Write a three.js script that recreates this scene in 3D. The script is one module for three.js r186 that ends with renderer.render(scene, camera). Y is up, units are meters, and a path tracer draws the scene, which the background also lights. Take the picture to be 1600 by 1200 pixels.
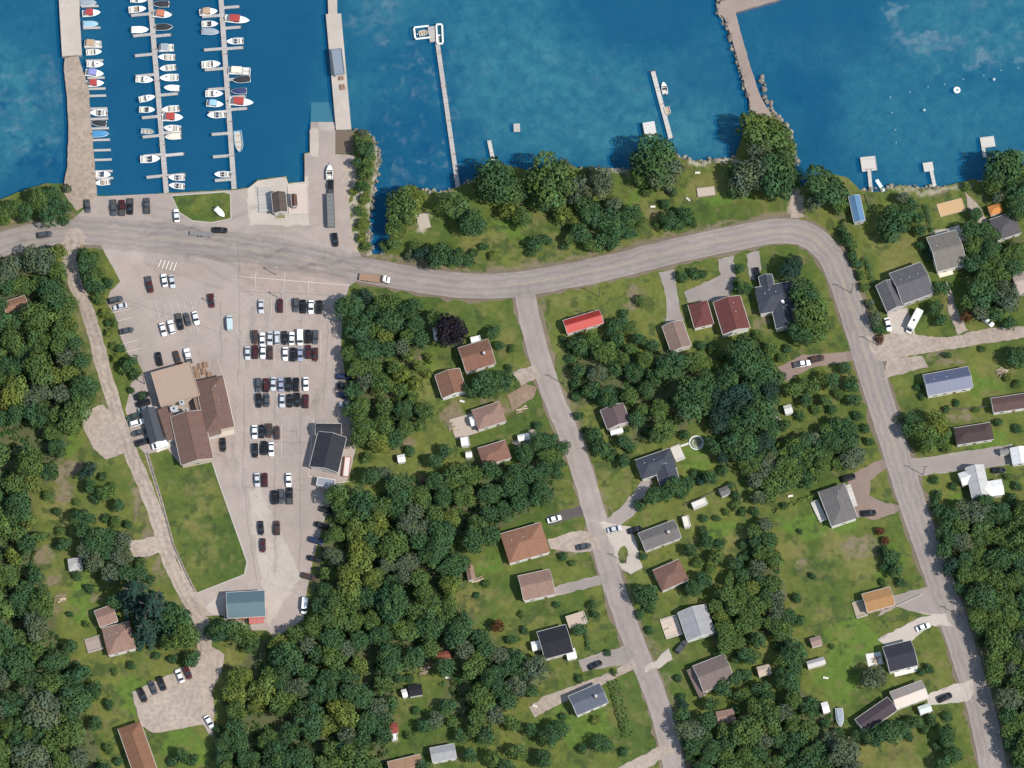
import * as THREE from 'three';
import { mergeGeometries } from 'three/addons/utils/BufferGeometryUtils.js';

// ---------------------------------------------------------------- camera, sky, sun, exposure
const TILT = 20 * Math.PI / 180, DIST = 1500, MPP = 0.21;        // view tilted from the south, metres per photo pixel
const cT = Math.cos(TILT), sT = Math.sin(TILT);
const scene = new THREE.Scene();
const camera = new THREE.PerspectiveCamera(2 * Math.atan(600 * MPP / DIST) * 180 / Math.PI, 4 / 3, 10, 6000);
camera.position.set(0, DIST * cT, DIST * sT);
camera.lookAt(0, 0, 0);
const renderer = new THREE.WebGLRenderer({ antialias: true });
renderer.toneMapping = THREE.LinearToneMapping;
renderer.toneMappingExposure = 1.42;
renderer.shadowMap.enabled = true;
const sunDir = new THREE.Vector3(0.52, 0.85 * 0.95, 0.30).normalize();
{ // clear summer sky
  const w = 256, h = 128, d = new Float32Array(w * h * 4);
  for (let j = 0; j < h; j++) for (let i = 0; i < w; i++) {
    const el = ((j + 0.5) / h - 0.5) * Math.PI, k = Math.pow(1 - Math.max(0, Math.sin(el)), 2.2), o = (j * w + i) * 4;
    const az = ((i + 0.5) / w - 0.5) * 2 * Math.PI;
    const c = Math.cos(el) * Math.cos(az) * sunDir.x + Math.sin(el) * sunDir.y + Math.cos(el) * Math.sin(az) * sunDir.z;
    const glow = 0.10 * Math.pow(Math.max(0, c), 6);
    d[o] = 0.21 + 0.24 * k + glow; d[o + 1] = 0.31 + 0.25 * k + glow; d[o + 2] = 0.48 + 0.21 * k + glow * 0.9; d[o + 3] = 1;
  }
  const t = new THREE.DataTexture(d, w, h, THREE.RGBAFormat, THREE.FloatType);
  t.mapping = THREE.EquirectangularReflectionMapping; t.magFilter = THREE.LinearFilter; t.minFilter = THREE.LinearFilter; t.needsUpdate = true;
  scene.background = t; scene.environment = t;
}
const sun = new THREE.DirectionalLight(new THREE.Color().setRGB(1, 0.955, 0.88), 4.0);
sun.position.copy(sunDir).multiplyScalar(600); sun.castShadow = true; sun.shadow.radius = 1.5;
sun.shadow.mapSize.set(4096, 4096);
Object.assign(sun.shadow.camera, { left: -230, right: 230, top: 230, bottom: -230, near: 50, far: 1400 });
scene.add(sun, sun.target);

// ---------------------------------------------------------------- helpers
function rng(seed) { let a = seed >>> 0; return () => { a = (a + 0x6D2B79F5) | 0; let t = Math.imul(a ^ (a >>> 15), 1 | a); t = (t + Math.imul(t ^ (t >>> 7), 61 | t)) ^ t; return ((t ^ (t >>> 14)) >>> 0) / 4294967296; }; }
const R0 = rng(7);
// photo pixel -> world point on the horizontal plane y = h
function P(px, py, h = 0) {
  const dx = (px - 800) * MPP, dv = (600 - py) * MPP;
  const x = dx, y = -cT * DIST + sT * dv, z = -sT * DIST - cT * dv;
  const t = (h - DIST * cT) / y;
  return new THREE.Vector3(x * t, h, DIST * sT + z * t);
}
const V3 = (x, y, z) => new THREE.Vector3(x, y, z);
const lerp = (a, b, t) => a + (b - a) * t;
const clamp = (x, a = 0, b = 1) => Math.min(b, Math.max(a, x));
const smooth = (a, b, x) => { const t = clamp((x - a) / (b - a)); return t * t * (3 - 2 * t); };
const NT = 256, ntab = new Float32Array(NT * NT); { const r = rng(99); for (let i = 0; i < NT * NT; i++) ntab[i] = r(); }
function vn(x, y) {
  const xi = Math.floor(x), yi = Math.floor(y); let fx = x - xi, fy = y - yi; fx = fx * fx * (3 - 2 * fx); fy = fy * fy * (3 - 2 * fy);
  const x0 = xi & 255, x1 = (xi + 1) & 255, y0 = (yi & 255) << 8, y1 = ((yi + 1) & 255) << 8;
  const a = ntab[y0 + x0], b = ntab[y0 + x1], c = ntab[y1 + x0], d = ntab[y1 + x1];
  return a + (b - a) * fx + (c - a) * fy + (a - b - c + d) * fx * fy;
}
const fbm = (x, y, o = 3) => { let s = 0, a = 0.5, t = 0; for (let i = 0; i < o; i++) { s += a * vn(x, y); t += a; a *= 0.5; x = x * 2.03 + 17.3; y = y * 2.03 + 9.1; } return s / t; };
const taken = {};
function numbered(name) { const n = taken[name] = (taken[name] ?? -1) + 1; return n ? `${name}_${String(n).padStart(3, '0')}` : name; }
function tag(o, label, category, group, kind) {
  o.userData = { label }; if (category) o.userData.category = category; if (group) o.userData.group = group; if (kind) o.userData.kind = kind; return o;
}
function top(o, name, label, category, group, kind) { o.name = numbered(name); tag(o, label, category, group, kind); scene.add(o); return o; }
function shade(o) { o.traverse(m => { if (m.isMesh) { m.castShadow = true; m.receiveShadow = true; } }); }
function mesh(name, geo, mat, parent) { const m = new THREE.Mesh(geo, mat); m.name = name; if (parent) parent.add(m); return m; }
const rgb = (r, g, b) => new THREE.Color().setRGB(r, g, b);
const mats = {};
function std(r, g, b, rough = 0.8, extra = {}) {
  const k = [r, g, b, rough, JSON.stringify(Object.keys(extra)), extra.metalness, extra.id].join(); const { id, ...ex } = extra;
  return mats[k] ??= new THREE.MeshStandardMaterial({ color: rgb(r, g, b), roughness: rough, ...ex });
}
function phys(r, g, b, rough, extra) { const k = 'p' + [r, g, b, rough, JSON.stringify(extra)].join(); return mats[k] ??= new THREE.MeshPhysicalMaterial({ color: rgb(r, g, b), roughness: rough, ...extra }); }
const box = (w, h, d, x = 0, y = 0, z = 0, ry = 0) => { const g = new THREE.BoxGeometry(w, h, d); if (ry) g.rotateY(ry); g.translate(x, y, z); return g; };
const cyl = (r0, r1, h, n = 10, x = 0, y = 0, z = 0) => new THREE.CylinderGeometry(r0, r1, h, n).translate(x, y, z);
function join(list) { return mergeGeometries(list.map(g => { g = g.index ? g.toNonIndexed() : g; for (const k of Object.keys(g.attributes)) if (!['position', 'normal', 'uv'].includes(k)) g.deleteAttribute(k); return g; })); }
function pointIn(poly, x, y) { let c = false; for (let i = 0, j = poly.length - 1; i < poly.length; j = i++) { const [a, b] = poly[i], [d, e] = poly[j]; if ((b > y) !== (e > y) && x < (d - a) * (y - b) / (e - b) + a) c = !c; } return c; }
function segDist(px, py, pts) { let m = 1e9; for (let i = 0; i + 1 < pts.length; i++) { const [a, b] = pts[i], [c, d] = pts[i + 1]; const t = clamp(((px - a) * (c - a) + (py - b) * (d - b)) / ((c - a) ** 2 + (d - b) ** 2)); m = Math.min(m, Math.hypot(px - a - t * (c - a), py - b - t * (d - b))); } return m; }
function spline(pts, step = 8) { const c = new THREE.CatmullRomCurve3(pts.map(p => V3(p[0], 0, p[1])), false, 'centripetal'); const n = Math.ceil(c.getLength() / step); return c.getSpacedPoints(n).map(p => [p.x, p.z]); }

// ---------------------------------------------------------------- plan of the place, in photo pixels
const ROAD_MAIN = spline([[-60, 398], [0, 382], [60, 367], [110, 362], [200, 368], [300, 377], [400, 391], [500, 410], [580, 424], [650, 437], [720, 446], [800, 445], [870, 434], [950, 418], [1050, 393], [1150, 372], [1215, 361], [1258, 366], [1290, 390], [1312, 430], [1336, 500], [1367, 600], [1398, 700], [1430, 800], [1466, 900], [1499, 1000], [1531, 1100], [1552, 1200], [1570, 1280]]);
const ROAD_MID = spline([[818, 446], [828, 500], [857, 600], [897, 700], [928, 800], [954, 900], [989, 1000], [1029, 1100], [1054, 1200], [1070, 1280]]);
const LANE = spline([[118, 372], [109, 400], [117, 440], [130, 470], [150, 530], [168, 600], [202, 700], [242, 800], [259, 860], [278, 905], [297, 940], [312, 968], [318, 1000], [320, 1020]]);
const LOT = [[158, 384], [168, 404], [180, 424], [188, 440], [172, 455], [166, 472], [180, 492], [190, 530], [201, 556], [216, 566], [224, 582], [205, 598], [196, 640], [208, 690], [226, 708], [250, 785], [267, 850], [286, 897], [302, 930], [312, 962], [350, 962], [352, 985], [418, 985], [432, 998], [445, 985], [474, 968], [478, 930], [490, 872], [502, 828], [520, 772], [545, 748], [556, 700], [552, 640], [541, 600], [533, 540], [536, 480], [545, 448], [575, 425], [500, 400], [300, 375]];
const LOT_LAWN = [[232, 709], [262, 702], [286, 731], [332, 722], [338, 742], [386, 878], [382, 898], [308, 926], [291, 893], [272, 850], [255, 785]];
const LAWN_STRIP = [[120, 398], [132, 390], [152, 392], [165, 410], [184, 440], [168, 455], [170, 480], [184, 520], [196, 555], [215, 570], [222, 590], [200, 605], [182, 590], [165, 545], [142, 490], [124, 450], [116, 420]];
const APRON = [[104, 352], [132, 326], [150, 307], [262, 302], [365, 297], [388, 294], [403, 282], [447, 276], [450, 287], [476, 284], [476, 240], [484, 239], [524, 241], [553, 242], [556, 285], [545, 312], [548, 350], [556, 385], [575, 420], [300, 385], [104, 366]];
const APRON_GRASS = [[268, 306], [350, 300], [360, 303], [361, 342], [330, 348], [300, 345], [280, 332]];
const SHORE = [[-2000, 330], [-60, 330], [0, 312], [40, 296], [72, 286], [100, 287], [146, 300], [150, 306], [220, 304], [265, 301], [365, 296], [388, 293], [402, 281], [448, 275], [451, 286], [475, 283], [475, 239], [484, 238], [484, 203], [524, 203], [553, 204], [574, 206], [588, 225], [591, 262], [581, 300], [577, 340], [579, 385], [582, 398], [603, 398], [612, 365], [606, 335], [622, 302], [650, 296], [690, 301], [722, 290], [748, 276], [790, 258], [832, 268], [880, 252], [905, 264], [950, 262], [985, 266], [1010, 252], [1050, 240], [1070, 250], [1092, 252], [1148, 246], [1162, 205], [1168, 180], [1204, 176], [1228, 196], [1240, 250], [1252, 292], [1276, 278], [1305, 272], [1326, 278], [1345, 298], [1380, 300], [1405, 288], [1440, 296], [1470, 293], [1500, 285], [1520, 280], [1545, 286], [1565, 270], [1600, 256], [1660, 240], [3600, 235]];
const BREAKWATER = [[101, 90], [122, 88], [130, 112], [139, 140], [143, 200], [147, 250], [152, 310], [120, 330], [98, 300], [105, 258], [107, 200], [104, 150], [100, 110]];
const JETTY = [[1125, 4], [1160, -14], [1260, -50], [1262, -30], [1216, 0], [1149, 19], [1160, 60], [1173, 105], [1188, 150], [1206, 182], [1178, 186], [1166, 140], [1154, 98], [1142, 55], [1132, 28], [1122, 18]];
const DRIVES = [
  ['a', 'short asphalt lane from the waterfront road to the faded brown roof', [[1030, 425], [1054, 421], [1060, 470], [1068, 500], [1040, 508], [1042, 470]]],
  ['a', 'grey forecourt in front of the two dark red roofs', [[1122, 405], [1146, 399], [1150, 440], [1140, 464], [1105, 472], [1075, 472], [1070, 456], [1100, 442], [1126, 430]]],
  ['a', 'asphalt drive of the slate roofed house on the bend', [[1166, 397], [1187, 391], [1190, 420], [1184, 442], [1172, 436]]],
  ['g', 'pale gravel track from the road bend down to the jetty', [[1232, 300], [1247, 302], [1256, 338], [1236, 342]]],
  ['a', 'slanting asphalt drive of the slate roofed L-shaped house', [[1008, 746], [1021, 751], [990, 806], [950, 832], [942, 815], [968, 796]]],
  ['d', 'dark asphalt drive above the orange hip roof', [[855, 806], [912, 788], [916, 803], [858, 822]]],
  ['g', 'pale gravel drive beside the orange hip roof', [[856, 843], [905, 828], [935, 838], [940, 858], [900, 864], [860, 857]]],
  ['a', 'grey drive of the pinkish brown house', [[862, 918], [958, 893], [962, 908], [862, 932]]],
  ['a', 'asphalt drive below the black roofed house', [[903, 1031], [980, 1008], [992, 1022], [980, 1038], [910, 1049]]],
  ['g', 'long gravel drive above the blue grey roof', [[826, 1106], [850, 1088], [960, 1048], [990, 1030], [996, 1044], [962, 1060], [862, 1106], [836, 1121]]],
  ['c', 'pale apron round the small grass island by the side street', [[936, 815], [985, 822], [996, 850], [1003, 888], [985, 898], [968, 888], [960, 860]]],
  ['c', 'pale concrete drive of the house with the light grey roof', [[1008, 1040], [1022, 1034], [1045, 1012], [1052, 1030], [1030, 1044], [1010, 1050]]],
  ['g', 'gravel turning at the foot of the side street', [[965, 1200], [1035, 1164], [1058, 1170], [1010, 1202]]],
  ['p', 'brown paved forecourt of the house south of the young wood', [[1322, 746], [1375, 718], [1396, 722], [1372, 742], [1360, 752], [1358, 775], [1384, 786], [1410, 790], [1400, 802], [1366, 812], [1338, 806]]],
  ['g', 'gravel side lane running east past the motor home', [[1350, 528], [1400, 520], [1480, 528], [1540, 514], [1640, 506], [1640, 522], [1520, 540], [1440, 553], [1370, 566]]],
  ['c', 'pale drive under the parked motor home', [[1385, 487], [1418, 480], [1432, 530], [1395, 542]]],
  ['g', 'curved gravel path to the tan and grey roof', [[1478, 438], [1488, 455], [1493, 480], [1512, 516], [1498, 524], [1483, 490]]],
  ['g', 'worn gravel strip above the blue metal roof', [[1385, 560], [1440, 556], [1452, 573], [1380, 592]]],
  ['a', 'wide asphalt drive to the white garage', [[1398, 720], [1450, 714], [1582, 694], [1582, 726], [1500, 736], [1440, 743], [1420, 740]]],
  ['a', 'grey drive of the orange roofed bungalow', [[1393, 932], [1420, 924], [1462, 914], [1482, 965], [1446, 960], [1402, 949], [1370, 964]]],
  ['c', 'pale concrete drive above the black gable', [[1370, 999], [1440, 964], [1480, 958], [1490, 980], [1452, 978], [1425, 1002], [1386, 1012]]],
  ['c', 'short concrete drive beside the pinkish metal roof', [[1445, 1086], [1490, 1070], [1518, 1064], [1524, 1086], [1510, 1096], [1450, 1102]]],
  ['p', 'brown dirt yard with a pickup below the slate roof', [[1214, 574], [1255, 554], [1338, 548], [1345, 560], [1265, 576], [1225, 597]]],
  ['g', 'pale gravel car park of the long rust red building', [[306, 965], [326, 965], [331, 1010], [351, 1022], [346, 1050], [331, 1080], [336, 1110], [332, 1152], [316, 1132], [290, 1137], [240, 1146], [220, 1131], [206, 1082], [270, 1052], [300, 1032], [316, 1010]]],
  ['g', 'pale gravel patch across the lane from the restaurant', [[128, 645], [160, 632], [172, 640], [196, 690], [202, 706], [166, 718], [146, 700], [131, 672]]],
  ['g', 'gravel pull-in on the lane below the long lawn', [[200, 846], [246, 838], [254, 862], [226, 871], [205, 869]]],
  ['e', 'bare dirt yard beside the brown cottage', [[792, 618], [822, 600], [838, 604], [836, 618], [800, 642]]],
  ['g', 'pale gravel drive beside the brown gabled cottage', [[798, 582], [832, 570], [846, 588], [815, 602]]],
  ['g', 'gravel pad of the small white shed by the side street', [[800, 692], [836, 668], [842, 700], [834, 712]]],
  ['c', 'pale terrace behind the tan and grey roof', [[1452, 362], [1498, 352], [1512, 364], [1512, 376], [1455, 378]]],
  ['g', 'pale strip of drive beside the shore garden', [[1508, 300], [1526, 318], [1545, 345], [1530, 350], [1512, 322]]],
];
// ---------------------------------------------------------------- ground and paving colours, computed over the plan of the place
const GX0 = -190, GZ0 = -165, GW = 380, GH = 340, TS = 2048;
const WOODS = [ // wood polygons: forest floor below, trees inside
  { p: [[-40, 398], [50, 388], [92, 388], [104, 430], [112, 510], [138, 600], [140, 632], [105, 680], [95, 720], [60, 770], [40, 760], [-40, 770]], where: 'in the wood west of the gravel lane', sp: 35, r: [15, 30], tone: 'ddmmmlg' },
  { p: [[-40, 770], [38, 760], [56, 880], [76, 930], [92, 1000], [124, 1100], [160, 1200], [165, 1240], [-40, 1240]], where: 'in the deep wood below the west gardens', sp: 36, r: [16, 31], tone: 'dddmmmg' },
  { p: [[500, 800], [545, 765], [580, 790], [600, 770], [640, 745], [700, 780], [712, 830], [720, 880], [730, 905], [690, 940], [600, 975], [560, 1000], [520, 960], [486, 940], [492, 890]], where: 'in the wood east of the car park', sp: 34, r: [15, 30], tone: 'ddmmmlg' },
  { p: [[440, 1000], [480, 968], [560, 990], [600, 980], [655, 960], [700, 945], [740, 965], [752, 1000], [690, 1020], [620, 1040], [615, 1090], [610, 1130], [600, 1240], [345, 1240], [348, 1120], [365, 1060], [400, 1010]], where: 'in the wood south of the teal barn', sp: 35, r: [15, 29], tone: 'dddmmlg' },
  { p: [[546, 470], [600, 464], [660, 488], [688, 500], [690, 525], [655, 545], [610, 560], [600, 600], [640, 620], [680, 640], [640, 680], [590, 700], [560, 690], [560, 640], [545, 560]], where: 'in the thicket beside the car park', sp: 33, r: [14, 28], tone: 'ddmmmlg' },
  { p: [[655, 780], [690, 740], [730, 720], [800, 722], [830, 700], [860, 740], [868, 770], [810, 800], [760, 850], [720, 840], [680, 800]], where: 'in the grove behind the orange hip roof', sp: 35, r: [16, 31], tone: 'ddddm' },
  { p: [[690, 1030], [740, 1000], [800, 1020], [840, 1040], [838, 1062], [800, 1090], [770, 1120], [700, 1125], [690, 1080]], where: 'in the grove west of the blue grey roof', sp: 34, r: [15, 29], tone: 'dddmg' },
  { p: [[880, 535], [950, 525], [985, 560], [995, 620], [985, 640], [940, 620], [900, 640], [925, 700], [920, 730], [905, 690], [890, 610]], where: 'in the trees below the bright red roof', sp: 30, r: [13, 26], tone: 'ddmmg', near: 0.88 },
  { p: [[990, 600], [1030, 560], [1040, 540], [1085, 560], [1115, 580], [1120, 640], [1080, 660], [1030, 680], [985, 690], [975, 670], [1000, 640]], where: 'in the garden trees behind the faded brown roof', sp: 36, r: [17, 33], tone: 'dddmg', near: 0.86 },
  { p: [[1166, 724], [1328, 652], [1348, 712], [1186, 780]], where: 'in the young wood on the vacant plot', sp: 21, r: [12, 20], tone: 'ddmmmg', near: 0.5 },
  { p: [[1120, 590], [1180, 560], [1205, 600], [1215, 650], [1195, 690], [1160, 705], [1130, 680], [1118, 640]], where: 'in the dark grove west of the vacant plot', sp: 34, r: [18, 32], tone: 'dddkk' },
  { p: [[1478, 800], [1520, 780], [1640, 800], [1640, 1240], [1590, 1240], [1560, 1130], [1530, 1040], [1498, 930]], where: 'in the wood east of the long road', sp: 35, r: [14, 29], tone: 'ddmmmg' },
  { p: [[1065, 1140], [1110, 1125], [1180, 1110], [1250, 1080], [1300, 1110], [1320, 1160], [1335, 1240], [1070, 1240]], where: 'in the wood at the foot of the gardens', sp: 34, r: [15, 29], tone: 'ddmmg' },
  { p: [[1170, 830], [1195, 812], [1212, 880], [1230, 945], [1248, 1020], [1242, 1050], [1222, 1040], [1206, 960], [1182, 890]], where: 'in the belt behind the wide lawn', sp: 31, r: [12, 23], tone: 'ddmmg' },
  { p: [[1110, 935], [1190, 902], [1210, 960], [1212, 985], [1130, 1012], [1115, 1000]], where: 'in the stand below the brown hip roof', sp: 27, r: [12, 21], tone: 'mmlm' },
  { p: [[130, 830], [190, 838], [225, 868], [230, 900], [200, 912], [150, 890], [125, 880]], where: 'round the small grey shed west of the lane', sp: 32, r: [14, 25], tone: 'dmg' },
  { p: [[1300, 300], [1318, 330], [1336, 400], [1358, 470], [1375, 515], [1366, 530], [1346, 480], [1326, 420], [1310, 350]], where: 'in the row along the road bend', sp: 22, r: [9, 16], tone: 'ddmg' },
  { p: [[1515, 350], [1545, 360], [1600, 380], [1590, 420], [1570, 490], [1530, 510], [1515, 470], [1520, 420]], where: 'between the houses by the east side lane', sp: 34, r: [15, 28], tone: 'ddmg' },
  { p: [[1065, 1085], [1085, 1150], [1075, 1200], [1055, 1160]], where: 'along the foot of the side street', sp: 22, r: [9, 17], tone: 'dkd' },
];
function canvasMask(draws) { // draws: [colour, polygon] in photo pixels
  const c = document.createElement('canvas'); c.width = c.height = TS; const g = c.getContext('2d');
  g.fillStyle = '#000'; g.fillRect(0, 0, TS, TS); g.globalCompositeOperation = 'lighter'; g.lineJoin = g.lineCap = 'round';
  const tx = (p) => { const w = P(p[0], p[1]); return [(w.x - GX0) / GW * TS, (w.z - GZ0) / GH * TS]; };
  for (const [col, pts, lw] of draws) {
    g.beginPath(); pts.forEach((p, i) => { const [x, y] = tx(p); i ? g.lineTo(x, y) : g.moveTo(x, y); });
    if (lw) { g.strokeStyle = col; g.lineWidth = lw / GW * TS; g.stroke(); } else { g.closePath(); g.fillStyle = col; g.fill(); }
  }
  return g.getImageData(0, 0, TS, TS).data;
}
const blob = (x, y, rx, ry = rx, n = 14) => Array.from({ length: n }, (_, i) => { const a = i / n * 6.283, k = 0.8 + 0.4 * vn(x + i * 3.1, y); return [x + rx * k * Math.cos(a), y + ry * k * Math.sin(a)]; });
const ENC = Float32Array.from({ length: 16384 }, (_, i) => { const x = (i + 0.5) / 16384; return 255 * (x <= 0.0031308 ? x * 12.92 : 1.055 * Math.pow(x, 1 / 2.4) - 0.055); });
function texture(fn, w = TS, h = TS) {
  const d = new Uint8Array(w * h * 4), o = [0, 0, 0];
  const enc = x => ENC[x <= 0 ? 0 : x >= 1 ? 16383 : (x * 16383) | 0];
  for (let j = 0, k = 0; j < h; j++) for (let i = 0; i < w; i++, k += 4) { fn(i, j, o); d[k] = enc(o[0]); d[k + 1] = enc(o[1]); d[k + 2] = enc(o[2]); d[k + 3] = 255; }
  const t = new THREE.DataTexture(d, w, h); t.colorSpace = THREE.SRGBColorSpace; t.magFilter = THREE.LinearFilter; t.minFilter = THREE.LinearMipmapLinearFilter; t.generateMipmaps = true;
  t.wrapS = t.wrapT = THREE.MirroredRepeatWrapping; t.needsUpdate = true; return t;
}
function grey(fn, w = 512, h = w) {
  const d = new Uint8Array(w * h * 4);
  for (let j = 0, k = 0; j < h; j++) for (let i = 0; i < w; i++, k += 4) { d[k] = d[k + 1] = d[k + 2] = 255 * clamp(fn(i, j)); d[k + 3] = 255; }
  const t = new THREE.DataTexture(d, w, h); t.magFilter = THREE.LinearFilter; t.wrapS = t.wrapT = THREE.RepeatWrapping; t.needsUpdate = true; return t;
}
const tile = (a, b, n) => (i, j) => vn(i / a % (n / a), j / b % (n / b));
const groundMap = (() => {
  const m1 = canvasMask([
    ...WOODS.map(w => ['#f00', w.p]),
    // bare earth and worn paths
    ...[[105, 735, 20, 14], [98, 760, 14, 22], [68, 868, 18, 12], [85, 905, 14, 10], [90, 945, 8, 14], [1350, 855, 26, 20], [1335, 845, 18, 14], [645, 560, 16, 12], [650, 1035, 34, 10], [625, 695, 22, 9], [150, 935, 10, 8], [1045, 500, 8, 12], [1020, 330, 6, 5], [1465, 300, 12, 6], [880, 860, 18, 9], [1258, 880, 10, 6], [248, 890, 8, 22], [212, 780, 7, 40], [232, 850, 7, 26], [1190, 500, 8, 10], [1215, 935, 7, 14], [770, 640, 28, 20], [712, 650, 20, 16], [990, 470, 10, 22], [1475, 560, 30, 8], [1500, 655, 34, 7]].map(a => ['#0f0', blob(...a)]),
    // verges
    ['#0f0', ROAD_MAIN.filter(p => p[0] < 1260).map(p => [p[0], p[1] - 26]), 2.2], ['#0f0', ROAD_MID.map(p => [p[0] + 22, p[1]]), 1.2], ['#080', LANE.map(p => [p[0] - 13, p[1]]), 2.0],
    // dry yellowish lawns
    ...[[700, 350, 40, 22], [740, 370, 60, 16], [860, 350, 26, 30], [1010, 340, 16, 36], [1110, 290, 40, 22], [1110, 310, 60, 14], [730, 940, 40, 22], [620, 1110, 34, 34], [950, 780, 24, 32], [1380, 1180, 70, 40], [660, 590, 40, 40], [790, 520, 16, 34], [1300, 870, 90, 40], [1400, 390, 44, 40], [1480, 460, 18, 30], [70, 790, 30, 30], [310, 800, 24, 60], [330, 860, 30, 30], [60, 315, 40, 10], [820, 560, 8, 50], [960, 1080, 14, 60], [1140, 860, 40, 30], [1560, 580, 30, 20], [1300, 980, 34, 30], [360, 1060, 14, 50], [1085, 425, 24, 8], [900, 470, 50, 6]].map(a => ['#00f', blob(...a)]),
  ]);
  const m2 = canvasMask([
    // lush bright lawns
    ...[[1000, 320, 18, 30], [1120, 305, 50, 12], [655, 570, 34, 36], [670, 610, 30, 24], [1090, 710, 26, 28], [1330, 1000, 50, 40], [1310, 1060, 30, 40], [1270, 820, 60, 22], [1370, 880, 40, 24], [210, 1090, 40, 34], [290, 1165, 36, 30], [130, 940, 26, 40], [690, 760, 20, 20], [760, 880, 24, 16], [1550, 700, 30, 20], [900, 1130, 50, 30], [800, 355, 30, 20], [1530, 600, 40, 16], [1500, 790, 20, 16], [110, 680, 14, 30], [1440, 330, 12, 12], [1150, 1150, 40, 14], [1130, 830, 30, 20]].map(a => ['#f00', blob(...a)]),
    // sand, stones and gravel on the banks
    ['#0f0', [[585, 215], [592, 262], [583, 300], [578, 340], [582, 395]], 2.2], ['#0f0', [[552, 260], [560, 290], [550, 330], [556, 380]], 2.4], ['#0f0', [[1085, 256], [1150, 249]], 2.2], ['#0b0', [[950, 264], [985, 268]], 2], ['#0f0', [[1240, 298], [1246, 330]], 3], ['#0a0', [[1400, 292], [1440, 300], [1500, 290]], 2], ['#0f0', blob(660, 350, 11, 13)], ['#080', [[104, 368], [0, 398]], 1.5],
  ]);
  return texture((i, j, o) => {
    const x = GX0 + (i + 0.5) / TS * GW, z = GZ0 + (j + 0.5) / TS * GH;
    const w1 = fbm(x / 4, z / 4, 3) - 0.5, w2 = fbm(x / 4 + 50, z / 4 + 20, 3) - 0.5;
    let f = 0, e = 0, d = 0, l = 0, s = 0;
    for (let k = 0; k < 3; k++) {
      const jx = (k - 1) * 3, ii = clamp(Math.round(i + w1 * 34 + jx + (R0() - 0.5) * 6), 0, TS - 1), jj = clamp(Math.round(j + w2 * 34 - jx + (R0() - 0.5) * 6), 0, TS - 1), q = (jj * TS + ii) * 4;
      f += m1[q]; e += m1[q + 1]; d += m1[q + 2]; l += m2[q]; s += m2[q + 1];
    }
    f /= 765; e /= 765; d /= 765; l /= 765; s /= 765;
    const n1 = fbm(x / 30, z / 30, 3), n2 = fbm(x / 7 + 9, z / 7, 3), n3 = fbm(x / 1.3, z / 1.3 + 7, 2), n4 = R0();
    const n5 = fbm(x / 0.7 + 31, z / 0.7, 2), g = 0.66 + 0.34 * n3 + 0.22 * n5 + 0.16 * n4;
    let y = smooth(0.26, 0.72, n1 * 0.5 + n2 * 0.5);
    let r = lerp(0.057, 0.112, y), gr = lerp(0.086, 0.122, y), b = lerp(0.021, 0.032, y);
    const lk = l * 0.8; r = lerp(r, 0.080, lk); gr = lerp(gr, 0.132, lk); b = lerp(b, 0.025, lk);
    const dk = d * smooth(0.30, 0.66, n2) * 0.8; r = lerp(r, 0.135, dk); gr = lerp(gr, 0.130, dk); b = lerp(b, 0.043, dk);
    const weedy = smooth(0.52, 0.70, fbm(x / 2.3 + 170, z / 2.3 + 30, 3)) * smooth(0.28, 0.55, fbm(x / 17 + 3, z / 17 + 60, 2)) * 0.75; r = lerp(r, 0.042, weedy); gr = lerp(gr, 0.062, weedy); b = lerp(b, 0.022, weedy);
    const bare = smooth(0.58, 0.78, fbm(x / 3.1 + 70, z / 3.1, 3)) * 0.5; r = lerp(r, 0.135, bare); gr = lerp(gr, 0.118, bare); b = lerp(b, 0.050, bare);
    const fk = f * (0.75 + 0.5 * n3); r = lerp(r, 0.078, clamp(fk)); gr = lerp(gr, 0.084, clamp(fk)); b = lerp(b, 0.040, clamp(fk));
    const ek = e * smooth(0.25, 0.55, n2 * 0.6 + n3 * 0.4); r = lerp(r, 0.165, ek * 0.85); gr = lerp(gr, 0.128, ek * 0.85); b = lerp(b, 0.088, ek * 0.85);
    const sk = s * smooth(0.2, 0.5, n3); r = lerp(r, 0.30, sk); gr = lerp(gr, 0.265, sk); b = lerp(b, 0.20, sk);
    o[0] = r * g; o[1] = gr * g; o[2] = b * g;
  });
})();
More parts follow.
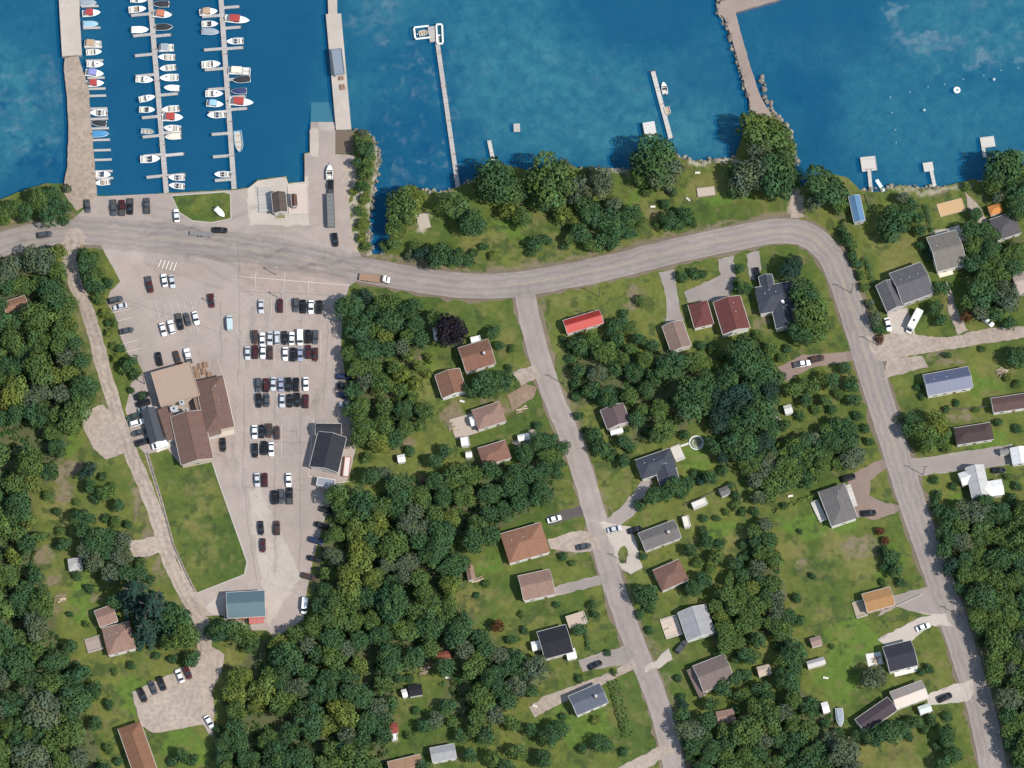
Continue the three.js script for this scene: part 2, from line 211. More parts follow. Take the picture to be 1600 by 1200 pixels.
const pavingMap = (() => {
  const r = rng(5), cls = { a: '#f00', d: '#f00', c: '#0f0', g: '#00f', p: '#000', e: '#00f' };
  const jit = (pts, dx, dy = 0) => pts.map(p => [p[0] + dx, p[1] + dy]);
  const m1 = canvasMask([
    ['#f00', ROAD_MAIN, 12.5], ['#800', ROAD_MID, 9], ['#00f', LANE, 7], ['#00f', BREAKWATER],
    ['#0f0', [[90, -10], [130, -10], [130, 92], [90, 92]]], ['#0f0', [[388, 280], [482, 276], [482, 352], [388, 352]]], ['#0f0', [[500, -10], [552, -10], [552, 204], [500, 204]]],
    ['#0f0', [[484, 200], [498, 200], [498, 245], [484, 245]]], ['#00f', [[536, 250], [560, 262], [556, 395], [545, 395], [548, 330], [532, 290]]], ['#0c0', [[310, 960], [335, 935], [356, 925], [352, 962]]], ['#090', [[388, 770], [405, 760], [470, 900], [420, 985]]],
    ...DRIVES.map(d => [cls[d[0]], d[2]]),
  ]);
  const walk = (n, len, x0, y0, x1, y1, a0, spread) => Array.from({ length: n }, () => { let x = lerp(x0, x1, r()), y = lerp(y0, y1, r()), a = a0 + (r() - 0.5) * spread; const p = [[x, y]]; for (let i = 0; i < 9; i++) { a += (r() - 0.5) * 0.5; x += len / 9 * Math.cos(a); y += len / 9 * Math.sin(a); p.push([x, y]); } return p; });
  const m2 = canvasMask([
    // wheel tracks worn dark along the roads
    ...[-16, -7, 6, 15].map((d, i) => ['#300000', ROAD_MAIN.map((p, k) => { const q = ROAD_MAIN[Math.min(k + 1, ROAD_MAIN.length - 1)], o = ROAD_MAIN[Math.max(k - 1, 0)], L = Math.hypot(q[0] - o[0], q[1] - o[1]); return [p[0] - (q[1] - o[1]) / L * d, p[1] + (q[0] - o[0]) / L * d]; }), 1.1]),
    ...[-9, 8].map(d => ['#200000', jit(ROAD_MID, d), 1.2]), ...[-6, 6].map(d => ['#380000', jit(LANE, d), 0.9]),
    ...walk(26, 90, 210, 480, 520, 900, 1.6, 0.5).map(p => ['#200000', p, 1.6]), ...walk(16, 120, 200, 380, 520, 420, 0.15, 0.2).map(p => ['#240000', p, 1.5]), ...walk(14, 90, 170, 320, 500, 370, 0.1, 0.3).map(p => ['#200000', p, 1.3]),
    // joints and cracks
    ...[[[372, 380], [374, 500], [372, 600]], [[382, 600], [380, 760], [400, 905]], [[345, 470], [346, 560]], [[470, 470], [468, 900]], [[386, 690], [488, 692]], [[380, 760], [480, 765]], [[200, 470], [345, 520]], [[376, 455], [540, 462]], [[430, 610], [430, 900]], [[515, 480], [505, 640]]].map(p => ['#00a000', p, 0.22]),
    ...walk(120, 46, 180, 330, 540, 960, 0, 6.3).map(p => ['#006000', p, 0.2]),
    ...walk(110, 26, 820, 440, 1540, 1190, 1.25, 0.8).map(p => ['#006000', p, 0.2]),
    ...Array.from({ length: 34 }, () => { const x = lerp(385, 530, r()), y = lerp(470, 940, r()), w = 4 + 12 * r(), h = 3 + 10 * r(); return ['#180000', [[x, y], [x + w, y + 1], [x + w, y + h], [x, y + h]]]; }), ...Array.from({ length: 40 }, () => { const q = ROAD_MAIN[Math.floor(r() * ROAD_MAIN.length)], w = 5 + 14 * r(), h = 4 + 8 * r(), x = q[0] - 8 + (r() - 0.5) * 18, y = q[1] - 5 + (r() - 0.5) * 18; return ['#160000', [[x, y], [x + w, y + 1], [x + w, y + h], [x, y + h]]]; }), ...Array.from({ length: 26 }, () => { const q = ROAD_MID[Math.floor(r() * ROAD_MID.length)], x = q[0] - 8 + (r() - 0.5) * 14, y = q[1]; return ['#180000', [[x, y], [x + 10, y + 1], [x + 12, y + 9], [x + 1, y + 8]]]; }),
    // pinkish paving bands at the mouth of the car park
    ['#0000b0', [[376, 410], [470, 416], [545, 432], [540, 458], [376, 452]]], ['#000090', [[186, 410], [330, 418], [330, 432], [190, 436]]], ['#000070', [[232, 570], [350, 560], [372, 690], [345, 740], [320, 690]]],
    // oil spots in the bays
    ...Array.from({ length: 150 }, () => ['#300000', blob(lerp(385, 500, r()), [480, 528, 553, 602, 627, 676, 704, 752, 778][Math.floor(r() * 9)] + (r() - 0.5) * 12, 1 + 2 * r(), 1 + 2 * r(), 7)]),
  ]);
  return texture((i, j, o) => {
    const x = GX0 + (i + 0.5) / TS * GW, z = GZ0 + (j + 0.5) / TS * GH;
    const w1 = fbm(x / 3, z / 3, 2) - 0.5, w2 = fbm(x / 3 + 50, z / 3 + 20, 2) - 0.5;
    const q = (clamp(Math.round(j + w2 * 10), 0, TS - 1) * TS + clamp(Math.round(i + w1 * 10), 0, TS - 1)) * 4, q2 = (clamp(Math.round(j + w2 * 5), 0, TS - 1) * TS + clamp(Math.round(i + w1 * 5), 0, TS - 1)) * 4;
    const a = m1[q] / 255, c = m1[q + 1] / 255, gv = m1[q + 2] / 255, tr = m2[q] / 255, cr = m2[q2 + 1] / 255, pk = m2[q + 2] / 255;
    const n1 = fbm(x / 22, z / 22, 3), n2 = fbm(x / 4 + 5, z / 4, 3), n3 = fbm(x / 0.8, z / 0.8, 2), n4 = R0();
    let r_ = 0.296, g_ = 0.244, b_ = 0.217;
    r_ = lerp(r_, 0.248, a); g_ = lerp(g_, 0.212, a); b_ = lerp(b_, 0.193, a);
    r_ = lerp(r_, 0.385, c); g_ = lerp(g_, 0.335, c); b_ = lerp(b_, 0.290, c);
    r_ = lerp(r_, 0.310, gv); g_ = lerp(g_, 0.251, gv); b_ = lerp(b_, 0.207, gv);
    g_ *= 1 - 0.075 * pk; b_ *= 1 - 0.10 * pk;
    const gain = (0.84 + 0.26 * n1) * (0.90 + 0.20 * n2) * (0.93 + 0.10 * n3 + 0.05 * n4 + gv * (n3 - 0.5) * 0.35) * (1 - 0.6 * tr) * (1 - 0.5 * cr);
    o[0] = r_ * gain; o[1] = g_ * gain; o[2] = b_ * gain;
  });
})();
const groundMat = new THREE.MeshPhysicalMaterial({ map: groundMap, roughness: 1, specularIntensity: 0.1 });
const pavingMat = new THREE.MeshPhysicalMaterial({ specularIntensity: 0.25, map: pavingMap, roughness: 0.95 });
const darkPavingMat = new THREE.MeshPhysicalMaterial({ specularIntensity: 0.25, map: pavingMap, color: rgb(0.34, 0.34, 0.36), roughness: 0.95 });
const brownPavingMat = new THREE.MeshPhysicalMaterial({ specularIntensity: 0.25, map: pavingMap, color: rgb(0.74, 0.66, 0.62), roughness: 0.95 });
const gravelMat = new THREE.MeshPhysicalMaterial({ specularIntensity: 0.25, map: pavingMap, color: rgb(0.90, 0.88, 0.85), roughness: 1 });
const shoulderMat = new THREE.MeshPhysicalMaterial({ specularIntensity: 0.25, map: pavingMap, color: rgb(0.60, 0.56, 0.44), roughness: 1 });
const stoneMat = new THREE.MeshPhysicalMaterial({ specularIntensity: 0.25, map: pavingMap, color: rgb(0.84, 0.80, 0.77), roughness: 1 });
const earthMat = new THREE.MeshPhysicalMaterial({ specularIntensity: 0.25, map: pavingMap, color: rgb(0.72, 0.63, 0.54), roughness: 1 });

function ragged(pts, amp = 1.2, step = 6, seed = 0, open = false) { // denser outline with an uneven edge
  const out = [];
  pts.forEach((p, i) => {
    if (open && i === pts.length - 1) return out.push(p);
    const q = pts[(i + 1) % pts.length], L = Math.hypot(q[0] - p[0], q[1] - p[1]), n = Math.max(1, Math.round(L / step));
    for (let k = 0; k < n; k++) { const x = lerp(p[0], q[0], k / n), y = lerp(p[1], q[1], k / n); out.push([x + (fbm(x / 7 + seed, y / 7, 2) - 0.5) * 2 * amp, y + (fbm(x / 7 + 40, y / 7 + seed, 2) - 0.5) * 2 * amp]); }
  });
  return out;
}
const toShape = (pts, h) => new THREE.Shape(pts.map(p => { const w = P(p[0], p[1], h); return new THREE.Vector2(w.x, -w.z); }));
function planUV(g) { const p = g.attributes.position, uv = new Float32Array(p.count * 2); for (let i = 0; i < p.count; i++) { uv[2 * i] = (p.getX(i) - GX0) / GW; uv[2 * i + 1] = (p.getZ(i) - GZ0) / GH; } g.setAttribute('uv', new THREE.BufferAttribute(uv, 2)); return g; }
let layer = 0.02;
function sheet(pts, holes = [], depth = 0, y = (layer += 0.004)) { // a sheet (or a slab reaching down) with plan uv
  const s = toShape(pts, y); for (const h of holes) s.holes.push(new THREE.Path(toShape(h, y).getPoints()));
  let g = depth ? new THREE.ExtrudeGeometry(s, { depth, bevelEnabled: false, curveSegments: 1 }).translate(0, 0, -depth) : new THREE.ShapeGeometry(s, 1);
  g.rotateX(-Math.PI / 2).translate(0, y, 0);
  return planUV(g);
}
function strip(line, w, y = (layer += 0.004), amp = 0.25) { // a ribbon along a line, width in metres
  const pts = line.map(p => P(p[0], p[1], y)), pos = [], idx = [], n = pts.length;
  for (let i = 0; i < n; i++) {
    const a = pts[Math.max(0, i - 1)], b = pts[Math.min(n - 1, i + 1)], dx = b.x - a.x, dz = b.z - a.z, L = Math.hypot(dx, dz);
    for (const s of [-1, 0, 1]) { const k = s * (w / 2 + (fbm(i * 0.6 + s * 50, w, 2) - 0.5) * 2 * amp); pos.push(pts[i].x - dz / L * k, y, pts[i].z + dx / L * k); }
    if (i) for (const c of [0, 1]) { const q = 3 * (i - 1) + c; idx.push(q, q + 3, q + 1, q + 1, q + 3, q + 4); }
  }
  const g = new THREE.BufferGeometry(); g.setAttribute('position', new THREE.Float32BufferAttribute(pos, 3)); g.setIndex(idx.reverse()); g.computeVertexNormals(); 
  if (g.attributes.normal.getY(0) < 0) { g.setIndex([...g.index.array].reverse()); g.computeVertexNormals(); }
  return planUV(g);
}
function kerb(line, w, h, mat, name, label, closed) {
  const pts = line.map(p => P(p[0], p[1], 0)); const geos = [];
  const n = pts.length; for (let i = 0; i < (closed ? n : n - 1); i++) { const a = pts[i], b = pts[(i + 1) % n], L = a.distanceTo(b); geos.push(box(L + w * 0.5, h, w, 0, 0, 0).rotateY(Math.atan2(-(b.z - a.z), b.x - a.x)).translate((a.x + b.x) / 2, h / 2 + i % 2 * 0.003, (a.z + b.z) / 2)); }
  const m = mesh(name, join(geos), mat); top(m, name, label, null, null, 'structure'); return m;
}
// land with its bank reaching down to the lake bed
const WATER_Y = -1.0, BED_Y = -2.6;
{
  const shore = ragged(SHORE.slice(2, -2), 1.5, 7, 3, true);
  const land = [SHORE[0], SHORE[1], ...shore, ...SHORE.slice(-2), [3600, 3400], [-2000, 3400]];
  top(new THREE.Mesh(sheet(land, [], 3.2, 0), groundMat), 'ground', 'grassy land with gardens and wood floor south of the lake', null, null, 'structure');
}
const struct = (g, m, name, label) => top(new THREE.Mesh(g, m), name, label, null, null, 'structure');
struct(strip(ROAD_MAIN, 10.6, undefined, 1.5), shoulderMat, 'road_shoulder', 'dusty gravel shoulder along the waterfront road');
struct(strip(ROAD_MID, 8.2, undefined, 1.2), shoulderMat, 'road_shoulder', 'dusty gravel shoulder along the straight side street');
struct(sheet(ragged(APRON, 0.5, 10), [APRON_GRASS]), pavingMat, 'pavement', 'pale paved apron between the marina and the waterfront road');
struct(sheet(ragged(LOT, 0.9, 8), [LOT_LAWN]), pavingMat, 'parking_lot', 'wide pale asphalt car park round the restaurant');
struct(strip(LANE, 4.6, undefined, 0.5), pavingMat, 'gravel_lane', 'narrow pale gravel lane beside the long lawn');
DRIVES.forEach(([c, label, pts], i) => struct(sheet(ragged(pts, 1.9, 4, i), i === 10 ? [blob(973, 866, 8, 14)] : []), { d: darkPavingMat, p: brownPavingMat, e: earthMat }[c] ?? pavingMat, 'driveway', label));
struct(strip(ROAD_MID, 7.0, undefined, 0.25), pavingMat, 'road', 'straight grey side street running south from the waterfront road');
struct(strip(ROAD_MAIN, 8.8, undefined, 0.22), pavingMat, 'road', 'long grey waterfront road bending south past the gardens');
// painted lines
const yellowPaint = std(0.33, 0.25, 0.13, 0.8), whitePaint = std(0.56, 0.52, 0.47, 0.8);
struct(strip(ROAD_MAIN.filter(p => p[0] > 780 && p[1] < 700), 0.15, undefined, 0.05), yellowPaint, 'road_marking', 'worn yellow centre line of the waterfront road');
struct(strip(ROAD_MAIN.filter(p => p[0] > 130 && p[0] < 780), 0.10, undefined, 0.05), yellowPaint, 'road_marking', 'faded yellow line through the marina frontage');
{
  const bars = (list, w, label) => { const y = (layer += 0.004); const geos = list.map(([x0, y0, x1, y1]) => { const a = P(x0, y0, y), b = P(x1, y1, y), L = a.distanceTo(b); return new THREE.PlaneGeometry(L, w).rotateX(-Math.PI / 2).rotateY(Math.atan2(-(b.z - a.z), b.x - a.x)).translate((a.x + b.x) / 2, y, (a.z + b.z) / 2); }); struct(join(geos), whitePaint, 'road_marking', label); };
  const stalls = (x0, x1, dx, y0, y1, sl = 0) => { const o = []; for (let x = x0; x <= x1; x += dx) o.push([x, y0, x + sl, y1]); return o; };
  bars([...stalls(381, 505, 12, 515, 566)], 0.11, 'faded white bay lines of the double row below the entrance');
  bars([...stalls(397, 490, 12, 590, 640)], 0.11, 'faded white bay lines of the middle double row');
  bars([...stalls(392, 440, 12, 662, 716)], 0.11, 'faded white bay lines of the row across from the black roofed office');
  bars([...stalls(400, 506, 12, 467, 492)], 0.11, 'faded white bay lines of the row nearest the street');
  bars([[247, 418, 252, 406], [253, 420, 258, 407], [259, 421, 264, 408], [265, 422, 270, 409], [271, 423, 276, 410]], 0.3, 'white hatched bars at the car park entrance');
  bars([...stalls(243, 305, 11, 470, 520, 12)], 0.11, 'faded white bay lines above the restaurant');
  bars([[400, 420, 398, 452], [445, 425, 443, 456], [376, 432, 545, 446], [482, 438, 481, 462]], 0.12, 'thin pale lines crossing the paved entrance');
  bars([[170, 490, 205, 482], [178, 503, 210, 495], [186, 525, 212, 518], [190, 538, 216, 531], [196, 550, 222, 544]], 0.11, 'faded white bay lines beside the grass strip');
}
kerb([[332, 723], [338, 742], [386, 878], [382, 898], [308, 927]], 0.35, 0.16, std(0.36, 0.33, 0.29, 0.9), 'kerb', 'low concrete kerb round the long lawn');
kerb(APRON_GRASS, 0.3, 0.15, std(0.36, 0.33, 0.29, 0.9), 'kerb', 'low concrete kerb round the small waterfront lawn', true);
{ // light dividing kerb through the car park
  kerb([[340, 560], [352, 600], [372, 690], [378, 760], [396, 850], [410, 900]].slice(0, 3), 0.2, 0.12, std(0.40, 0.36, 0.31, 0.9), 'kerb', 'thin pale kerb east of the restaurant');
  kerb([[490, 655], [482, 744], [496, 748], [522, 756], [545, 752]], 0.25, 0.14, std(0.44, 0.37, 0.32, 0.9), 'kerb', 'pale kerb round the black roofed office');
}
// lake
const bedMap = (() => {
  const W = 2048, H = 1024, X0 = -190, Z0 = -175, XW = 380, ZH = 130;
  const c = document.createElement('canvas'); c.width = W; c.height = H; const g = c.getContext('2d');
  const draw = (list) => { g.globalCompositeOperation = 'source-over'; g.fillStyle = '#000'; g.fillRect(0, 0, W, H); g.globalCompositeOperation = 'lighter'; for (const [col, pts] of list) { g.fillStyle = col; g.beginPath(); pts.forEach((p, i) => { const w = P(p[0], p[1], BED_Y); const x = (w.x - X0) / XW * W, y = (w.z - Z0) / ZH * H; i ? g.lineTo(x, y) : g.moveTo(x, y); }); g.fill(); } return g.getImageData(0, 0, W, H).data; };
  const blurred = (src, rad) => { // box blur, thrice, on three channels
    let a = Float32Array.from(src), b = new Float32Array(a.length);
    for (let pass = 0; pass < 3; pass++) for (const [n, m, s, t] of [[H, W, W * 4, 4], [W, H, 4, W * 4]]) {
      for (let i = 0; i < n; i++) for (let ch = 0; ch < 3; ch++) { let sum = 0; const at = k => a[i * s + clamp(k, 0, m - 1) * t + ch]; for (let k = -rad; k <= rad; k++) sum += at(k); for (let k = 0; k < m; k++) { b[i * s + k * t + ch] = sum / (2 * rad + 1); sum += at(k + rad + 1) - at(k - rad); } }
      [a, b] = [b, a];
    }
    return a;
  };
  // red: pale sand and silt shoals, green: dark weed beds, blue: deep water, its dimming painted as a darker bed
  const big = blurred(draw([
    ['#b00', [[-60, 70], [60, 80], [85, 150], [90, 230], [40, 270], [-60, 280]]], ['#800', [[540, -40], [830, -40], [900, 40], [860, 110], [760, 100], [640, 40], [570, 60]]],
    ['#a00', [[700, 90], [830, 60], [1000, 100], [1130, 70], [1150, 170], [1130, 240], [900, 260], [740, 250], [700, 170]]], ['#500', [[900, 190], [1140, 170], [1150, 240], [900, 250]]],
    ['#600', [[1200, 60], [1300, 60], [1500, 140], [1600, 150], [1600, 260], [1400, 290], [1330, 240], [1300, 130]]], ['#900', [[1390, -10], [1600, -10], [1600, 110], [1470, 120], [1400, 80]]],
    ['#f00', [[484, 160], [522, 160], [522, 204], [484, 204]]], ['#700', [[556, 120], [600, 110], [610, 200], [560, 200]]],
    ['#090', [[560, 210], [640, 140], [700, 170], [730, 270], [700, 310], [590, 420], [575, 330]]], ['#0b0', [[1205, 90], [1270, 95], [1310, 160], [1312, 250], [1270, 262], [1240, 200]]], ['#070', [[740, 235], [1000, 250], [1000, 275], [740, 290]]], ['#080', [[1150, 100], [1180, 180], [1160, 240], [1120, 250]]], ['#060', [[-60, 250], [90, 250], [100, 300], [-60, 330]]], ['#050', [[80, 80], [108, 80], [110, 290], [84, 290]]], ['#060', [[640, 10], [690, 0], [680, 160], [620, 140]]],
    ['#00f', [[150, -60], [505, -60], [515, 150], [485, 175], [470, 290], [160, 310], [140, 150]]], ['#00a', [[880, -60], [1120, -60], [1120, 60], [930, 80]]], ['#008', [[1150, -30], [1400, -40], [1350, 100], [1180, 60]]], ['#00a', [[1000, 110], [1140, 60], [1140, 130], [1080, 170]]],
  ]), 26);
  const rr = rng(31), scatter = (n, x0, y0, x1, y1, r0, r1, col) => Array.from({ length: n }, () => [col, blob(lerp(x0, x1, rr()), lerp(y0, y1, rr()), lerp(r0, r1, rr() ** 2), lerp(r0, r1, rr() ** 2), 9)]);
  const small = blurred(draw([
    ...scatter(70, 600, 60, 720, 300, 2, 7, '#800'), ...scatter(40, 560, 210, 720, 300, 1, 4, '#900'), ...scatter(22, 550, 0, 620, 70, 4, 12, '#400'), ...scatter(60, 1385, 0, 1600, 110, 2, 9, '#500'), ...scatter(22, 1400, 50, 1500, 80, 3, 11, '#600'), ...scatter(14, 1510, 80, 1590, 105, 3, 10, '#600'), ...scatter(10, 1390, 8, 1410, 40, 3, 9, '#600'),
    ...scatter(90, -20, 90, 95, 280, 2, 9, '#080'), ...scatter(50, -20, 90, 95, 260, 3, 10, '#500'), ...scatter(90, 720, 40, 1150, 240, 2, 8, '#040'), ...scatter(50, 720, 60, 1150, 240, 3, 12, '#200'), ...scatter(40, 560, 60, 720, 300, 3, 14, '#050'), ...scatter(30, 1200, 20, 1600, 260, 3, 12, '#030'),
  ]), 3);
  return { map: texture((i, j, o) => {
    const x = X0 + (i + 0.5) / W * XW, z = Z0 + (j + 0.5) / H * ZH;
    const wi = clamp(Math.round(i + (fbm(x / 9, z / 9, 3) - 0.5) * 90), 0, W - 1), wj = clamp(Math.round(j + (fbm(x / 9 + 30, z / 9, 3) - 0.5) * 90), 0, H - 1), q = (wj * W + wi) * 4;
    const ui = clamp(Math.round(i + (fbm(x / 2.2, z / 2.2, 3) - 0.5) * 34), 0, W - 1), uj = clamp(Math.round(j + (fbm(x / 2.2 + 9, z / 2.2, 3) - 0.5) * 34), 0, H - 1), p = (uj * W + ui) * 4;
    const n1 = fbm(x / 14, z / 14, 4), n2 = fbm(x / 3, z / 3, 4), n4 = R0();
    const sand = clamp(big[q] / 255 * (0.45 + 1.1 * n2) ), stones = clamp(small[p] / 255 * 1.25), weed = clamp((big[q + 1] / 255 * (0.7 + 0.5 * n2) + small[p + 1] / 255)), deepDim = big[q + 2] / 255;
    // silt with a film of algae, pale sand, weed and stones; light lost in deep water painted dark
    let r = 0.046, gg = 0.150, b = 0.118; const v = 0.75 + 0.5 * n1; r *= v; gg *= v; b *= v;
    const mix = (t, x0, x1, x2) => { r = lerp(r, x0, t); gg = lerp(gg, x1, t); b = lerp(b, x2, t); };
    mix(sand * 0.7, 0.14, 0.40, 0.27); mix(deepDim * 0.85, 0.026, 0.060, 0.050); mix(weed * 0.9, 0.016, 0.034, 0.024); mix(stones * 0.55, 0.52, 0.58, 0.44);
    const k = 0.95 + 0.12 * n4 + (0.5 * (n2 - 0.5) + 0.4 * (fbm(x / 1.1 + 8, z / 1.1, 2) - 0.5)) * (1 - 0.8 * deepDim); o[0] = r * k; o[1] = gg * k; o[2] = b * k;
  }, W, H), X0, Z0, XW, ZH };
})();
{
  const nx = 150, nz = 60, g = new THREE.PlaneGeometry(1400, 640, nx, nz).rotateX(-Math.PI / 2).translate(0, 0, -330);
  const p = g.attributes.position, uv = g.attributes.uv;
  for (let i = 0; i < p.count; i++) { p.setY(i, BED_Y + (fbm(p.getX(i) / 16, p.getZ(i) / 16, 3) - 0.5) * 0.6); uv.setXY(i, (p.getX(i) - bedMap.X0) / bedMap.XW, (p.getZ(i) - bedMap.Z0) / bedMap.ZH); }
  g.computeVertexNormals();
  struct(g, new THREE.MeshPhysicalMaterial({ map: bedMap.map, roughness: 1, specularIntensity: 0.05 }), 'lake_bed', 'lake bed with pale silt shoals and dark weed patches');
  const N = 512, rip = grey((i, j) => { const x = i / N, y = j / N; let s = 0; for (const [a, b, w] of [[9, 5, 1], [14, -6, 0.8], [23, 11, 0.7], [5, 13, 0.6], [31, 17, 0.4]]) s += w * Math.sin(6.283 * (a * x + b * y) + 4 * vn((x * 8) % 8, (y * 8) % 8)); return 0.5 + s / 8 + (R0() - 0.5) * 0.05; }, N);
  const wg = new THREE.PlaneGeometry(1400, 640, 4, 4).rotateX(-Math.PI / 2).translate(0, WATER_Y, -330); const wu = wg.attributes.uv, wp = wg.attributes.position; for (let i = 0; i < wu.count; i++) wu.setXY(i, wp.getX(i) / 26, wp.getZ(i) / 26);
  struct(wg, new THREE.MeshPhysicalMaterial({ color: rgb(0.001, 0.086, 0.212), transparent: true, opacity: 0.54, roughness: 0.1, ior: 1.33, bumpMap: rip, bumpScale: 0.12, specularIntensity: 0.5 }), 'water', 'blue lake water with the bottom showing faintly through');
}
// ---------------------------------------------------------------- buildings
const courseMap = (() => { const N = 512; return texture((i, j, o) => { const row = Math.floor(j / 16), v = 0.66 + 0.22 * vn(i / 9 + row * 37, row * 5.3) + 0.34 * fbm(i / 70, j / 110, 3) + 0.16 * smooth(0.55, 0.75, fbm(i / 18, j / 120, 2)) - (j % 16 < 2 ? 0.16 : 0) + (R0() - 0.5) * 0.10; o[0] = o[1] = o[2] = clamp(v, 0, 1); }, N, N); })();
const seamMap = texture((i, j, o) => { const v = (i % 32 < 3 ? 0.72 : 0.95) + (fbm(i / 30, j / 30, 3) - 0.5) * 0.2; o[0] = o[1] = o[2] = clamp(v); }, 512, 512);
const plankMap = texture((i, j, o) => { const row = Math.floor(j / 16), v = 0.72 + 0.28 * vn(row * 7.7, 3.3) + 0.12 * (vn(i / 14, row * 3.1 + j / 8) - 0.5) - (j % 16 < 2 ? 0.25 : 0); o[0] = o[1] = o[2] = clamp(v); }, 512, 512);

const mapped = {};
const M = (map, c, rough = 0.9, metalness = 0) => mapped[[map.id, c, rough]] ??= new THREE.MeshPhysicalMaterial({ map, color: rgb(...c), roughness: rough, metalness, specularIntensity: rough > 0.6 ? 0.25 : 1 });
const glassMat = std(0.03, 0.045, 0.055, 0.12), trimMat = std(0.46, 0.44, 0.41, 0.7), doorMat = std(0.20, 0.13, 0.09, 0.6);
function slab(pts, th, uAxis) { // flat polygon in space with thickness, uv in metres along uAxis and across it
  const n = V3(0, 0, 0); for (let i = 0; i < pts.length; i++) n.add(pts[i].clone().cross(pts[(i + 1) % pts.length])); n.normalize(); if (n.y < 0) { pts = [...pts].reverse(); n.negate(); }
  const v = n.clone().cross(uAxis).normalize(), pos = [], nor = [], uv = [];
  const put = (p, m) => { pos.push(p.x, p.y, p.z); nor.push(m.x, m.y, m.z); uv.push(p.dot(uAxis) / 8, p.dot(v) / 8); };
  const low = pts.map(p => p.clone().addScaledVector(n, -th));
  for (let i = 1; i + 1 < pts.length; i++) { for (const k of [0, i, i + 1]) put(pts[k], n); for (const k of [0, i + 1, i]) put(low[k], n.clone().negate()); }
  for (let i = 0; i < pts.length; i++) { const j = (i + 1) % pts.length, e = pts[j].clone().sub(pts[i]).normalize().cross(n); for (const p of [pts[i], low[i], pts[j], pts[j], low[i], low[j]]) put(p, e); }
  const g = new THREE.BufferGeometry(); g.setAttribute('position', new THREE.Float32BufferAttribute(pos, 3)); g.setAttribute('normal', new THREE.Float32BufferAttribute(nor, 3)); g.setAttribute('uv', new THREE.Float32BufferAttribute(uv, 2)); return g;
}
const FOOT = []; // footprints in photo pixels, kept clear of trees
function frameOf(q, h) { // rectangle through four photo corners at height h
  const [a, b, c, d] = q.map(p => P(p[0], p[1], h)); const ctr = V3(0, 0, 0).add(a).add(b).add(c).add(d).multiplyScalar(0.25);
  const u = b.clone().sub(a).add(c.clone().sub(d)).multiplyScalar(0.5), v = d.clone().sub(a).add(c.clone().sub(b)).multiplyScalar(0.5);
  const un = u.clone().normalize(), vn2 = v.clone().normalize(); // square it about the mean direction
  const ang = (Math.atan2(-un.z, un.x) + Math.atan2(-vn2.z, vn2.x) + Math.PI / 2) / 2;
  return { ctr, L: u.length(), W: v.length(), ang };
}
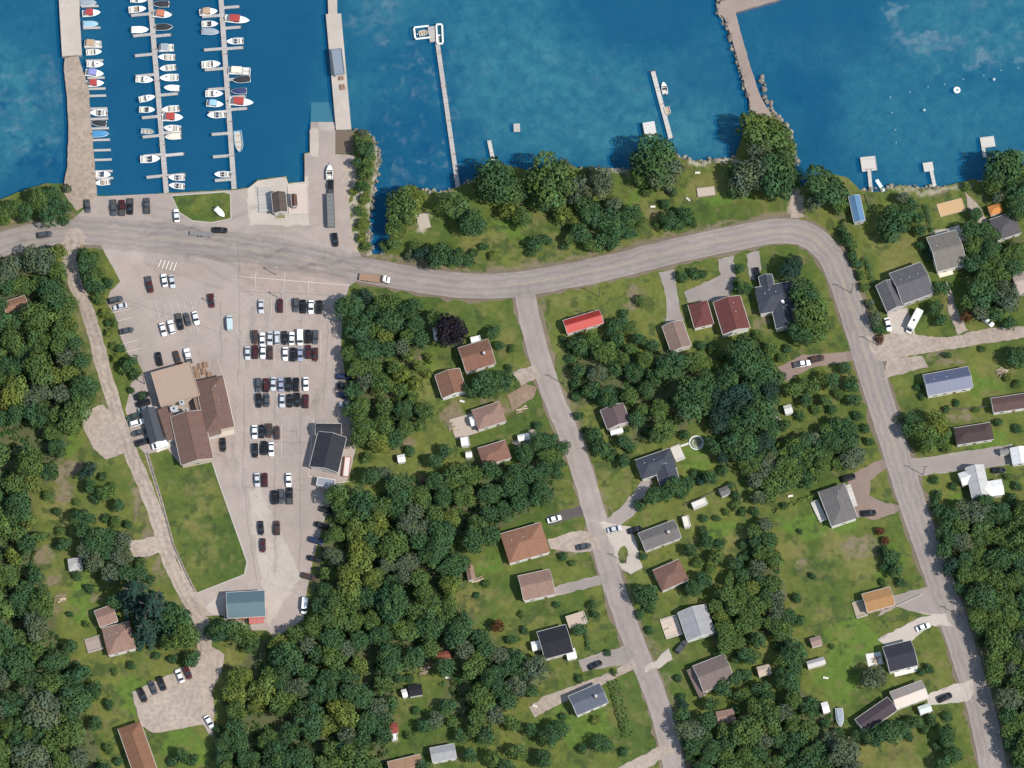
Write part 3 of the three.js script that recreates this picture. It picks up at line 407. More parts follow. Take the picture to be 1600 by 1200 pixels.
function block(root, q, o) {
  const h = (o.h ?? 2.9) + (o.plain ? 0 : 0.4); let { ctr, L, W, ang } = frameOf(q, h + (o.rise ?? 1.5) * 0.3);
  FOOT.push(q); if (o.ridge === 'v') { [L, W] = [W, L]; ang -= Math.PI / 2; }
  const mtx = new THREE.Matrix4().makeRotationY(ang).setPosition(ctr.x - root.position.x, 0, ctr.z - root.position.z);
  const add = (name, g, m, par = root) => mesh(name, g.applyMatrix4(mtx), m, par);
  const rise = o.type === 'flat' ? 0 : o.rise ?? Math.min(2.6, W * 0.22), ov = o.over ?? 0.34, iL = L / 2 - ov, iW = W / 2 - ov, base = o.base ?? 0;
  const wallMat = std(...(o.wall ?? [0.55, 0.52, 0.48]), 0.85), roofMat = o.metal ? M(seamMap, o.roof, 0.45, 0.15) : o.type === 'flat' ? std(...o.roof, 0.95) : M(courseMap, o.roof);
  const wh = h - 0.04;
  for (const s of [-1, 1]) {
    add('wall', box(iL * 2, wh - base, 0.2, 0, (wh + base) / 2, s * (iW - 0.1)), wallMat);
    if (o.type === 'gable') { const sh = new THREE.Shape([[-iW + 0.2, base], [iW - 0.2, base], [iW - 0.2, wh], [0, wh + rise * (iW - 0.2) / (W / 2) - 0.03], [-iW + 0.2, wh]].map(p => new THREE.Vector2(...p))); add('wall', new THREE.ExtrudeGeometry(sh, { depth: 0.2, bevelEnabled: false }).rotateY(Math.PI / 2).translate(s * (iL - 0.1) - 0.1, 0, 0), wallMat); }
    else add('wall', box(0.2, wh - base, iW * 2 - 0.4, s * (iL - 0.1), (wh + base) / 2, 0), wallMat);
  }
  const X = V3(1, 0, 0), Z = V3(0, 0, 1), l = L / 2, w = W / 2, y = h + 0.12;
  if (o.type === 'flat') {
    add('roof', slab([V3(-l, y, -w), V3(l, y, -w), V3(l, y, w), V3(-l, y, w)], 0.16, X), roofMat);
    const pm = o.trim ? std(...o.trim, 0.8) : trimMat;
    for (const s of [-1, 1]) { add('parapet', box(L, 0.3, 0.22, 0, y + 0.15, s * (w - 0.11)), pm); add('parapet', box(0.22, 0.3, W - 0.44, s * (l - 0.11), y + 0.15, 0), pm); }
  } else if (o.type === 'hip') {
    const k = Math.max(0.3, l - w * 0.95), t = y + rise;
    for (const s of [-1, 1]) {
      add('roof_slope', slab([V3(-l, y, s * w), V3(l, y, s * w), V3(k, t, 0), V3(-k, t, 0)], 0.14, X), roofMat);
      add('roof_slope', slab([V3(s * l, y, -w), V3(s * l, y, w), V3(s * k, t, 0)], 0.14, Z), roofMat);
    }
    add('ridge_cap', box(k * 2 + 0.2, 0.09, 0.3, 0, t + 0.02, 0), roofMat);
  } else if (o.type === 'shed') {
    add('roof_slope', slab([V3(-l, y + rise, -w), V3(l, y + rise, -w), V3(l, y, w), V3(-l, y, w)], 0.12, X), roofMat);
    add('wall', box(iL * 2 - 0.5, rise, 0.18, 0, y + rise / 2 - 0.15, -iW + 0.2), wallMat);
  } else {
    for (const s of [-1, 1]) add('roof_slope', slab([V3(-l, y, s * w), V3(l, y, s * w), V3(l, y + rise, 0), V3(-l, y + rise, 0)], 0.14, X), roofMat);
    add('ridge_cap', box(L + 0.04, 0.09, 0.32, 0, y + rise + 0.02, 0), roofMat);
    if (!o.plain) for (const s of [-1, 1]) for (const e of [-1, 1]) { const a = Math.atan2(rise, w); add('barge_board', box(0.1, 0.2, Math.hypot(w, rise), 0, 0, 0).rotateX(e * a).translate(s * (l + 0.06), y + rise / 2 - 0.06, e * w / 2), trimMat); }
  }
  if (o.type !== 'flat' && !o.plain) for (const s of [-1, 1]) add('gutter', box(L, 0.12, 0.13, 0, y - 0.1, s * (w + 0.07)), trimMat);
  if (!o.plain) {
    const nW = Math.max(1, Math.floor(L / 3.6));
    for (const s of [-1, 1]) for (let i = 0; i < nW; i++) {
      const x = (i + 0.5) / nW * iL * 1.8 - iL * 0.9, door = s === 1 && i === (nW >> 1) && !o.nodoor, zz = s * (iW + 0.03);
      if (door) { const d = add('door', box(0.95, 2.05, 0.07, x, base + 1.03, zz), doorMat); add('door_frame', box(1.15, 0.1, 0.1, x, base + 2.12, zz), trimMat, d); }
      else { const f = add('window', join([box(1.3, 0.1, 0.1, x, 2.05, zz), box(1.3, 0.1, 0.1, x, 0.95, zz), box(0.1, 1.0, 0.1, x - 0.6, 1.5, zz), box(0.1, 1.0, 0.1, x + 0.6, 1.5, zz)]), trimMat); add('pane', box(1.1, 1.0, 0.04, x, 1.5, zz), glassMat, f); }
    }
    for (const s of [-1, 1]) { const f = add('window', join([box(0.1, 0.1, 1.2, s * (iL + 0.03), 2.05, 0), box(0.1, 0.1, 1.2, s * (iL + 0.03), 0.95, 0), box(0.1, 1.0, 0.1, s * (iL + 0.03), 1.5, -0.55), box(0.1, 1.0, 0.1, s * (iL + 0.03), 1.5, 0.55)]), trimMat); add('pane', box(0.04, 1.0, 1.0, s * (iL + 0.03), 1.5, 0), glassMat, f); }
  }
  if (o.chimney) { const c = add('chimney', box(0.75, 1.5 + rise, 0.75, L * 0.22, h + rise * 0.5 + 0.5, W * 0.1), std(0.26, 0.15, 0.11, 0.9)); add('chimney_cap', box(0.9, 0.12, 0.9, L * 0.22, h + rise + 1.3, W * 0.1), std(0.35, 0.33, 0.31, 0.9), c); }
  if (o.vents) for (let i = 0; i < o.vents; i++) add('roof_vent', cyl(0.14, 0.16, 0.5, 8, -L * 0.3 + i * L * 0.28, y + rise * (o.type === 'flat' ? 0 : 0.55) + 0.25, -W * 0.16), std(0.42, 0.42, 0.42, 0.5));
  if (o.skylight) { const a = Math.atan2(rise, w); add('skylight', box(0.9, 0.08, 1.2).rotateX(a).translate(L * 0.1, y + rise * 0.5 + 0.06, w * 0.5), std(0.72, 0.74, 0.76, 0.15)); }
}
const LANDMARKS = [];
function building(name, category, label, blocks, group) {
  if (name !== 'garden_shed') { const q = blocks[0][0]; LANDMARKS.push([(q[0][0] + q[2][0]) / 2, (q[0][1] + q[2][1]) / 2, label.split(/ (?:beside|with|at|in|below|above|deep|among|half|north|south|east|west|behind|on|by|between|inside|under|cut|facing|standing|beyond) /)[0]]); }
  const root = new THREE.Group(); top(root, name, label, category, group);
  const f = frameOf(blocks[0][0], 3); root.position.set(f.ctr.x, 0, f.ctr.z);
  for (const [q, o] of blocks) block(root, q, { type: 'gable', ...o });
  root.children.forEach(m => { m.castShadow = m.receiveShadow = true; }); return root;
}
// a low platform: deck, patio or slab resting on the ground or reaching down
function platform(name, category, label, q, h, th, mat, opt = {}) {
  const { ctr, L, W, ang } = frameOf(q, h), root = new THREE.Group(); top(root, name, label, category, opt.group); root.position.set(ctr.x, h - th, ctr.z); root.rotation.y = ang;
  mesh(opt.part ?? 'deck', slab([V3(-L / 2, th, -W / 2), V3(L / 2, th, -W / 2), V3(L / 2, th, W / 2), V3(-L / 2, th, W / 2)], Math.min(th, 0.25), V3(1, 0, 0)), mat, root);
  for (const s of [-1, 1]) for (const e of [-1, 1]) if (opt.posts) mesh('post', cyl(0.11, 0.11, opt.posts, 8, s * (L / 2 - 0.2), th - 0.1 - opt.posts / 2 + (opt.up ?? 0), e * (W / 2 - 0.2)), std(0.22, 0.17, 0.13, 0.9), root);
  if (opt.edge) for (const e of [-1, 1]) { mesh('edge_board', box(L, 0.18, 0.16, 0, th + 0.06, e * (W / 2 - 0.06)), opt.edge, root); mesh('edge_board', box(0.16, 0.18, W - 0.4, e * (L / 2 - 0.08), th + 0.06, 0), opt.edge, root); }
  if (opt.rail) for (const e of [-1, 1]) mesh('railing', join([box(L, 0.08, 0.08, 0, th + 0.95, e * (W / 2 - 0.1)), ...Array.from({ length: 6 }, (_, i) => box(0.07, 0.95, 0.07, -L / 2 + 0.1 + i / 5 * (L - 0.2), th + 0.47, e * (W / 2 - 0.1)))]), std(0.6, 0.58, 0.55, 0.8), root);
  return root;
}
// ---------------------------------------------------------------- vehicles
const tyre = std(0.025, 0.025, 0.026, 0.8), hub = std(0.45, 0.45, 0.46, 0.35, { metalness: 0.8 }), carGlass = std(0.02, 0.026, 0.032, 0.08), lampMat = std(0.75, 0.75, 0.72, 0.2), tailMat = std(0.35, 0.02, 0.02, 0.3), darkTrim = std(0.04, 0.04, 0.042, 0.6);
const PAINT = { black: [0.007, 0.007, 0.009], grey: [0.055, 0.058, 0.065], silver: [0.42, 0.43, 0.45], white: [0.72, 0.72, 0.71], maroon: [0.050, 0.010, 0.013], brown: [0.050, 0.028, 0.022], navy: [0.014, 0.024, 0.07], lavender: [0.24, 0.25, 0.34], green: [0.035, 0.055, 0.04], teal: [0.38, 0.46, 0.47], red: [0.35, 0.03, 0.025] };
function quadGeo(...q) { const pos = []; for (const [a, b, c, d] of q) for (const p of [a, b, c, a, c, d]) pos.push(...p); const g = new THREE.BufferGeometry(); g.setAttribute('position', new THREE.Float32BufferAttribute(pos, 3)); g.computeVertexNormals(); return g; }
function loft(st) { // st: [x, half width, y low, y high, crown inset] rounded box sections along x
  const ring = ([x, w, y0, y1, r = 0.12]) => [[x, y0, -w + r * 0.4], [x, y0 + r, -w], [x, y1 - r, -w], [x, y1 - r * 0.25, -w + r * 0.7], [x, y1, -w + r * 2], [x, y1 + 0.02, 0], [x, y1, w - r * 2], [x, y1 - r * 0.25, w - r * 0.7], [x, y1 - r, w], [x, y0 + r, w], [x, y0, w - r * 0.4]];
  const rings = st.map(ring), n = rings[0].length, pos = [], idx = [];
  for (const r of rings) for (const p of r) pos.push(...p);
  for (let i = 0; i + 1 < rings.length; i++) for (let k = 0; k < n; k++) { const a = i * n + k, b = i * n + (k + 1) % n; idx.push(a, b, a + n, b, b + n, a + n); }
  for (const [i, s] of [[0, 1], [rings.length - 1, -1]]) for (let k = 1; k + 1 < n; k++) s > 0 ? idx.push(i * n, i * n + k + 1, i * n + k) : idx.push(i * n, i * n + k, i * n + k + 1);
  const g = new THREE.BufferGeometry(); g.setAttribute('position', new THREE.Float32BufferAttribute(pos, 3)); g.setIndex(idx); g.computeVertexNormals(); return g;
}
const CAR = {
  sedan: { L: 4.7, w: 0.92, body: [[-2.35, 0.70, 0.35, 0.80], [-2.2, 0.84, 0.25, 0.93], [-1.2, 0.92, 0.22, 0.98], [0.4, 0.92, 0.22, 0.98], [1.5, 0.90, 0.22, 0.90], [2.15, 0.82, 0.25, 0.78], [2.36, 0.62, 0.34, 0.66]], cab: [-1.75, -0.95, 0.35, 1.2, 0.97, 1.42], wheels: 1.42 },
  suv: { L: 4.85, w: 0.96, body: [[-2.42, 0.82, 0.40, 0.98], [-2.3, 0.92, 0.32, 1.08], [-1.0, 0.96, 0.28, 1.10], [0.6, 0.96, 0.28, 1.10], [1.6, 0.94, 0.28, 1.05], [2.25, 0.88, 0.32, 0.95], [2.43, 0.70, 0.42, 0.8]], cab: [-2.28, -1.95, 0.35, 1.15, 1.08, 1.72], wheels: 1.45 },
  pickup: { L: 5.7, w: 0.99, body: [[-2.85, 0.94, 0.45, 0.80], [-2.8, 0.98, 0.40, 0.82], [-0.85, 0.99, 0.38, 0.82], [-0.75, 0.99, 0.36, 1.12], [1.3, 0.99, 0.36, 1.12], [2.0, 0.97, 0.36, 1.06], [2.7, 0.92, 0.40, 0.98], [2.86, 0.76, 0.46, 0.85]], cab: [-0.72, -0.55, 0.75, 1.5, 1.1, 1.82], wheels: 1.75 },
  van: { L: 5.3, w: 1.0, body: [[-2.65, 0.92, 0.38, 1.1], [-2.6, 0.98, 0.32, 1.2], [0.9, 1.0, 0.30, 1.2], [1.7, 0.98, 0.30, 1.16], [2.4, 0.92, 0.34, 1.0], [2.65, 0.74, 0.42, 0.85]], cab: [-2.6, -2.5, 1.2, 1.95, 1.18, 1.98], wheels: 1.65 },
};
const carProto = {};
function carModel(type, colour) {
  const key = type + colour; if (carProto[key]) return carProto[key].clone();
  const s = CAR[type], root = new THREE.Group(), m = phys(...PAINT[colour], 0.45, { clearcoat: 0.12, clearcoatRoughness: 0.2, specularIntensity: 0.4 });
  carGeo[type] ??= carGeometry(s, type);
  for (const [name, g, mat] of carGeo[type]) mesh(name, g, mat ?? m, root);
  const wg = cyl(0.34, 0.34, 0.22, 14).rotateX(Math.PI / 2), hg = cyl(0.2, 0.2, 0.235, 10).rotateX(Math.PI / 2);
  for (const x of [-1, 1]) for (const z of [-1, 1]) { const w = mesh('wheel', wg, tyre, root); w.position.set(x * s.wheels, 0.34, z * (s.w - 0.12)); mesh('rim', hg, hub, w); }
  shade(root); return (carProto[key] = root).clone();
}
const carGeo = {};
function carGeometry(s, type) {
  const [xb, xrb, xrf, xf, y0, y1] = s.cab, wb = s.w - 0.05, wt = s.w - (type === 'van' ? 0.12 : 0.26), out = [['body', loft(s.body)]];
  const c = (x, y, z) => [x, y, z];
  out.push(['roof', loft([[xrb - 0.06, wt - 0.05, y1 - 0.05, y1 - 0.005, 0.03], [xrb + 0.15, wt + 0.01, y1 - 0.05, y1 + 0.035, 0.03], [xrf - 0.15, wt + 0.01, y1 - 0.05, y1 + 0.035, 0.03], [xrf + 0.06, wt - 0.06, y1 - 0.05, y1 - 0.005, 0.03]])]);
  out.push(['windshield', quadGeo([c(xf, y0, wb - 0.08), c(xf, y0, -wb + 0.08), c(xrf, y1 - 0.02, -wt), c(xrf, y1 - 0.02, wt)]), carGlass]);
  out.push(['rear_window', quadGeo([c(xb, y0, -wb + 0.06), c(xb, y0, wb - 0.06), c(xrb, y1 - 0.02, wt), c(xrb, y1 - 0.02, -wt)]), type === 'van' ? null : carGlass]);
  for (const z of [-1, 1]) { const a = c(xb, y0, z * (wb - 0.06)), b = c(xf, y0, z * (wb - 0.08)), d = c(xrf, y1 - 0.02, z * wt), e = c(xrb, y1 - 0.02, z * wt); out.push(['side_window', z > 0 ? quadGeo([a, b, d, e]) : quadGeo([b, a, e, d]), type === 'van' ? null : carGlass]); out.push(['mirror', box(0.14, 0.12, 0.2, xf - 0.25, y0 + 0.06, z * (s.w + 0.06)), darkTrim]); out.push(['headlight', box(0.22, 0.12, 0.34, s.L / 2 - 0.24, s.body.at(-2)[3] - 0.08, z * (s.w - 0.34)), lampMat]); out.push(['taillight', box(0.1, 0.16, 0.26, -s.L / 2 + 0.07, s.body[1][3] - 0.2, z * (s.w - 0.3)), tailMat]); }
  if (type === 'pickup') out.push(['cargo_bed', join([box(1.92, 0.04, 1.6, -1.8, 0.86, 0), box(1.95, 0.3, 0.12, -1.8, 0.97, 0.9), box(1.95, 0.3, 0.12, -1.8, 0.97, -0.9), box(0.1, 0.3, 1.9, -2.8, 0.97, 0)]), darkTrim]);
  if (type === 'suv') out.push(['roof_rail', join([box(1.9, 0.05, 0.05, -0.8, y1 + 0.07, 0.6), box(1.9, 0.05, 0.05, -0.8, y1 + 0.07, -0.6)]), darkTrim]);
  return out;
}
function place(o, x, y, deg, h = 0) { // deg: heading in the photo, clockwise from the right
  const a = P(x, y, h), b = P(x + Math.cos(deg * Math.PI / 180) * 10, y + Math.sin(deg * Math.PI / 180) * 10, h);
  o.position.copy(a); o.rotation.y = Math.atan2(-(b.z - a.z), b.x - a.x);
}
function car(type, colour, x, y, deg, label, group) { const o = carModel(type, colour); top(o, type === 'pickup' ? 'pickup_truck' : type === 'van' ? 'van' : 'parked_car', label, type === 'pickup' ? 'pickup' : type === 'van' ? 'van' : 'car', group); place(o, x, y, deg, 0.06); o.position.y = 0.1; FOOT.push([[x - 8, y - 8], [x + 8, y - 8], [x + 8, y + 8], [x - 8, y + 8]]); return o; }
// ---------------------------------------------------------------- boats
const white = phys(0.74, 0.74, 0.72, 0.3, { clearcoat: 0.5, clearcoatRoughness: 0.15 }), seatMat = std(0.62, 0.58, 0.50, 0.7), metalMat = std(0.55, 0.56, 0.57, 0.35, { metalness: 0.7 });
const outline = (L, B, k = 1, n = 14, bl = 0.5) => { const r = []; for (let i = 0; i <= n; i++) { const t = i / n, x = -L / 2 + L * t, w = B / 2 * (t < bl ? 0.93 + 0.07 * t / bl : Math.pow(Math.max(0, 1 - Math.pow((t - bl) / (1 - bl), 2.3)), 0.8)); r.push([x * k, w * k]); } return r; };
function hullGeo(L, B, H, bl) {
  const o = outline(L, B, 1, 14, bl), pos = [], idx = [], rows = [[0.0, 0.45, -0.25], [0.82, 0.93, 0.05], [1, 1, H], [0.86, 0.97, H + 0.02], [0.84, 0.95, 0.12]];
  const pts = [...o, ...o.slice(0, -1).reverse().map(p => [p[0], -p[1]])], n = pts.length;
  for (const [w, l, y] of rows) for (const [x, z] of pts) pos.push(x * l + (y > 0.5 ? 0 : -0.03 * L), y, z * w);
  for (let r = 0; r + 1 < rows.length; r++) for (let k = 0; k < n; k++) { const a = r * n + k, b = r * n + (k + 1) % n; idx.push(a, a + n, b, b, a + n, b + n); }
  const g = new THREE.BufferGeometry(); g.setAttribute('position', new THREE.Float32BufferAttribute(pos, 3)); g.setIndex(idx); const h = g.toNonIndexed(); h.computeVertexNormals(); return h;
}
const plate = (pts, y, th) => new THREE.ExtrudeGeometry(new THREE.Shape(pts.map(p => new THREE.Vector2(p[0], -p[1]))), { depth: th, bevelEnabled: false }).rotateX(-Math.PI / 2).translate(0, y, 0);
const mirrored = half => [...half, ...half.slice().reverse().map(p => [p[0], -p[1]])];
const TINT = { red: [0.30, 0.035, 0.03], black: [0.015, 0.016, 0.02], navy: [0.02, 0.03, 0.10], blue: [0.05, 0.20, 0.38], sky: [0.24, 0.40, 0.50], tan: [0.36, 0.24, 0.15], grey: [0.24, 0.27, 0.30], orange: [0.40, 0.13, 0.07], violet: [0.20, 0.20, 0.42], cream: [0.58, 0.52, 0.42], white: [0.72, 0.72, 0.70] };
function boatModel(kind, L, tint, hullTint = 'white') {
  const root = new THREE.Group(), B = clamp(L * 0.42, 2.0, 2.9), H = 0.75, cm = std(...TINT[tint], 0.75, { id: 'boat' + tint }), hm = hullTint === 'white' ? white : std(...TINT[hullTint], 0.4, { id: 'hull' + hullTint });
  if (kind === 'pontoon') {
    for (const z of [-1, 1]) mesh('pontoon', new THREE.CapsuleGeometry(0.32, L - 0.8, 4, 10).rotateZ(Math.PI / 2).translate(0, 0.1, z * 0.8), metalMat, root);
    mesh('deck', box(L, 0.12, 2.5, 0, 0.5, 0), std(0.42, 0.40, 0.37, 0.8), root);
    for (const z of [-1, 1]) mesh('railing', box(L - 0.3, 0.6, 0.06, 0, 0.86, z * 1.2), hm, root);
    for (const x of [-1, 1]) mesh('railing', box(0.06, 0.6, 2.3, x * (L / 2 - 0.15), 0.86, 0), hm, root);
    for (const [x, z] of [[-0.3, 0.85], [0.28, -0.85], [0.3, 0.85]]) mesh('bench_seat', box(L * 0.26, 0.4, 0.6, x * L, 0.76, z), seatMat, root);
    mesh('canopy', box(L * 0.46, 0.06, 2.3, -L * 0.12, 2.1, 0), cm, root); for (const x of [-1, 1]) for (const z of [-1, 1]) mesh('canopy_pole', box(0.05, 1.5, 0.05, -L * 0.12 + x * L * 0.2, 1.33, z * 1.1), metalMat, root);
  } else {
    mesh('hull', hullGeo(L, B, H, kind === 'rowboat' ? 0.55 : 0.42), hm, root);
    mesh('floor', plate(mirrored(outline(L * 0.93, B * 0.82, 1, 10, 0.42)), 0.14, 0.05), std(0.40, 0.38, 0.34, 0.8), root);
    const fore = f => mirrored([[L * f, 0], ...outline(L * 0.985, B * 0.95, 1, 20, 0.42).filter(p => p[0] >= L * f)].map((p, i) => i ? p : [L * f, outline(L * 0.985, B * 0.95, 1, 20, 0.42).find(q => q[0] >= L * f)[1]]));
    if (kind === 'covered') { mesh('canvas_cover', plate(mirrored(outline(L * 0.92, B * 0.94, 1, 16, 0.42)), H, 0.1), cm, root); mesh('cover_ridge', loft([[-L * 0.42, B * 0.36, H + 0.05, H + 0.22, 0.05], [0, B * 0.34, H + 0.05, H + 0.48, 0.08], [L * 0.2, B * 0.26, H + 0.05, H + 0.4, 0.08], [L * 0.34, B * 0.14, H + 0.05, H + 0.2, 0.04]]), cm, root); }
    else if (kind === 'rowboat') for (const x of [-0.28, 0, 0.24]) mesh('thwart', box(0.35, 0.06, B * (x > 0.2 ? 0.6 : 0.82), x * L, 0.5, 0), std(0.35, 0.24, 0.15, 0.8), root);
    else {
      mesh('foredeck', plate(fore(kind === 'cuddy' ? -0.02 : 0.1), H - 0.02, 0.08), hm, root);
      if (kind === 'cuddy') { mesh('cabin', loft([[-L * 0.06, B * 0.36, H, H + 0.62, 0.1], [L * 0.14, B * 0.34, H, H + 0.55, 0.1], [L * 0.3, B * 0.2, H, H + 0.2, 0.06]]), hm, root); mesh('hatch', box(0.5, 0.04, 0.5, L * 0.12, H + 0.6, 0), carGlass, root); }
      mesh('windshield', box(0.06, 0.42, B * 0.8, L * (kind === 'cuddy' ? -0.07 : 0.09), H + 0.25, 0).rotateZ(0), carGlass, root);
      for (const z of [-1, 1]) mesh('seat', box(L * 0.12, 0.5, B * 0.25, -L * 0.06, 0.42, z * B * 0.2), tint === 'white' ? seatMat : cm, root);
      mesh('bench_seat', box(L * 0.1, 0.45, B * 0.66, -L * 0.34, 0.4, 0), seatMat, root);
      if (kind === 'canopy') { mesh('canopy', loft([[-L * 0.3, B * 0.42, 1.86, 1.9, 0.02], [-L * 0.1, B * 0.43, 1.9, 1.97, 0.02], [L * 0.1, B * 0.42, 1.86, 1.9, 0.02]]), cm, root); for (const x of [-1, 1]) for (const z of [-1, 1]) mesh('canopy_pole', box(0.05, 1.2, 0.05, -L * 0.1 + x * L * 0.18, 1.3, z * B * 0.4), metalMat, root); }
    }
    if (kind !== 'rowboat') { const mo = mesh('outboard_motor', loft([[-L / 2 - 0.5, 0.16, 0.5, 0.95, 0.06], [-L / 2 - 0.25, 0.2, 0.45, 1.1, 0.06], [-L / 2 - 0.02, 0.15, 0.5, 1.0, 0.06]]), darkTrim, root); mesh('motor_leg', box(0.16, 0.9, 0.1, -L / 2 - 0.22, 0.1, 0), darkTrim, mo); }
  }
  shade(root); return root;
}
function boat(kind, x, y, lenPx, deg, tint, label, group, opt = {}) {
  const o = boatModel(kind, lenPx * MPP * 1.05, tint, opt.hull); top(o, kind === 'rowboat' ? 'rowboat' : kind === 'pontoon' ? 'pontoon_boat' : 'motor_boat', label, 'boat', group); place(o, x, y, deg, opt.y ?? WATER_Y + 0.4); o.position.y = opt.y ?? WATER_Y + 0.12; return o;
}
// ---------------------------------------------------------------- trees
function leafy(count, sample, r, size) { // many small folded leaf sprays; sample() gives [position, outward, tint]
  const pos = new Float32Array(count * 18), nor = new Float32Array(count * 18), col = new Float32Array(count * 18);
  const a = V3(), b = V3(), n = V3(), q = V3(), e = V3();
  for (let i = 0; i < count; i++) {
    const [p, out, tint] = sample(i); const s = size * (0.6 + 0.8 * r());
    n.copy(out).multiplyScalar(0.85).add(e.set(r() - 0.5, r() - 0.5, r() - 0.5).multiplyScalar(1.7)).normalize();
    a.set(r() - 0.5, r() - 0.5, r() - 0.5).cross(n).normalize(); b.crossVectors(n, a);
    const fold = (r() - 0.3) * s * 0.6, k1 = 0.5 + 0.4 * r(), k2 = 0.5 + 0.4 * r();
    const c = [q.clone().copy(p).addScaledVector(a, -s).addScaledVector(n, -fold), p.clone().addScaledVector(b, -s * k1), p.clone().addScaledVector(a, s * 0.9).addScaledVector(n, -fold), p.clone().addScaledVector(b, s * k2)];
    const nn = e.copy(n).multiplyScalar(0.6).addScaledVector(out, 0.55); nn.y += 0.35; nn.normalize(); const o = i * 18;
    [c[0], c[1], c[3], c[1], c[2], c[3]].forEach((w, k) => { pos.set([w.x, w.y, w.z], o + k * 3); nor.set([nn.x, nn.y, nn.z], o + k * 3); col.set(tint, o + k * 3); });
  }
  const g = new THREE.BufferGeometry(); g.setAttribute('position', new THREE.BufferAttribute(pos, 3)); g.setAttribute('normal', new THREE.BufferAttribute(nor, 3)); g.setAttribute('color', new THREE.BufferAttribute(col, 3)); return g;
}
function crownGeo(seed, count = 3400, size = 0.062, flat = 0.72) {
  const r = rng(seed), lobes = [], nl = 15 + Math.floor(r() * 9);
  const ell = 0.75 + 0.45 * r(), rot = r() * 6.28;
  for (let i = 0; i < nl; i++) {
    const t = (i + 0.5) / nl, y = 1 - 1.5 * t, rad = Math.sqrt(Math.max(0, 1 - Math.min(1, y * y))), a = i * 2.39996 + r() * 0.8, k = 0.50 + 0.24 * r();
    const x0 = Math.cos(a) * rad * k, z0 = Math.sin(a) * rad * k * ell;
    const hueK = r(), v = 0.78 + 0.46 * r();
    lobes.push({ c: V3(x0 * Math.cos(rot) - z0 * Math.sin(rot), y * k * flat, x0 * Math.sin(rot) + z0 * Math.cos(rot)), r: 0.22 + 0.26 * r() * r() + 0.06, t: [v * (0.88 + 0.30 * hueK), v * (0.98 + 0.06 * hueK), v * (1.08 - 0.3 * hueK)] });
  }
  const w = lobes.map(l => l.r * l.r), W = w.reduce((x, y) => x + y);
  return leafy(count, () => {
    if (r() < 0.16) { const a = r() * 6.283, q = Math.sqrt(r()) * 0.62, j = 0.85 + 0.3 * r(); return [V3(Math.cos(a) * q, (r() - 0.6) * 0.7 * flat, Math.sin(a) * q), V3(Math.cos(a) * 0.4, 0.9, Math.sin(a) * 0.4), [j, j, j]]; }
    let k = r() * W, i = 0; while (i < nl - 1 && (k -= w[i]) > 0) i++;
    const l = lobes[i], u = 2 * r() - 0.72, uu = clamp(u, -1, 1), f = r() * 6.283, s = Math.sqrt(1 - uu * uu), out = V3(s * Math.cos(f), uu, s * Math.sin(f));
    const p = l.c.clone().addScaledVector(out, l.r * (1 - 0.32 * r() * r()) * (0.9 + 0.25 * vn(out.x * 3 + i * 9, out.z * 3))); p.y = Math.max(p.y, -0.75);
    const j = 0.86 + 0.28 * r();
    return [p, out, [l.t[0] * j, l.t[1] * j, l.t[2] * j]];
  }, r, size);
}
function spruceGeo(seed) {
  const r = rng(seed), tiers = 13, br = [];
  for (let t = 0; t < tiers; t++) for (let i = 0, n = 9 - (t >> 2); i < n; i++) br.push({ y: t / tiers, a: (i + r() * 0.7) / n * 6.283 + t, len: (1 - t / tiers) * (0.72 + 0.36 * r()) + 0.07, v: 0.8 + 0.4 * r() });
  return leafy(1900, () => { const b = br[Math.floor(Math.pow(r(), 1.35) * br.length)], k = Math.sqrt(r()), side = (r() - 0.5) * 0.24 * b.len, j = b.v * (0.85 + 0.3 * r()); return [V3(Math.cos(b.a) * b.len * k - Math.sin(b.a) * side, b.y * 2.4 - 0.10 * k * b.len, Math.sin(b.a) * b.len * k + Math.cos(b.a) * side), V3(Math.cos(b.a) * 0.5, 0.8, Math.sin(b.a) * 0.5).normalize(), [j, j, j]]; }, r, 0.065);
}
const TONE = { d: [0.062, 0.123, 0.054], m: [0.098, 0.158, 0.052], l: [0.150, 0.192, 0.052], g: [0.112, 0.145, 0.092], k: [0.036, 0.074, 0.056], p: [0.026, 0.021, 0.033], b: [0.115, 0.058, 0.030] };
const TONE_WORD = { d: 'deep green', m: 'mid green', l: 'yellow green', g: 'grey green', k: 'blackish green', p: 'dark purple', b: 'reddish brown' };
const leafMats = Object.fromEntries(Object.entries(TONE).map(([k, c]) => [k, new THREE.MeshPhysicalMaterial({ color: rgb(...c), vertexColors: true, roughness: 0.85, transmission: 0.3, thickness: 0, specularIntensity: 0.08, side: THREE.DoubleSide })]));
const barkMat = std(0.10, 0.075, 0.055, 0.95);
const crowns = Array.from({ length: 12 }, (_, i) => crownGeo(100 + i * 13)), smallCrowns = Array.from({ length: 5 }, (_, i) => crownGeo(500 + i * 17, 1200, 0.098, 0.8)), spruces = [1, 2, 3].map(i => spruceGeo(900 + i));
const trunkGeo = (() => { const g = [new THREE.CylinderGeometry(0.035, 0.07, 1, 7).translate(0, 0.5, 0)]; for (let i = 0; i < 5; i++) { const a = i * 1.26 + 0.4; g.push(new THREE.CylinderGeometry(0.012, 0.03, 0.5, 5).translate(0, 0.25, 0).rotateZ(-0.75).rotateY(a).translate(0, 0.62 + 0.06 * i, 0)); } return join(g); })();
let treeCount = 0;
const TREES = [], NAMED = [];
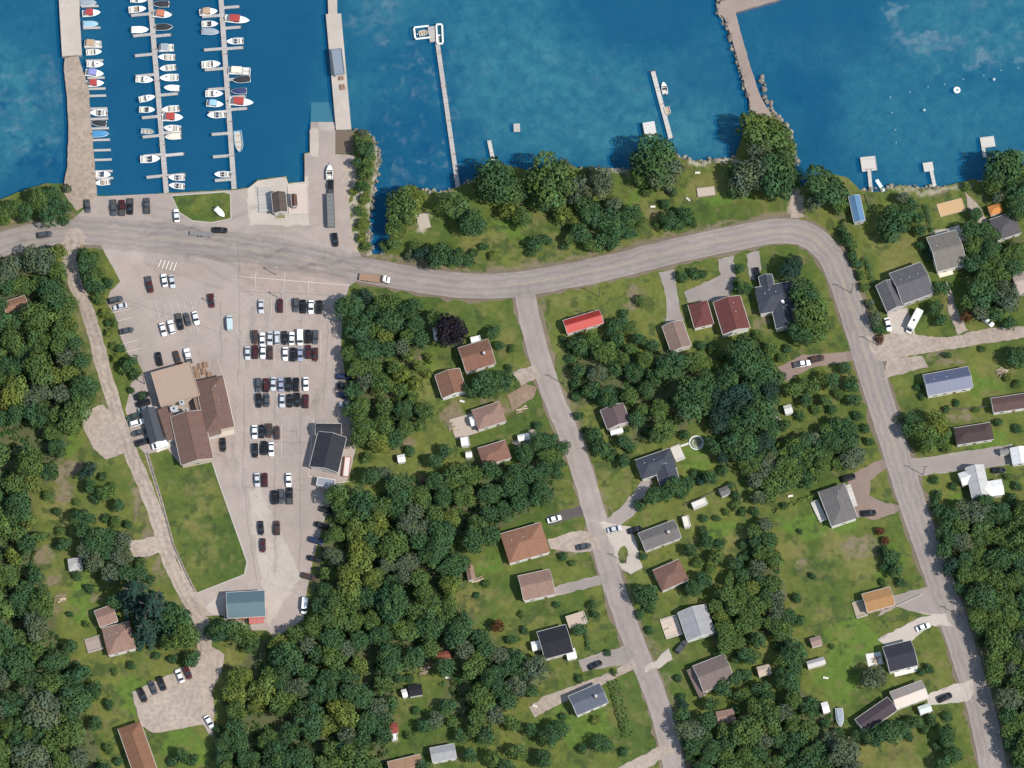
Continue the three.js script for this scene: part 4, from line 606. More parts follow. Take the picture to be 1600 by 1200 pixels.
function tree(x, y, rpx, tone, where, group, kind) {
  const r = rng(3000 + treeCount++), R = rpx * MPP * (0.94 + 0.12 * r()) * 1.06; TREES.push([x, y, rpx]);
  const root = new THREE.Group(); kind ??= /young wood/.test(where) ? 'young_tree' : rpx < 11 ? 'shrub' : rpx < 16 ? 'small_tree' : 'broadleaf_tree';
  if (kind === 'spruce_tree') {
    const H = R * 2.9, p = P(x, y, H * 0.35); root.position.set(p.x, 0, p.z);
    mesh('trunk', trunkGeo, barkMat, root).scale.set(H * 0.5, H * 0.8, H * 0.5); const c = mesh('crown', spruces[Math.floor(r() * 3)], leafMats[tone], root); c.scale.set(R, R * 1.1, R); c.position.y = H * 0.1;
  } else {
    const shrub = kind === 'shrub', hc = shrub ? R * 0.72 : Math.min(8.2, 1.1 + R * 1.0) * (0.9 + 0.2 * r()), p = P(x, y, hc * 1.05); root.position.set(p.x, 0, p.z);
    const c = mesh('crown', rpx < 16 ? smallCrowns[Math.floor(r() * 5)] : crowns[Math.floor(r() * 12)], leafMats[tone], root); const ex = 0.82 + 0.36 * r(); c.scale.set(R * ex, R * (0.78 + 0.3 * r()), R * (1.9 - ex) / 0.95); c.position.y = hc;
    const t = mesh(shrub ? 'stem' : 'trunk', trunkGeo, barkMat, root); const th = hc + R * 0.2; t.scale.set(th * 0.85, th, th * 0.85); t.rotation.y = r() * 6;
  }
  root.rotation.y = r() * 6.283; shade(root);
  const size = rpx > 30 ? 'broad' : rpx > 21 ? 'mid-sized' : rpx > 12 ? 'small' : 'little', noun = kind === 'spruce_tree' ? 'pointed conifer' : kind === 'shrub' ? 'shrub' : 'tree';
  top(root, kind, `${size} ${TONE_WORD[tone]} ${noun}`, kind === 'shrub' ? 'shrub' : 'tree', group ?? 'trees and shrubs ' + where); NAMED.push({ root, x, y, tone, where });
}
function nameTrees() { // say which neighbour each tree stands beside
  for (const t of NAMED) {
    let best = null, bd = 1e9; for (const o of NAMED) if (o !== t) { const q = Math.hypot(o.x - t.x, o.y - t.y); if (q < bd) { bd = q; best = o; } }
    const w = t.where.split(' ').length, beside = w > 8 ? '' : bd > 60 ? ' standing alone' : ` beside a ${TONE_WORD[best.tone]} one`;
    t.root.userData.label += beside + (beside ? t.where.replace(/^in the /, ', ').replace(/^(?!,)/, ' ') : ' ' + t.where);
    if (t.root.userData.label.split(/\s+/).length > 16) t.root.userData.label = t.root.userData.label.replace(beside, '');
  }
}
function hedge(line, w, h, tone, label) {
  const r = rng(line[0][0] * 7 + line[0][1]), pts = line.map(p => P(p[0], p[1], h * 0.6)), c0 = pts[0], seg = []; let T = 0;
  for (let i = 0; i + 1 < pts.length; i++) { const L = pts[i].distanceTo(pts[i + 1]); seg.push([pts[i], pts[i + 1], L]); T += L; }
  const g = leafy(Math.round(T * w * 9 + T * h * 6), () => { let k = r() * T, i = 0; while (i < seg.length - 1 && k > seg[i][2]) k -= seg[i++][2]; const [a, b, L] = seg[i], d = b.clone().sub(a).normalize(), p = a.clone().addScaledVector(d, k).sub(c0); const f = r() * Math.PI, bump = 0.85 + 0.3 * vn((a.x + k) / 0.9, i); p.x += -d.z * Math.cos(f) * w / 2 * bump; p.z += d.x * Math.cos(f) * w / 2 * bump; p.y = h * (0.15 + 0.85 * Math.pow(Math.sin(f), 0.5) * (0.6 + 0.4 * r())) * bump; const v = 0.8 + 0.4 * r(); return [p, V3(-d.z * Math.cos(f), Math.sin(f) + 0.3, d.x * Math.cos(f)).normalize(), [v, v, v]]; }, r, 0.28);
  const root = new THREE.Group(); root.position.set(c0.x, 0, c0.z); mesh('foliage', g, leafMats[tone], root); mesh('stem', cyl(0.05, 0.06, h * 0.6, 6, 0, h * 0.3, 0), barkMat, root); shade(root); top(root, 'hedge', label, 'hedge');
}
// ---------------------------------------------------------------- marina: breakwater, piers, docks, boats
const concrete = std(0.40, 0.36, 0.32, 0.9), deckMat = M(plankMap, [0.40, 0.37, 0.345], 0.9), paleDeck = M(plankMap, [0.50, 0.47, 0.43], 0.9), brownDeck = M(plankMap, [0.30, 0.19, 0.13], 0.9);
struct(sheet(ragged(BREAKWATER, 1.2, 5, 8), [], 2.8, 0.012), gravelMat, 'breakwater', 'tan gravel breakwater running out beside the marina');
struct(sheet([[90, -40], [124, -40], [124, 20], [128, 86], [97, 88], [93, 20]], [], 2.8, 0.22), pavingMat, 'concrete_pier', 'pale concrete head of the gravel breakwater');
struct(sheet([[511, -40], [526, -40], [527, 24], [513, 24]], [], 2.8, 0.10), pavingMat, 'concrete_pier', 'narrow far length of the pale concrete pier');
struct(sheet([[509, 22], [533, 21], [549, 202], [525, 203]], [], 2.8, 0.16), pavingMat, 'concrete_pier', 'wide pale concrete pier beside the boat ramp');
struct(sheet(ragged(JETTY, 0.8, 6, 2), [], 2.8, 0.10), stoneMat, 'jetty', 'L-shaped pinkish stone jetty reaching out from the shore trees');
struct(sheet([[524, 204], [552, 204], [552, 240], [525, 240]], [], 0, 0.03), std(0.12, 0.085, 0.06, 0.95), 'gravel_pad', 'dark brown gravel square at the root of the pier');
struct(sheet([[484, 203], [524, 203], [524, 241], [484, 240]], [], 0, 0.016), pavingMat, 'pavement', 'pale concrete head of the boat ramp');
{ // ramp: bare concrete at the waterline, slope below tinted green for light fading with depth
  const a = P(485, 204, 0), b = P(523, 204, 0), ramp = (pyTop, pyLow, y0, y1, m, label) => { const t = P(500, pyTop, y0).z, l = P(500, pyLow, y1).z; struct(planUV(slab([V3(a.x, y0, t), V3(b.x, y0, t), V3(b.x, y1, l), V3(a.x, y1, l)], 0.4, V3(1, 0, 0))), m, 'boat_ramp', label); };
  ramp(204, 190, -0.02, -1.05, pavingMat, 'pale concrete boat ramp sloping down into the marina'); ramp(190, 158, -1.05, -2.7, std(0.17, 0.37, 0.26, 0.95), 'algae covered foot of the boat ramp under water');
}
function dock(name, label, a, b, w, fingers, mat = deckMat, h = -0.45) { // a walkway of sections with finger piers and piles
  const A = P(a[0], a[1], h), B = P(b[0], b[1], h), root = new THREE.Group(); top(root, name, label, 'dock'); root.position.copy(A); root.position.y = WATER_Y;
  const L = A.distanceTo(B), ang = Math.atan2(-(B.z - A.z), B.x - A.x), n = Math.max(1, Math.round(L / 6)), y = h - WATER_Y; root.rotation.y = ang; root.updateMatrixWorld();
  for (let i = 0; i < n; i++) { const s = mesh('walkway_section', slab([[0, -1], [1, -1], [1, 1], [0, 1]].map(([u, v]) => V3((i + u * 0.985) * L / n, y + (i % 2) * 0.004, v * w / 2)), 0.3, V3(0, 0, 1)), mat, root); mesh('float', box(L / n * 0.8, 0.5, w * 0.8, (i + 0.5) * L / n, y - 0.56, 0), std(0.10, 0.10, 0.10, 0.9), s); }
  for (const [fx, fy, len, pale] of fingers ?? []) { // outer end of the finger in photo pixels
    const e = root.worldToLocal(P(fx, fy, h)), s = Math.sign(e.z), z0 = s * w / 2, x = e.x; mesh('finger_pier', slab([V3(x - 0.5, y - 0.02, z0), V3(x + 0.5, y - 0.02, z0), V3(x + 0.5, y - 0.02, e.z), V3(x - 0.5, y - 0.02, e.z)], 0.28, V3(1, 0, 0)), pale ? paleDeck : mat, root); mesh('pile', cyl(0.12, 0.12, 3.2, 8, x, y - 0.8, e.z + s * 0.16), std(0.16, 0.12, 0.09, 0.9), root);
  }
  for (let i = 0; i <= n; i += 2) for (const s of [-1, 1]) mesh('pile', cyl(0.13, 0.13, 3.0, 8, i * L / n, y - 0.75, s * (w / 2 + 0.14)), std(0.16, 0.12, 0.09, 0.9), root);
  shade(root); return root;
}
dock('marina_dock', 'long grey walkway dock with finger piers, between breakwater and outer dock', [233, -20], [260, 302], 1.7, [[205, 24], [208, 56], [211, 87], [212, 119], [222, 184], [223, 214], [224, 244], [229, 277], [268, 22], [267, 54], [271, 76, 1], [278, 146], [281, 172], [283, 205], [287, 240, 0, 1], [289, 272]]);
dock('marina_dock', 'long grey walkway dock facing the concrete pier', [344, -20], [366, 298], 1.7, [[316, 26], [319, 78], [320, 109], [325, 140], [327, 176], [331, 210], [333, 245], [336, 282], [374, 10], [376, 42], [380, 74], [387, 122], [384, 150], [386, 169]]);
for (const [i, y] of [10, 44, 74, 95, 122, 139, 150, 170, 186, 201, 219, 235, 250, 268, 279].entries()) { const x = lerp(126, 150, y / 280), e = platform('finger_dock', 'dock', 'short grey finger dock along the gravel breakwater', [[x, y - 1.8], [x + 27, y - 2.6], [x + 27, y + 0.8], [x, y + 1.6]], -0.45, 0.9, deckMat, { posts: 2.4, group: 'finger docks along the breakwater' }); }
dock('private_dock', 'long thin grey dock with boat lifts at its head', [716, 296], [682, 56], 1.5, []);
dock('private_dock', 'narrow white dock beside the big shore tree', [1048, 216], [1020, 111], 1.5, [], paleDeck);
dock('private_dock', 'short white dock poking out of the shore trees', [771, 252], [764, 219], 1.3, [], paleDeck);
dock('private_dock', 'thin walkway dock with a square head east of the jetty', [1362, 308], [1358, 266], 1.2, [], paleDeck);
dock('private_dock', 'short walkway dock with a small square head', [1461, 293], [1455, 266], 1.2, [], paleDeck);
dock('private_dock', 'stubby walkway under the pale swim platform', [1539, 246], [1536, 228], 1.2, [], paleDeck);
platform('swim_platform', 'platform', 'pinkish square dock head with a ladder and seats', [[1344, 247], [1368, 243], [1370, 266], [1347, 268]], -0.42, 0.5, paleDeck, { posts: 2, edge: std(0.45, 0.40, 0.36, 0.8) });
platform('swim_platform', 'platform', 'small square white dock head', [[1442, 255], [1457, 252], [1459, 266], [1444, 269]], -0.42, 0.5, paleDeck, { posts: 2 });
platform('swim_platform', 'platform', 'pale square platform off the large eastern shore tree', [[1531, 215], [1553, 212], [1555, 228], [1534, 232]], -0.42, 0.5, paleDeck, { posts: 2 });
platform('swim_raft', 'raft', 'small grey swim raft floating alone on the open water', [[802, 193], [812, 193], [813, 206], [803, 206]], -0.6, 0.5, deckMat, { posts: 0.5, up: -0.1 });
platform('boat_lift', 'lift', 'white canopy platform beside the narrow white dock', [[1004, 192], [1022, 189], [1027, 212], [1008, 214]], 0.6, 0.3, std(0.46, 0.44, 0.42, 0.7), { posts: 2.6 });
platform('floating_board', 'board', 'pale mint floating board tied to the square dock head', [[1366, 282], [1371, 281], [1386, 298], [1381, 301]], -0.75, 0.3, std(0.55, 0.66, 0.62, 0.6));
{ // two boat lifts at the head of the long thin dock: open frames of white beams
  const lift = (label, q, open) => { const { ctr, L, W, ang } = frameOf(q, 0.2), root = new THREE.Group(); top(root, 'boat_lift', label, 'lift'); root.position.set(ctr.x, WATER_Y, ctr.z); root.rotation.y = ang; const m = std(0.66, 0.64, 0.61, 0.6);
    for (const s of [-1, 1]) { mesh('beam', box(L, 0.28, 0.55, 0, 1.1, s * W / 2), m, root); if (s !== open) mesh('beam', box(0.55, 0.28, W - 0.5, s * L / 2, 1.103, 0), m, root); for (const e of [-1, 1]) mesh('post', box(0.14, 3, 0.14, s * L / 2 * 0.94, 0, e * W / 2), metalMat, root); } mesh('cradle', box(L * 0.7, 0.14, 0.5, 0, 0.1, 0), m, root); shade(root); };
  lift('white boat lift frame on the short side of the dock head', [[647, 43], [670, 40], [672, 58], [649, 61]], 1); lift('white boat lift frame facing the open water at the dock head', [[681, 38], [690, 38], [693, 68], [684, 68]], 0);
  boat('rowboat', 662, 52, 15, -10, 'cream', 'small pinkish boat held in the lift of the long thin dock', null, { hull: 'cream' });
  platform('dock_head', 'platform', 'grey planked head of the long thin dock', [[668, 42], [682, 40], [685, 64], [672, 66]], -0.4, 0.4, deckMat, { posts: 2 });
}
{ // shelter, tables and such on the concrete pier
  building('pier_shelter', 'shelter', 'grey flat shelter roof on the concrete pier', [[[[518, 77], [535, 74], [538, 115], [522, 117]], { type: 'flat', roof: [0.17, 0.20, 0.24], h: 2.6, over: 0.3, plain: 1, trim: [0.14, 0.17, 0.2] }]]);
  for (const [x, y, label] of [...[[306, 578], [314, 573], [321, 571], [309, 587], [319, 582], [327, 586]].map(q => [...q, 'dark picnic table on the terrace above the restaurant']), [533, 122, 'dark picnic table beside the grey pier shelter'], [535, 137, 'dark picnic table farther from the grey pier shelter']]) { const t = new THREE.Group(); top(t, 'picnic_table', label, 'table', x < 400 ? 'tables on the restaurant terrace' : null); place(t, x, y, 80, 0.16); mesh('table_top', box(1.9, 0.07, 0.75, 0, 0.74, 0), brownDeck, t); for (const s of [-1, 1]) { mesh('bench_seat', box(1.9, 0.06, 0.28, 0, 0.45, s * 0.7), brownDeck, t); mesh('leg', box(0.09, 0.74, 1.3, s * 0.7, 0.37, 0), brownDeck, t); } shade(t); }
}
const byA = 'dock nearer the breakwater', byB = 'dock nearer the pier', byW = 'along the gravel breakwater';
const BOATS = [
  // kind, x, y, length in photo pixels, heading, colour
  [byA, [['runabout', 215, 15, 27, 0, 'tan'], ['covered', 219, 47, 27, 0, 'white'], ['cuddy', 226, 125, 27, 0, 'white'], ['cuddy', 230, 154, 25, -8, 'white'], ['runabout', 230, 172, 24, 0, 'black'], ['rowboat', 231, 206, 21, 0, 'sky', 'sky'], ['runabout', 235, 249, 30, 0, 'navy'], ['covered', 251, 7, 26, 180, 'black'], ['canopy', 254, 23, 29, 0, 'orange'], ['covered', 257, 43, 27, 0, 'black'], ['runabout', 260, 90, 26, 180, 'cream'], ['runabout', 262, 107, 25, 180, 'cream'], ['cuddy', 264, 122, 29, 180, 'cream'], ['covered', 268, 138, 24, 180, 'white'], ['runabout', 266, 171, 26, 180, 'cream'], ['canopy', 270, 184, 32, 0, 'red'], ['cuddy', 269, 201, 26, 180, 'tan'], ['covered', 270, 214, 25, 180, 'cream'], ['runabout', 276, 278, 25, 180, 'navy'], ['runabout', 276, 291, 24, 180, 'black'], ['pontoon', 260, 76, 23, 0, 'grey'], ['cuddy', 217, 0, 26, 0, 'white']]],
  [byB, [['canopy', 326, 19, 28, 0, 'tan'], ['runabout', 328, 38, 25, 0, 'black'], ['covered', 329, 50, 27, 0, 'grey'], ['runabout', 330, 101, 29, 0, 'cream'], ['cuddy', 335, 147, 27, 0, 'white'], ['canopy', 336, 163, 26, 0, 'sky'], ['runabout', 338, 180, 28, 180, 'navy'], ['runabout', 347, 273, 24, 180, 'black'], ['canopy', 371, 31, 38, 0, 'red'], ['runabout', 367, 65, 26, 180, 'navy'], ['pontoon', 374, 112, 34, 0, 'cream'], ['covered', 377, 125, 28, 180, 'black'], ['covered', 373, 143, 24, 180, 'navy'], ['canopy', 377, 160, 38, 0, 'red'], ['rowboat', 373, 222, 36, 88, 'sky', 'sky']]],
  [byW, [['canopy', 143, 21, 28, 0, 'red'], ['covered', 142, 38, 24, 0, 'sky'], ['pontoon', 145, 70, 26, 0, 'tan'], ['runabout', 147, 82, 24, 0, 'cream'], ['cuddy', 149, 101, 26, 0, 'white'], ['canopy', 148, 115, 28, 0, 'violet'], ['canopy', 149, 131, 27, 0, 'red'], ['runabout', 154, 177, 27, 180, 'black'], ['covered', 154, 193, 24, 180, 'black'], ['covered', 157, 210, 26, 0, 'blue'], ['runabout', 160, 273, 26, 0, 'navy'], ['runabout', 160, 286, 23, 180, 'tan'], ['covered', 138, 5, 26, 0, 'grey']]],
];
const KIND = { runabout: t => `open motorboat with ${t} seats`, cuddy: t => `cabin motorboat with ${t} trim`, covered: t => `motorboat under ${t} cover`, canopy: t => `motorboat with ${t} canopy`, pontoon: t => `pontoon boat with ${t} top`, rowboat: t => `rowing boat painted ${t}` };
for (const [where, list] of BOATS) list.forEach(([k, x, y, l, dg, t, hull], i) => {
  let next = null; for (const o of list) if (o[1] !== x || o[2] !== y) if (!next || Math.hypot(o[1] - x, o[2] - y) < Math.hypot(next[1] - x, next[2] - y)) next = o;
  boat(k, x, y, l, dg + ((i * 37) % 11 - 5) * 1.1, t, `${hull ? 'pale' : 'white'} ${KIND[k](t)} beside a ${next[5]} ${next[0] === 'canopy' ? 'topped' : next[0] === 'covered' ? 'covered' : ''} boat, ${where}`.replace('  ', ' '), 'boats at the ' + where, { hull });
});
boat('runabout', 1038, 138, 20, -100, 'black', 'small motorboat tied to the narrow white shore dock', null); boat('rowboat', 1043, 174, 14, 75, 'cream', 'small cream rowing boat pulled up against the narrow white dock', null, { hull: 'cream' });
boat('covered', 1312, 1122, 28, 85, 'grey', 'grey covered boat stored on the grass by the dark roof', null, { y: 0.5 }); boat('runabout', 515, 270, 24, -90, 'black', 'white motorboat on its trailer at the boat ramp', null, { y: 0.75 });
{ // boat trailers, buoys, float ring
  const trailer = (x, y, deg, label) => { const t = new THREE.Group(); top(t, 'boat_trailer', label, 'trailer'); place(t, x, y, deg, 0.05); t.position.y = 0.08; for (const z of [-1, 1]) { mesh('rail', box(5, 0.12, 0.1, 0, 0.5, z * 0.7), metalMat, t); mesh('wheel', cyl(0.32, 0.32, 0.2, 12).rotateX(Math.PI / 2).translate(-0.8, 0.32, z * 1.05), tyre, t); } for (const x2 of [-2.2, -0.8, 1, 2.3]) mesh('crossbar', box(0.1, 0.1, 1.5, x2, 0.42, 0), metalMat, t); mesh('tow_bar', box(1.8, 0.1, 0.1, 3.3, 0.5, 0), metalMat, t); shade(t); };
  trailer(515, 272, -90, 'metal boat trailer under the white motorboat at the ramp');
  const buoy = (x, y, s, label, group) => { const g = new THREE.Group(); top(g, 'buoy', label, 'buoy', group); const p = P(x, y, WATER_Y); g.position.copy(p); mesh('float', new THREE.SphereGeometry(s, 12, 8).scale(1, 0.7, 1).translate(0, 0.1, 0), std(0.30, 0.38, 0.40, 0.5), g); mesh('mooring_ring', new THREE.TorusGeometry(s * 0.3, 0.03, 6, 10).translate(0, s * 0.75, 0), metalMat, g); shade(g); };
  for (const [x, y] of [[1391, 152], [1422, 144], [1450, 136], [1476, 132], [1505, 124], [1537, 118], [1564, 110], [1591, 106], [1394, 176], [1399, 203], [1400, 223]]) buoy(x, y, 0.22, 'small white buoy in the line round the swimming water', 'buoys of the swimming line');
  buoy(1553, 124, 0.55, 'large pale buoy beside the line of small buoys'); buoy(1444, 172, 0.5, 'lone pale green buoy inside the swimming line');
  const ring = new THREE.Group(); top(ring, 'swim_ring', 'round white floating ring near the line of buoys', 'float'); ring.position.copy(P(1495, 141, WATER_Y)); mesh('float', new THREE.TorusGeometry(0.85, 0.36, 10, 24).rotateX(Math.PI / 2).translate(0, 0.15, 0), std(0.72, 0.72, 0.70, 0.4), ring); mesh('net_floor', cyl(0.6, 0.6, 0.05, 16, 0, 0.1, 0), std(0.2, 0.3, 0.36, 0.8), ring); shade(ring);
}
// rip-rap along the banks
{
  const r = rng(77), rock = new THREE.IcosahedronGeometry(0.5, 1), rp = rock.attributes.position; for (let i = 0; i < rp.count; i++) { const k = 0.75 + 0.5 * vn(rp.getX(i) * 3 + 9, rp.getY(i) * 3 + rp.getZ(i) * 5); rp.setXYZ(i, rp.getX(i) * k, rp.getY(i) * k * 0.7, rp.getZ(i) * k); } rock.computeVertexNormals();
  const lines = [[[553, 206], [575, 207], [589, 226], [592, 262], [582, 300], [577, 342], [580, 388]], [[1124, 4], [1123, 18], [1133, 32], [1144, 62], [1156, 104], [1168, 146], [1178, 184]], [[1190, 120], [1196, 150], [1208, 178], [1232, 200], [1246, 256]], [[612, 365], [606, 335], [624, 302], [650, 297], [690, 302], [722, 291], [750, 277]], [[552, 262], [561, 290], [552, 330], [557, 382]], [[905, 265], [985, 267], [1050, 241], [1090, 253], [1148, 247]], [[1345, 299], [1400, 292], [1470, 294], [1540, 286]], [[582, 398], [604, 398]], [[1120, 6], [1160, -12]]];
  const spots = []; for (const l of lines) for (let i = 0; i + 1 < l.length; i++) { const L = Math.hypot(l[i + 1][0] - l[i][0], l[i + 1][1] - l[i][1]); for (let k = 0; k < L * 0.75; k++) { const t = r(); spots.push([lerp(l[i][0], l[i + 1][0], t) + (r() - 0.5) * 7, lerp(l[i][1], l[i + 1][1], t) + (r() - 0.5) * 7, r()]); } }
  const im = new THREE.InstancedMesh(rock, std(0.20, 0.18, 0.15, 0.95), spots.length), o = new THREE.Object3D(), c = new THREE.Color();
  spots.forEach(([x, y, s], i) => { const p = P(x, y, -0.3); o.position.set(p.x, -1.35 + r() * 1.25, p.z); o.rotation.set(r() * 6, r() * 6, r() * 6); o.scale.setScalar(0.5 + s * s * 1.5); o.updateMatrix(); im.setMatrixAt(i, o.matrix); const v = 0.6 + 0.7 * r(); im.setColorAt(i, c.setRGB(v, v * (0.95 + 0.08 * r()), v * 0.95)); });
  im.castShadow = im.receiveShadow = true; top(im, 'shore_rocks', 'pale broken stones along the banks and jetty', null, null, 'stuff');
}
// ---------------------------------------------------------------- buildings (roof corners in photo pixels: north-west, north-east, south-east, south-west)
const BRN = [0.170, 0.088, 0.062], PNK = [0.225, 0.142, 0.112], SLT = [0.052, 0.056, 0.070], GRY = [0.125, 0.115, 0.112], RED = [0.115, 0.042, 0.038], ORG = [0.30, 0.165, 0.075], RST = [0.185, 0.095, 0.058], LGR = [0.27, 0.265, 0.27], WHT = [0.66, 0.64, 0.60], BLU = [0.085, 0.095, 0.15];
building('restaurant', 'building', 'large brown roofed restaurant with a flat tan wing in the car park', [
  [[[306, 592], [347, 588], [367, 662], [320, 678]], { type: 'hip', ridge: 'v', roof: [0.138, 0.083, 0.068], h: 3.6, rise: 2.2, wall: [0.50, 0.42, 0.34], vents: 2 }],
  [[[266, 650], [320, 640], [329, 713], [284, 729]], { type: 'gable', ridge: 'v', roof: [0.138, 0.083, 0.068], h: 3.5, rise: 2.0, wall: [0.5, 0.42, 0.34] }],
  [[[234, 580], [298, 567], [312, 616], [252, 636]], { type: 'flat', roof: [0.285, 0.205, 0.155], h: 3.9, wall: [0.5, 0.42, 0.34], trim: [0.33, 0.24, 0.18], vents: 2 }],
  [[[298, 600], [322, 594], [346, 676], [318, 686]], { type: 'flat', roof: [0.15, 0.095, 0.072], h: 3.3, plain: 1, trim: [0.2, 0.13, 0.1] }],
  [[[246, 640], [268, 634], [280, 682], [262, 690]], { type: 'shed', ridge: 'v', roof: [0.138, 0.083, 0.068], h: 3.0, rise: 0.5, plain: 1 }],
  [[[219, 641], [243, 635], [255, 688], [236, 694]], { type: 'gable', ridge: 'v', roof: [0.06, 0.065, 0.078], h: 2.7, rise: 1.4, plain: 1 }],
]);
{ // roof plant in the restaurant's yard and an entrance canopy
  const unit = (x, y, w, d, h, y0, label) => { const g = new THREE.Group(); top(g, 'rooftop_unit', label, 'machine'); place(g, x, y, -15, y0); g.position.y = y0; mesh('casing', box(w, h, d, 0, h / 2, 0), std(0.42, 0.42, 0.42, 0.5, { metalness: 0.3 }), g); mesh('fan', cyl(0.4, 0.4, 0.12, 12, 0, h + 0.05, 0), darkTrim, g); mesh('duct', box(w * 0.9, 0.4, 0.35, w * 0.2, 0.3, d * 0.6), metalMat, g); shade(g); };
  unit(272, 640, 2.4, 1.6, 1.2, 3.7, 'dark grey roof machine where the restaurant wings meet'); unit(284, 630, 1.5, 1.4, 1.0, 3.7, 'pale roof machine beside the dark one on the restaurant'); unit(291, 643, 1.6, 0.9, 0.9, 3.6, 'narrow metal roof machine at the edge of the brown slope');
  platform('patio', 'patio', 'pale stepped patio at the restaurant corner', [[318, 676], [366, 668], [366, 676], [322, 690]], 0.25, 0.25, std(0.42, 0.36, 0.30, 0.9)); platform('patio', 'patio', 'bright paved yard beside the slate lean-to', [[238, 690], [262, 682], [270, 696], [245, 708]], 0.2, 0.2, std(0.48, 0.44, 0.4, 0.9));
}
building('office_building', 'building', 'black roofed office building standing in the car park', [[[[495, 672], [541, 684], [528, 738], [486, 728]], { ridge: 'v', roof: [0.030, 0.031, 0.038], h: 3.4, rise: 1.8, wall: [0.6, 0.55, 0.5] }], [[[494, 659], [530, 664], [536, 682], [492, 676]], { roof: [0.034, 0.034, 0.04], h: 3.0, rise: 1.1, wall: [0.6, 0.55, 0.5], nodoor: 1 }]]);
building('awning', 'shelter', 'small blue grey awning in front of the black roofed office', [[[[496, 744], [524, 750], [522, 762], [494, 758]], { type: 'flat', roof: [0.19, 0.20, 0.235], h: 2.5, over: 0.25, plain: 1, trim: [0.5, 0.47, 0.44] }]]);
platform('storage_rack', 'rack', 'white and rust red storage rack behind the black office', [[540, 714], [549, 714], [545, 745], [534, 744]], 1.4, 0.4, std(0.52, 0.46, 0.42, 0.8), { posts: 1.4, edge: std(0.30, 0.06, 0.04, 0.8) });
building('barn', 'building', 'teal metal roofed barn at the foot of the car park', [[[[353, 925], [412, 922], [416, 964], [356, 963]], { roof: [0.085, 0.135, 0.155], metal: 1, h: 3.6, rise: 2.0, wall: [0.42, 0.16, 0.12] }], [[[388, 962], [412, 961], [413, 974], [390, 975]], { type: 'shed', roof: [0.40, 0.12, 0.10], metal: 1, h: 2.4, rise: 0.5, over: 0.2, plain: 1 }]]);
building('marina_office', 'building', 'small brown roofed marina building on the waterfront terrace', [[[[424, 301], [446, 299], [449, 330], [427, 333]], { ridge: 'v', roof: [0.085, 0.066, 0.058], h: 3.0, rise: 1.2, wall: [0.5, 0.46, 0.40] }]]);
building('kiosk', 'building', 'tiny brown hut beside the marina building', [[[[455, 304], [464, 303], [465, 322], [456, 323]], { ridge: 'v', roof: [0.11, 0.06, 0.045], h: 2.5, rise: 0.8, over: 0.25 }]]);
platform('terrace', 'patio', 'grey timber terrace left open beside the marina building', [[403, 294], [423, 292], [425, 330], [404, 332]], 0.35, 0.35, deckMat, { rail: 1 }); platform('terrace', 'patio', 'pale pinkish terrace around the tiny brown hut', [[450, 290], [480, 288], [482, 332], [451, 334]], 0.18, 0.18, std(0.42, 0.34, 0.29, 0.9), { edge: std(0.5, 0.46, 0.42, 0.9) }); platform('flower_bed', 'planter', 'round flower bed with a pale rim below the marina building', [[431, 333], [446, 333], [446, 342], [431, 342]], 0.3, 0.3, std(0.16, 0.14, 0.07, 0.95), { edge: std(0.5, 0.46, 0.42, 0.9) });
const grow = q => { const x = q.reduce((s, p2) => s + p2[0], 0) / 4, y = q.reduce((s, p2) => s + p2[1], 0) / 4; return q.map(p2 => [x + (p2[0] - x) * 1.05, y + (p2[1] - y) * 1.05]); };
const house = (label, q0, o = {}, more = [], q = more.length ? q0 : grow(q0)) => building('house', 'house', label, [[q, { chimney: o.chimney, ...o }], ...more]);
const shed = (label, q, o = {}) => building('garden_shed', 'shed', label, [[q, { h: 2.2, rise: 0.7, over: 0.2, plain: 1, ...o }]]);
house('small house with a faded orange roof deep in the west wood', [[5, 471], [38, 462], [44, 481], [11, 491]], { roof: [0.22, 0.12, 0.08], h: 2.7 });
house('brown house with a rear wing in the west gardens', [[159, 982], [200, 970], [215, 1014], [168, 1022]], { type: 'hip', roof: PNK, wall: WHT, vents: 2 }, [[[[147, 952], [173, 947], [186, 968], [156, 981]], { roof: PNK, nodoor: 1 }]]);
platform('wooden_deck', 'deck', 'pinkish deck with chairs west of the brown garden house', [[131, 1000], [156, 994], [162, 1014], [138, 1021]], 0.5, 0.5, M(plankMap, [0.32, 0.25, 0.21], 0.9), { rail: 1 });
building('long_building', 'building', 'long rust red roofed building below the gravel car park', [[[[184, 1138], [218, 1126], [262, 1246], [226, 1258]], { type: 'hip', ridge: 'v', roof: RST, h: 3.2, rise: 1.9, wall: WHT }]]);
house('brown gabled cottage with a white porch among the upper garden trees', [[718, 542], [760, 532], [774, 565], [728, 582]], { roof: BRN, chimney: 1 });
house('brown cottage with a white end wall at the bright clearing', [[682, 585], [718, 577], [727, 607], [691, 624]], { ridge: 'v', roof: BRN, wall: WHT });
house('pinkish brown house beside the cluttered pale patio', [[738, 640], [780, 629], [790, 655], [748, 672]], { type: 'hip', roof: PNK });
house('brown roofed house half under the grove edge', [[746, 700], [790, 688], [797, 714], [757, 727]], { roof: [0.185, 0.098, 0.072], type: 'hip' });
house('orange brown hip roofed house beside the dark drive', [[784, 833], [845, 818], [856, 858], [797, 882]], { type: 'hip', roof: [0.22, 0.115, 0.075], wall: WHT, vents: 2 });
house('pinkish brown bungalow with a white south wall below the orange roof', [[810, 899], [858, 891], [866, 926], [820, 938]], { roof: PNK, wall: WHT, h: 3.2 });
house('black roofed house with white sheds at both ends', [[839, 986], [883, 979], [895, 1016], [853, 1029]], { roof: [0.022, 0.022, 0.027], wall: [0.56, 0.48, 0.42], h: 3.3, rise: 1.3 });
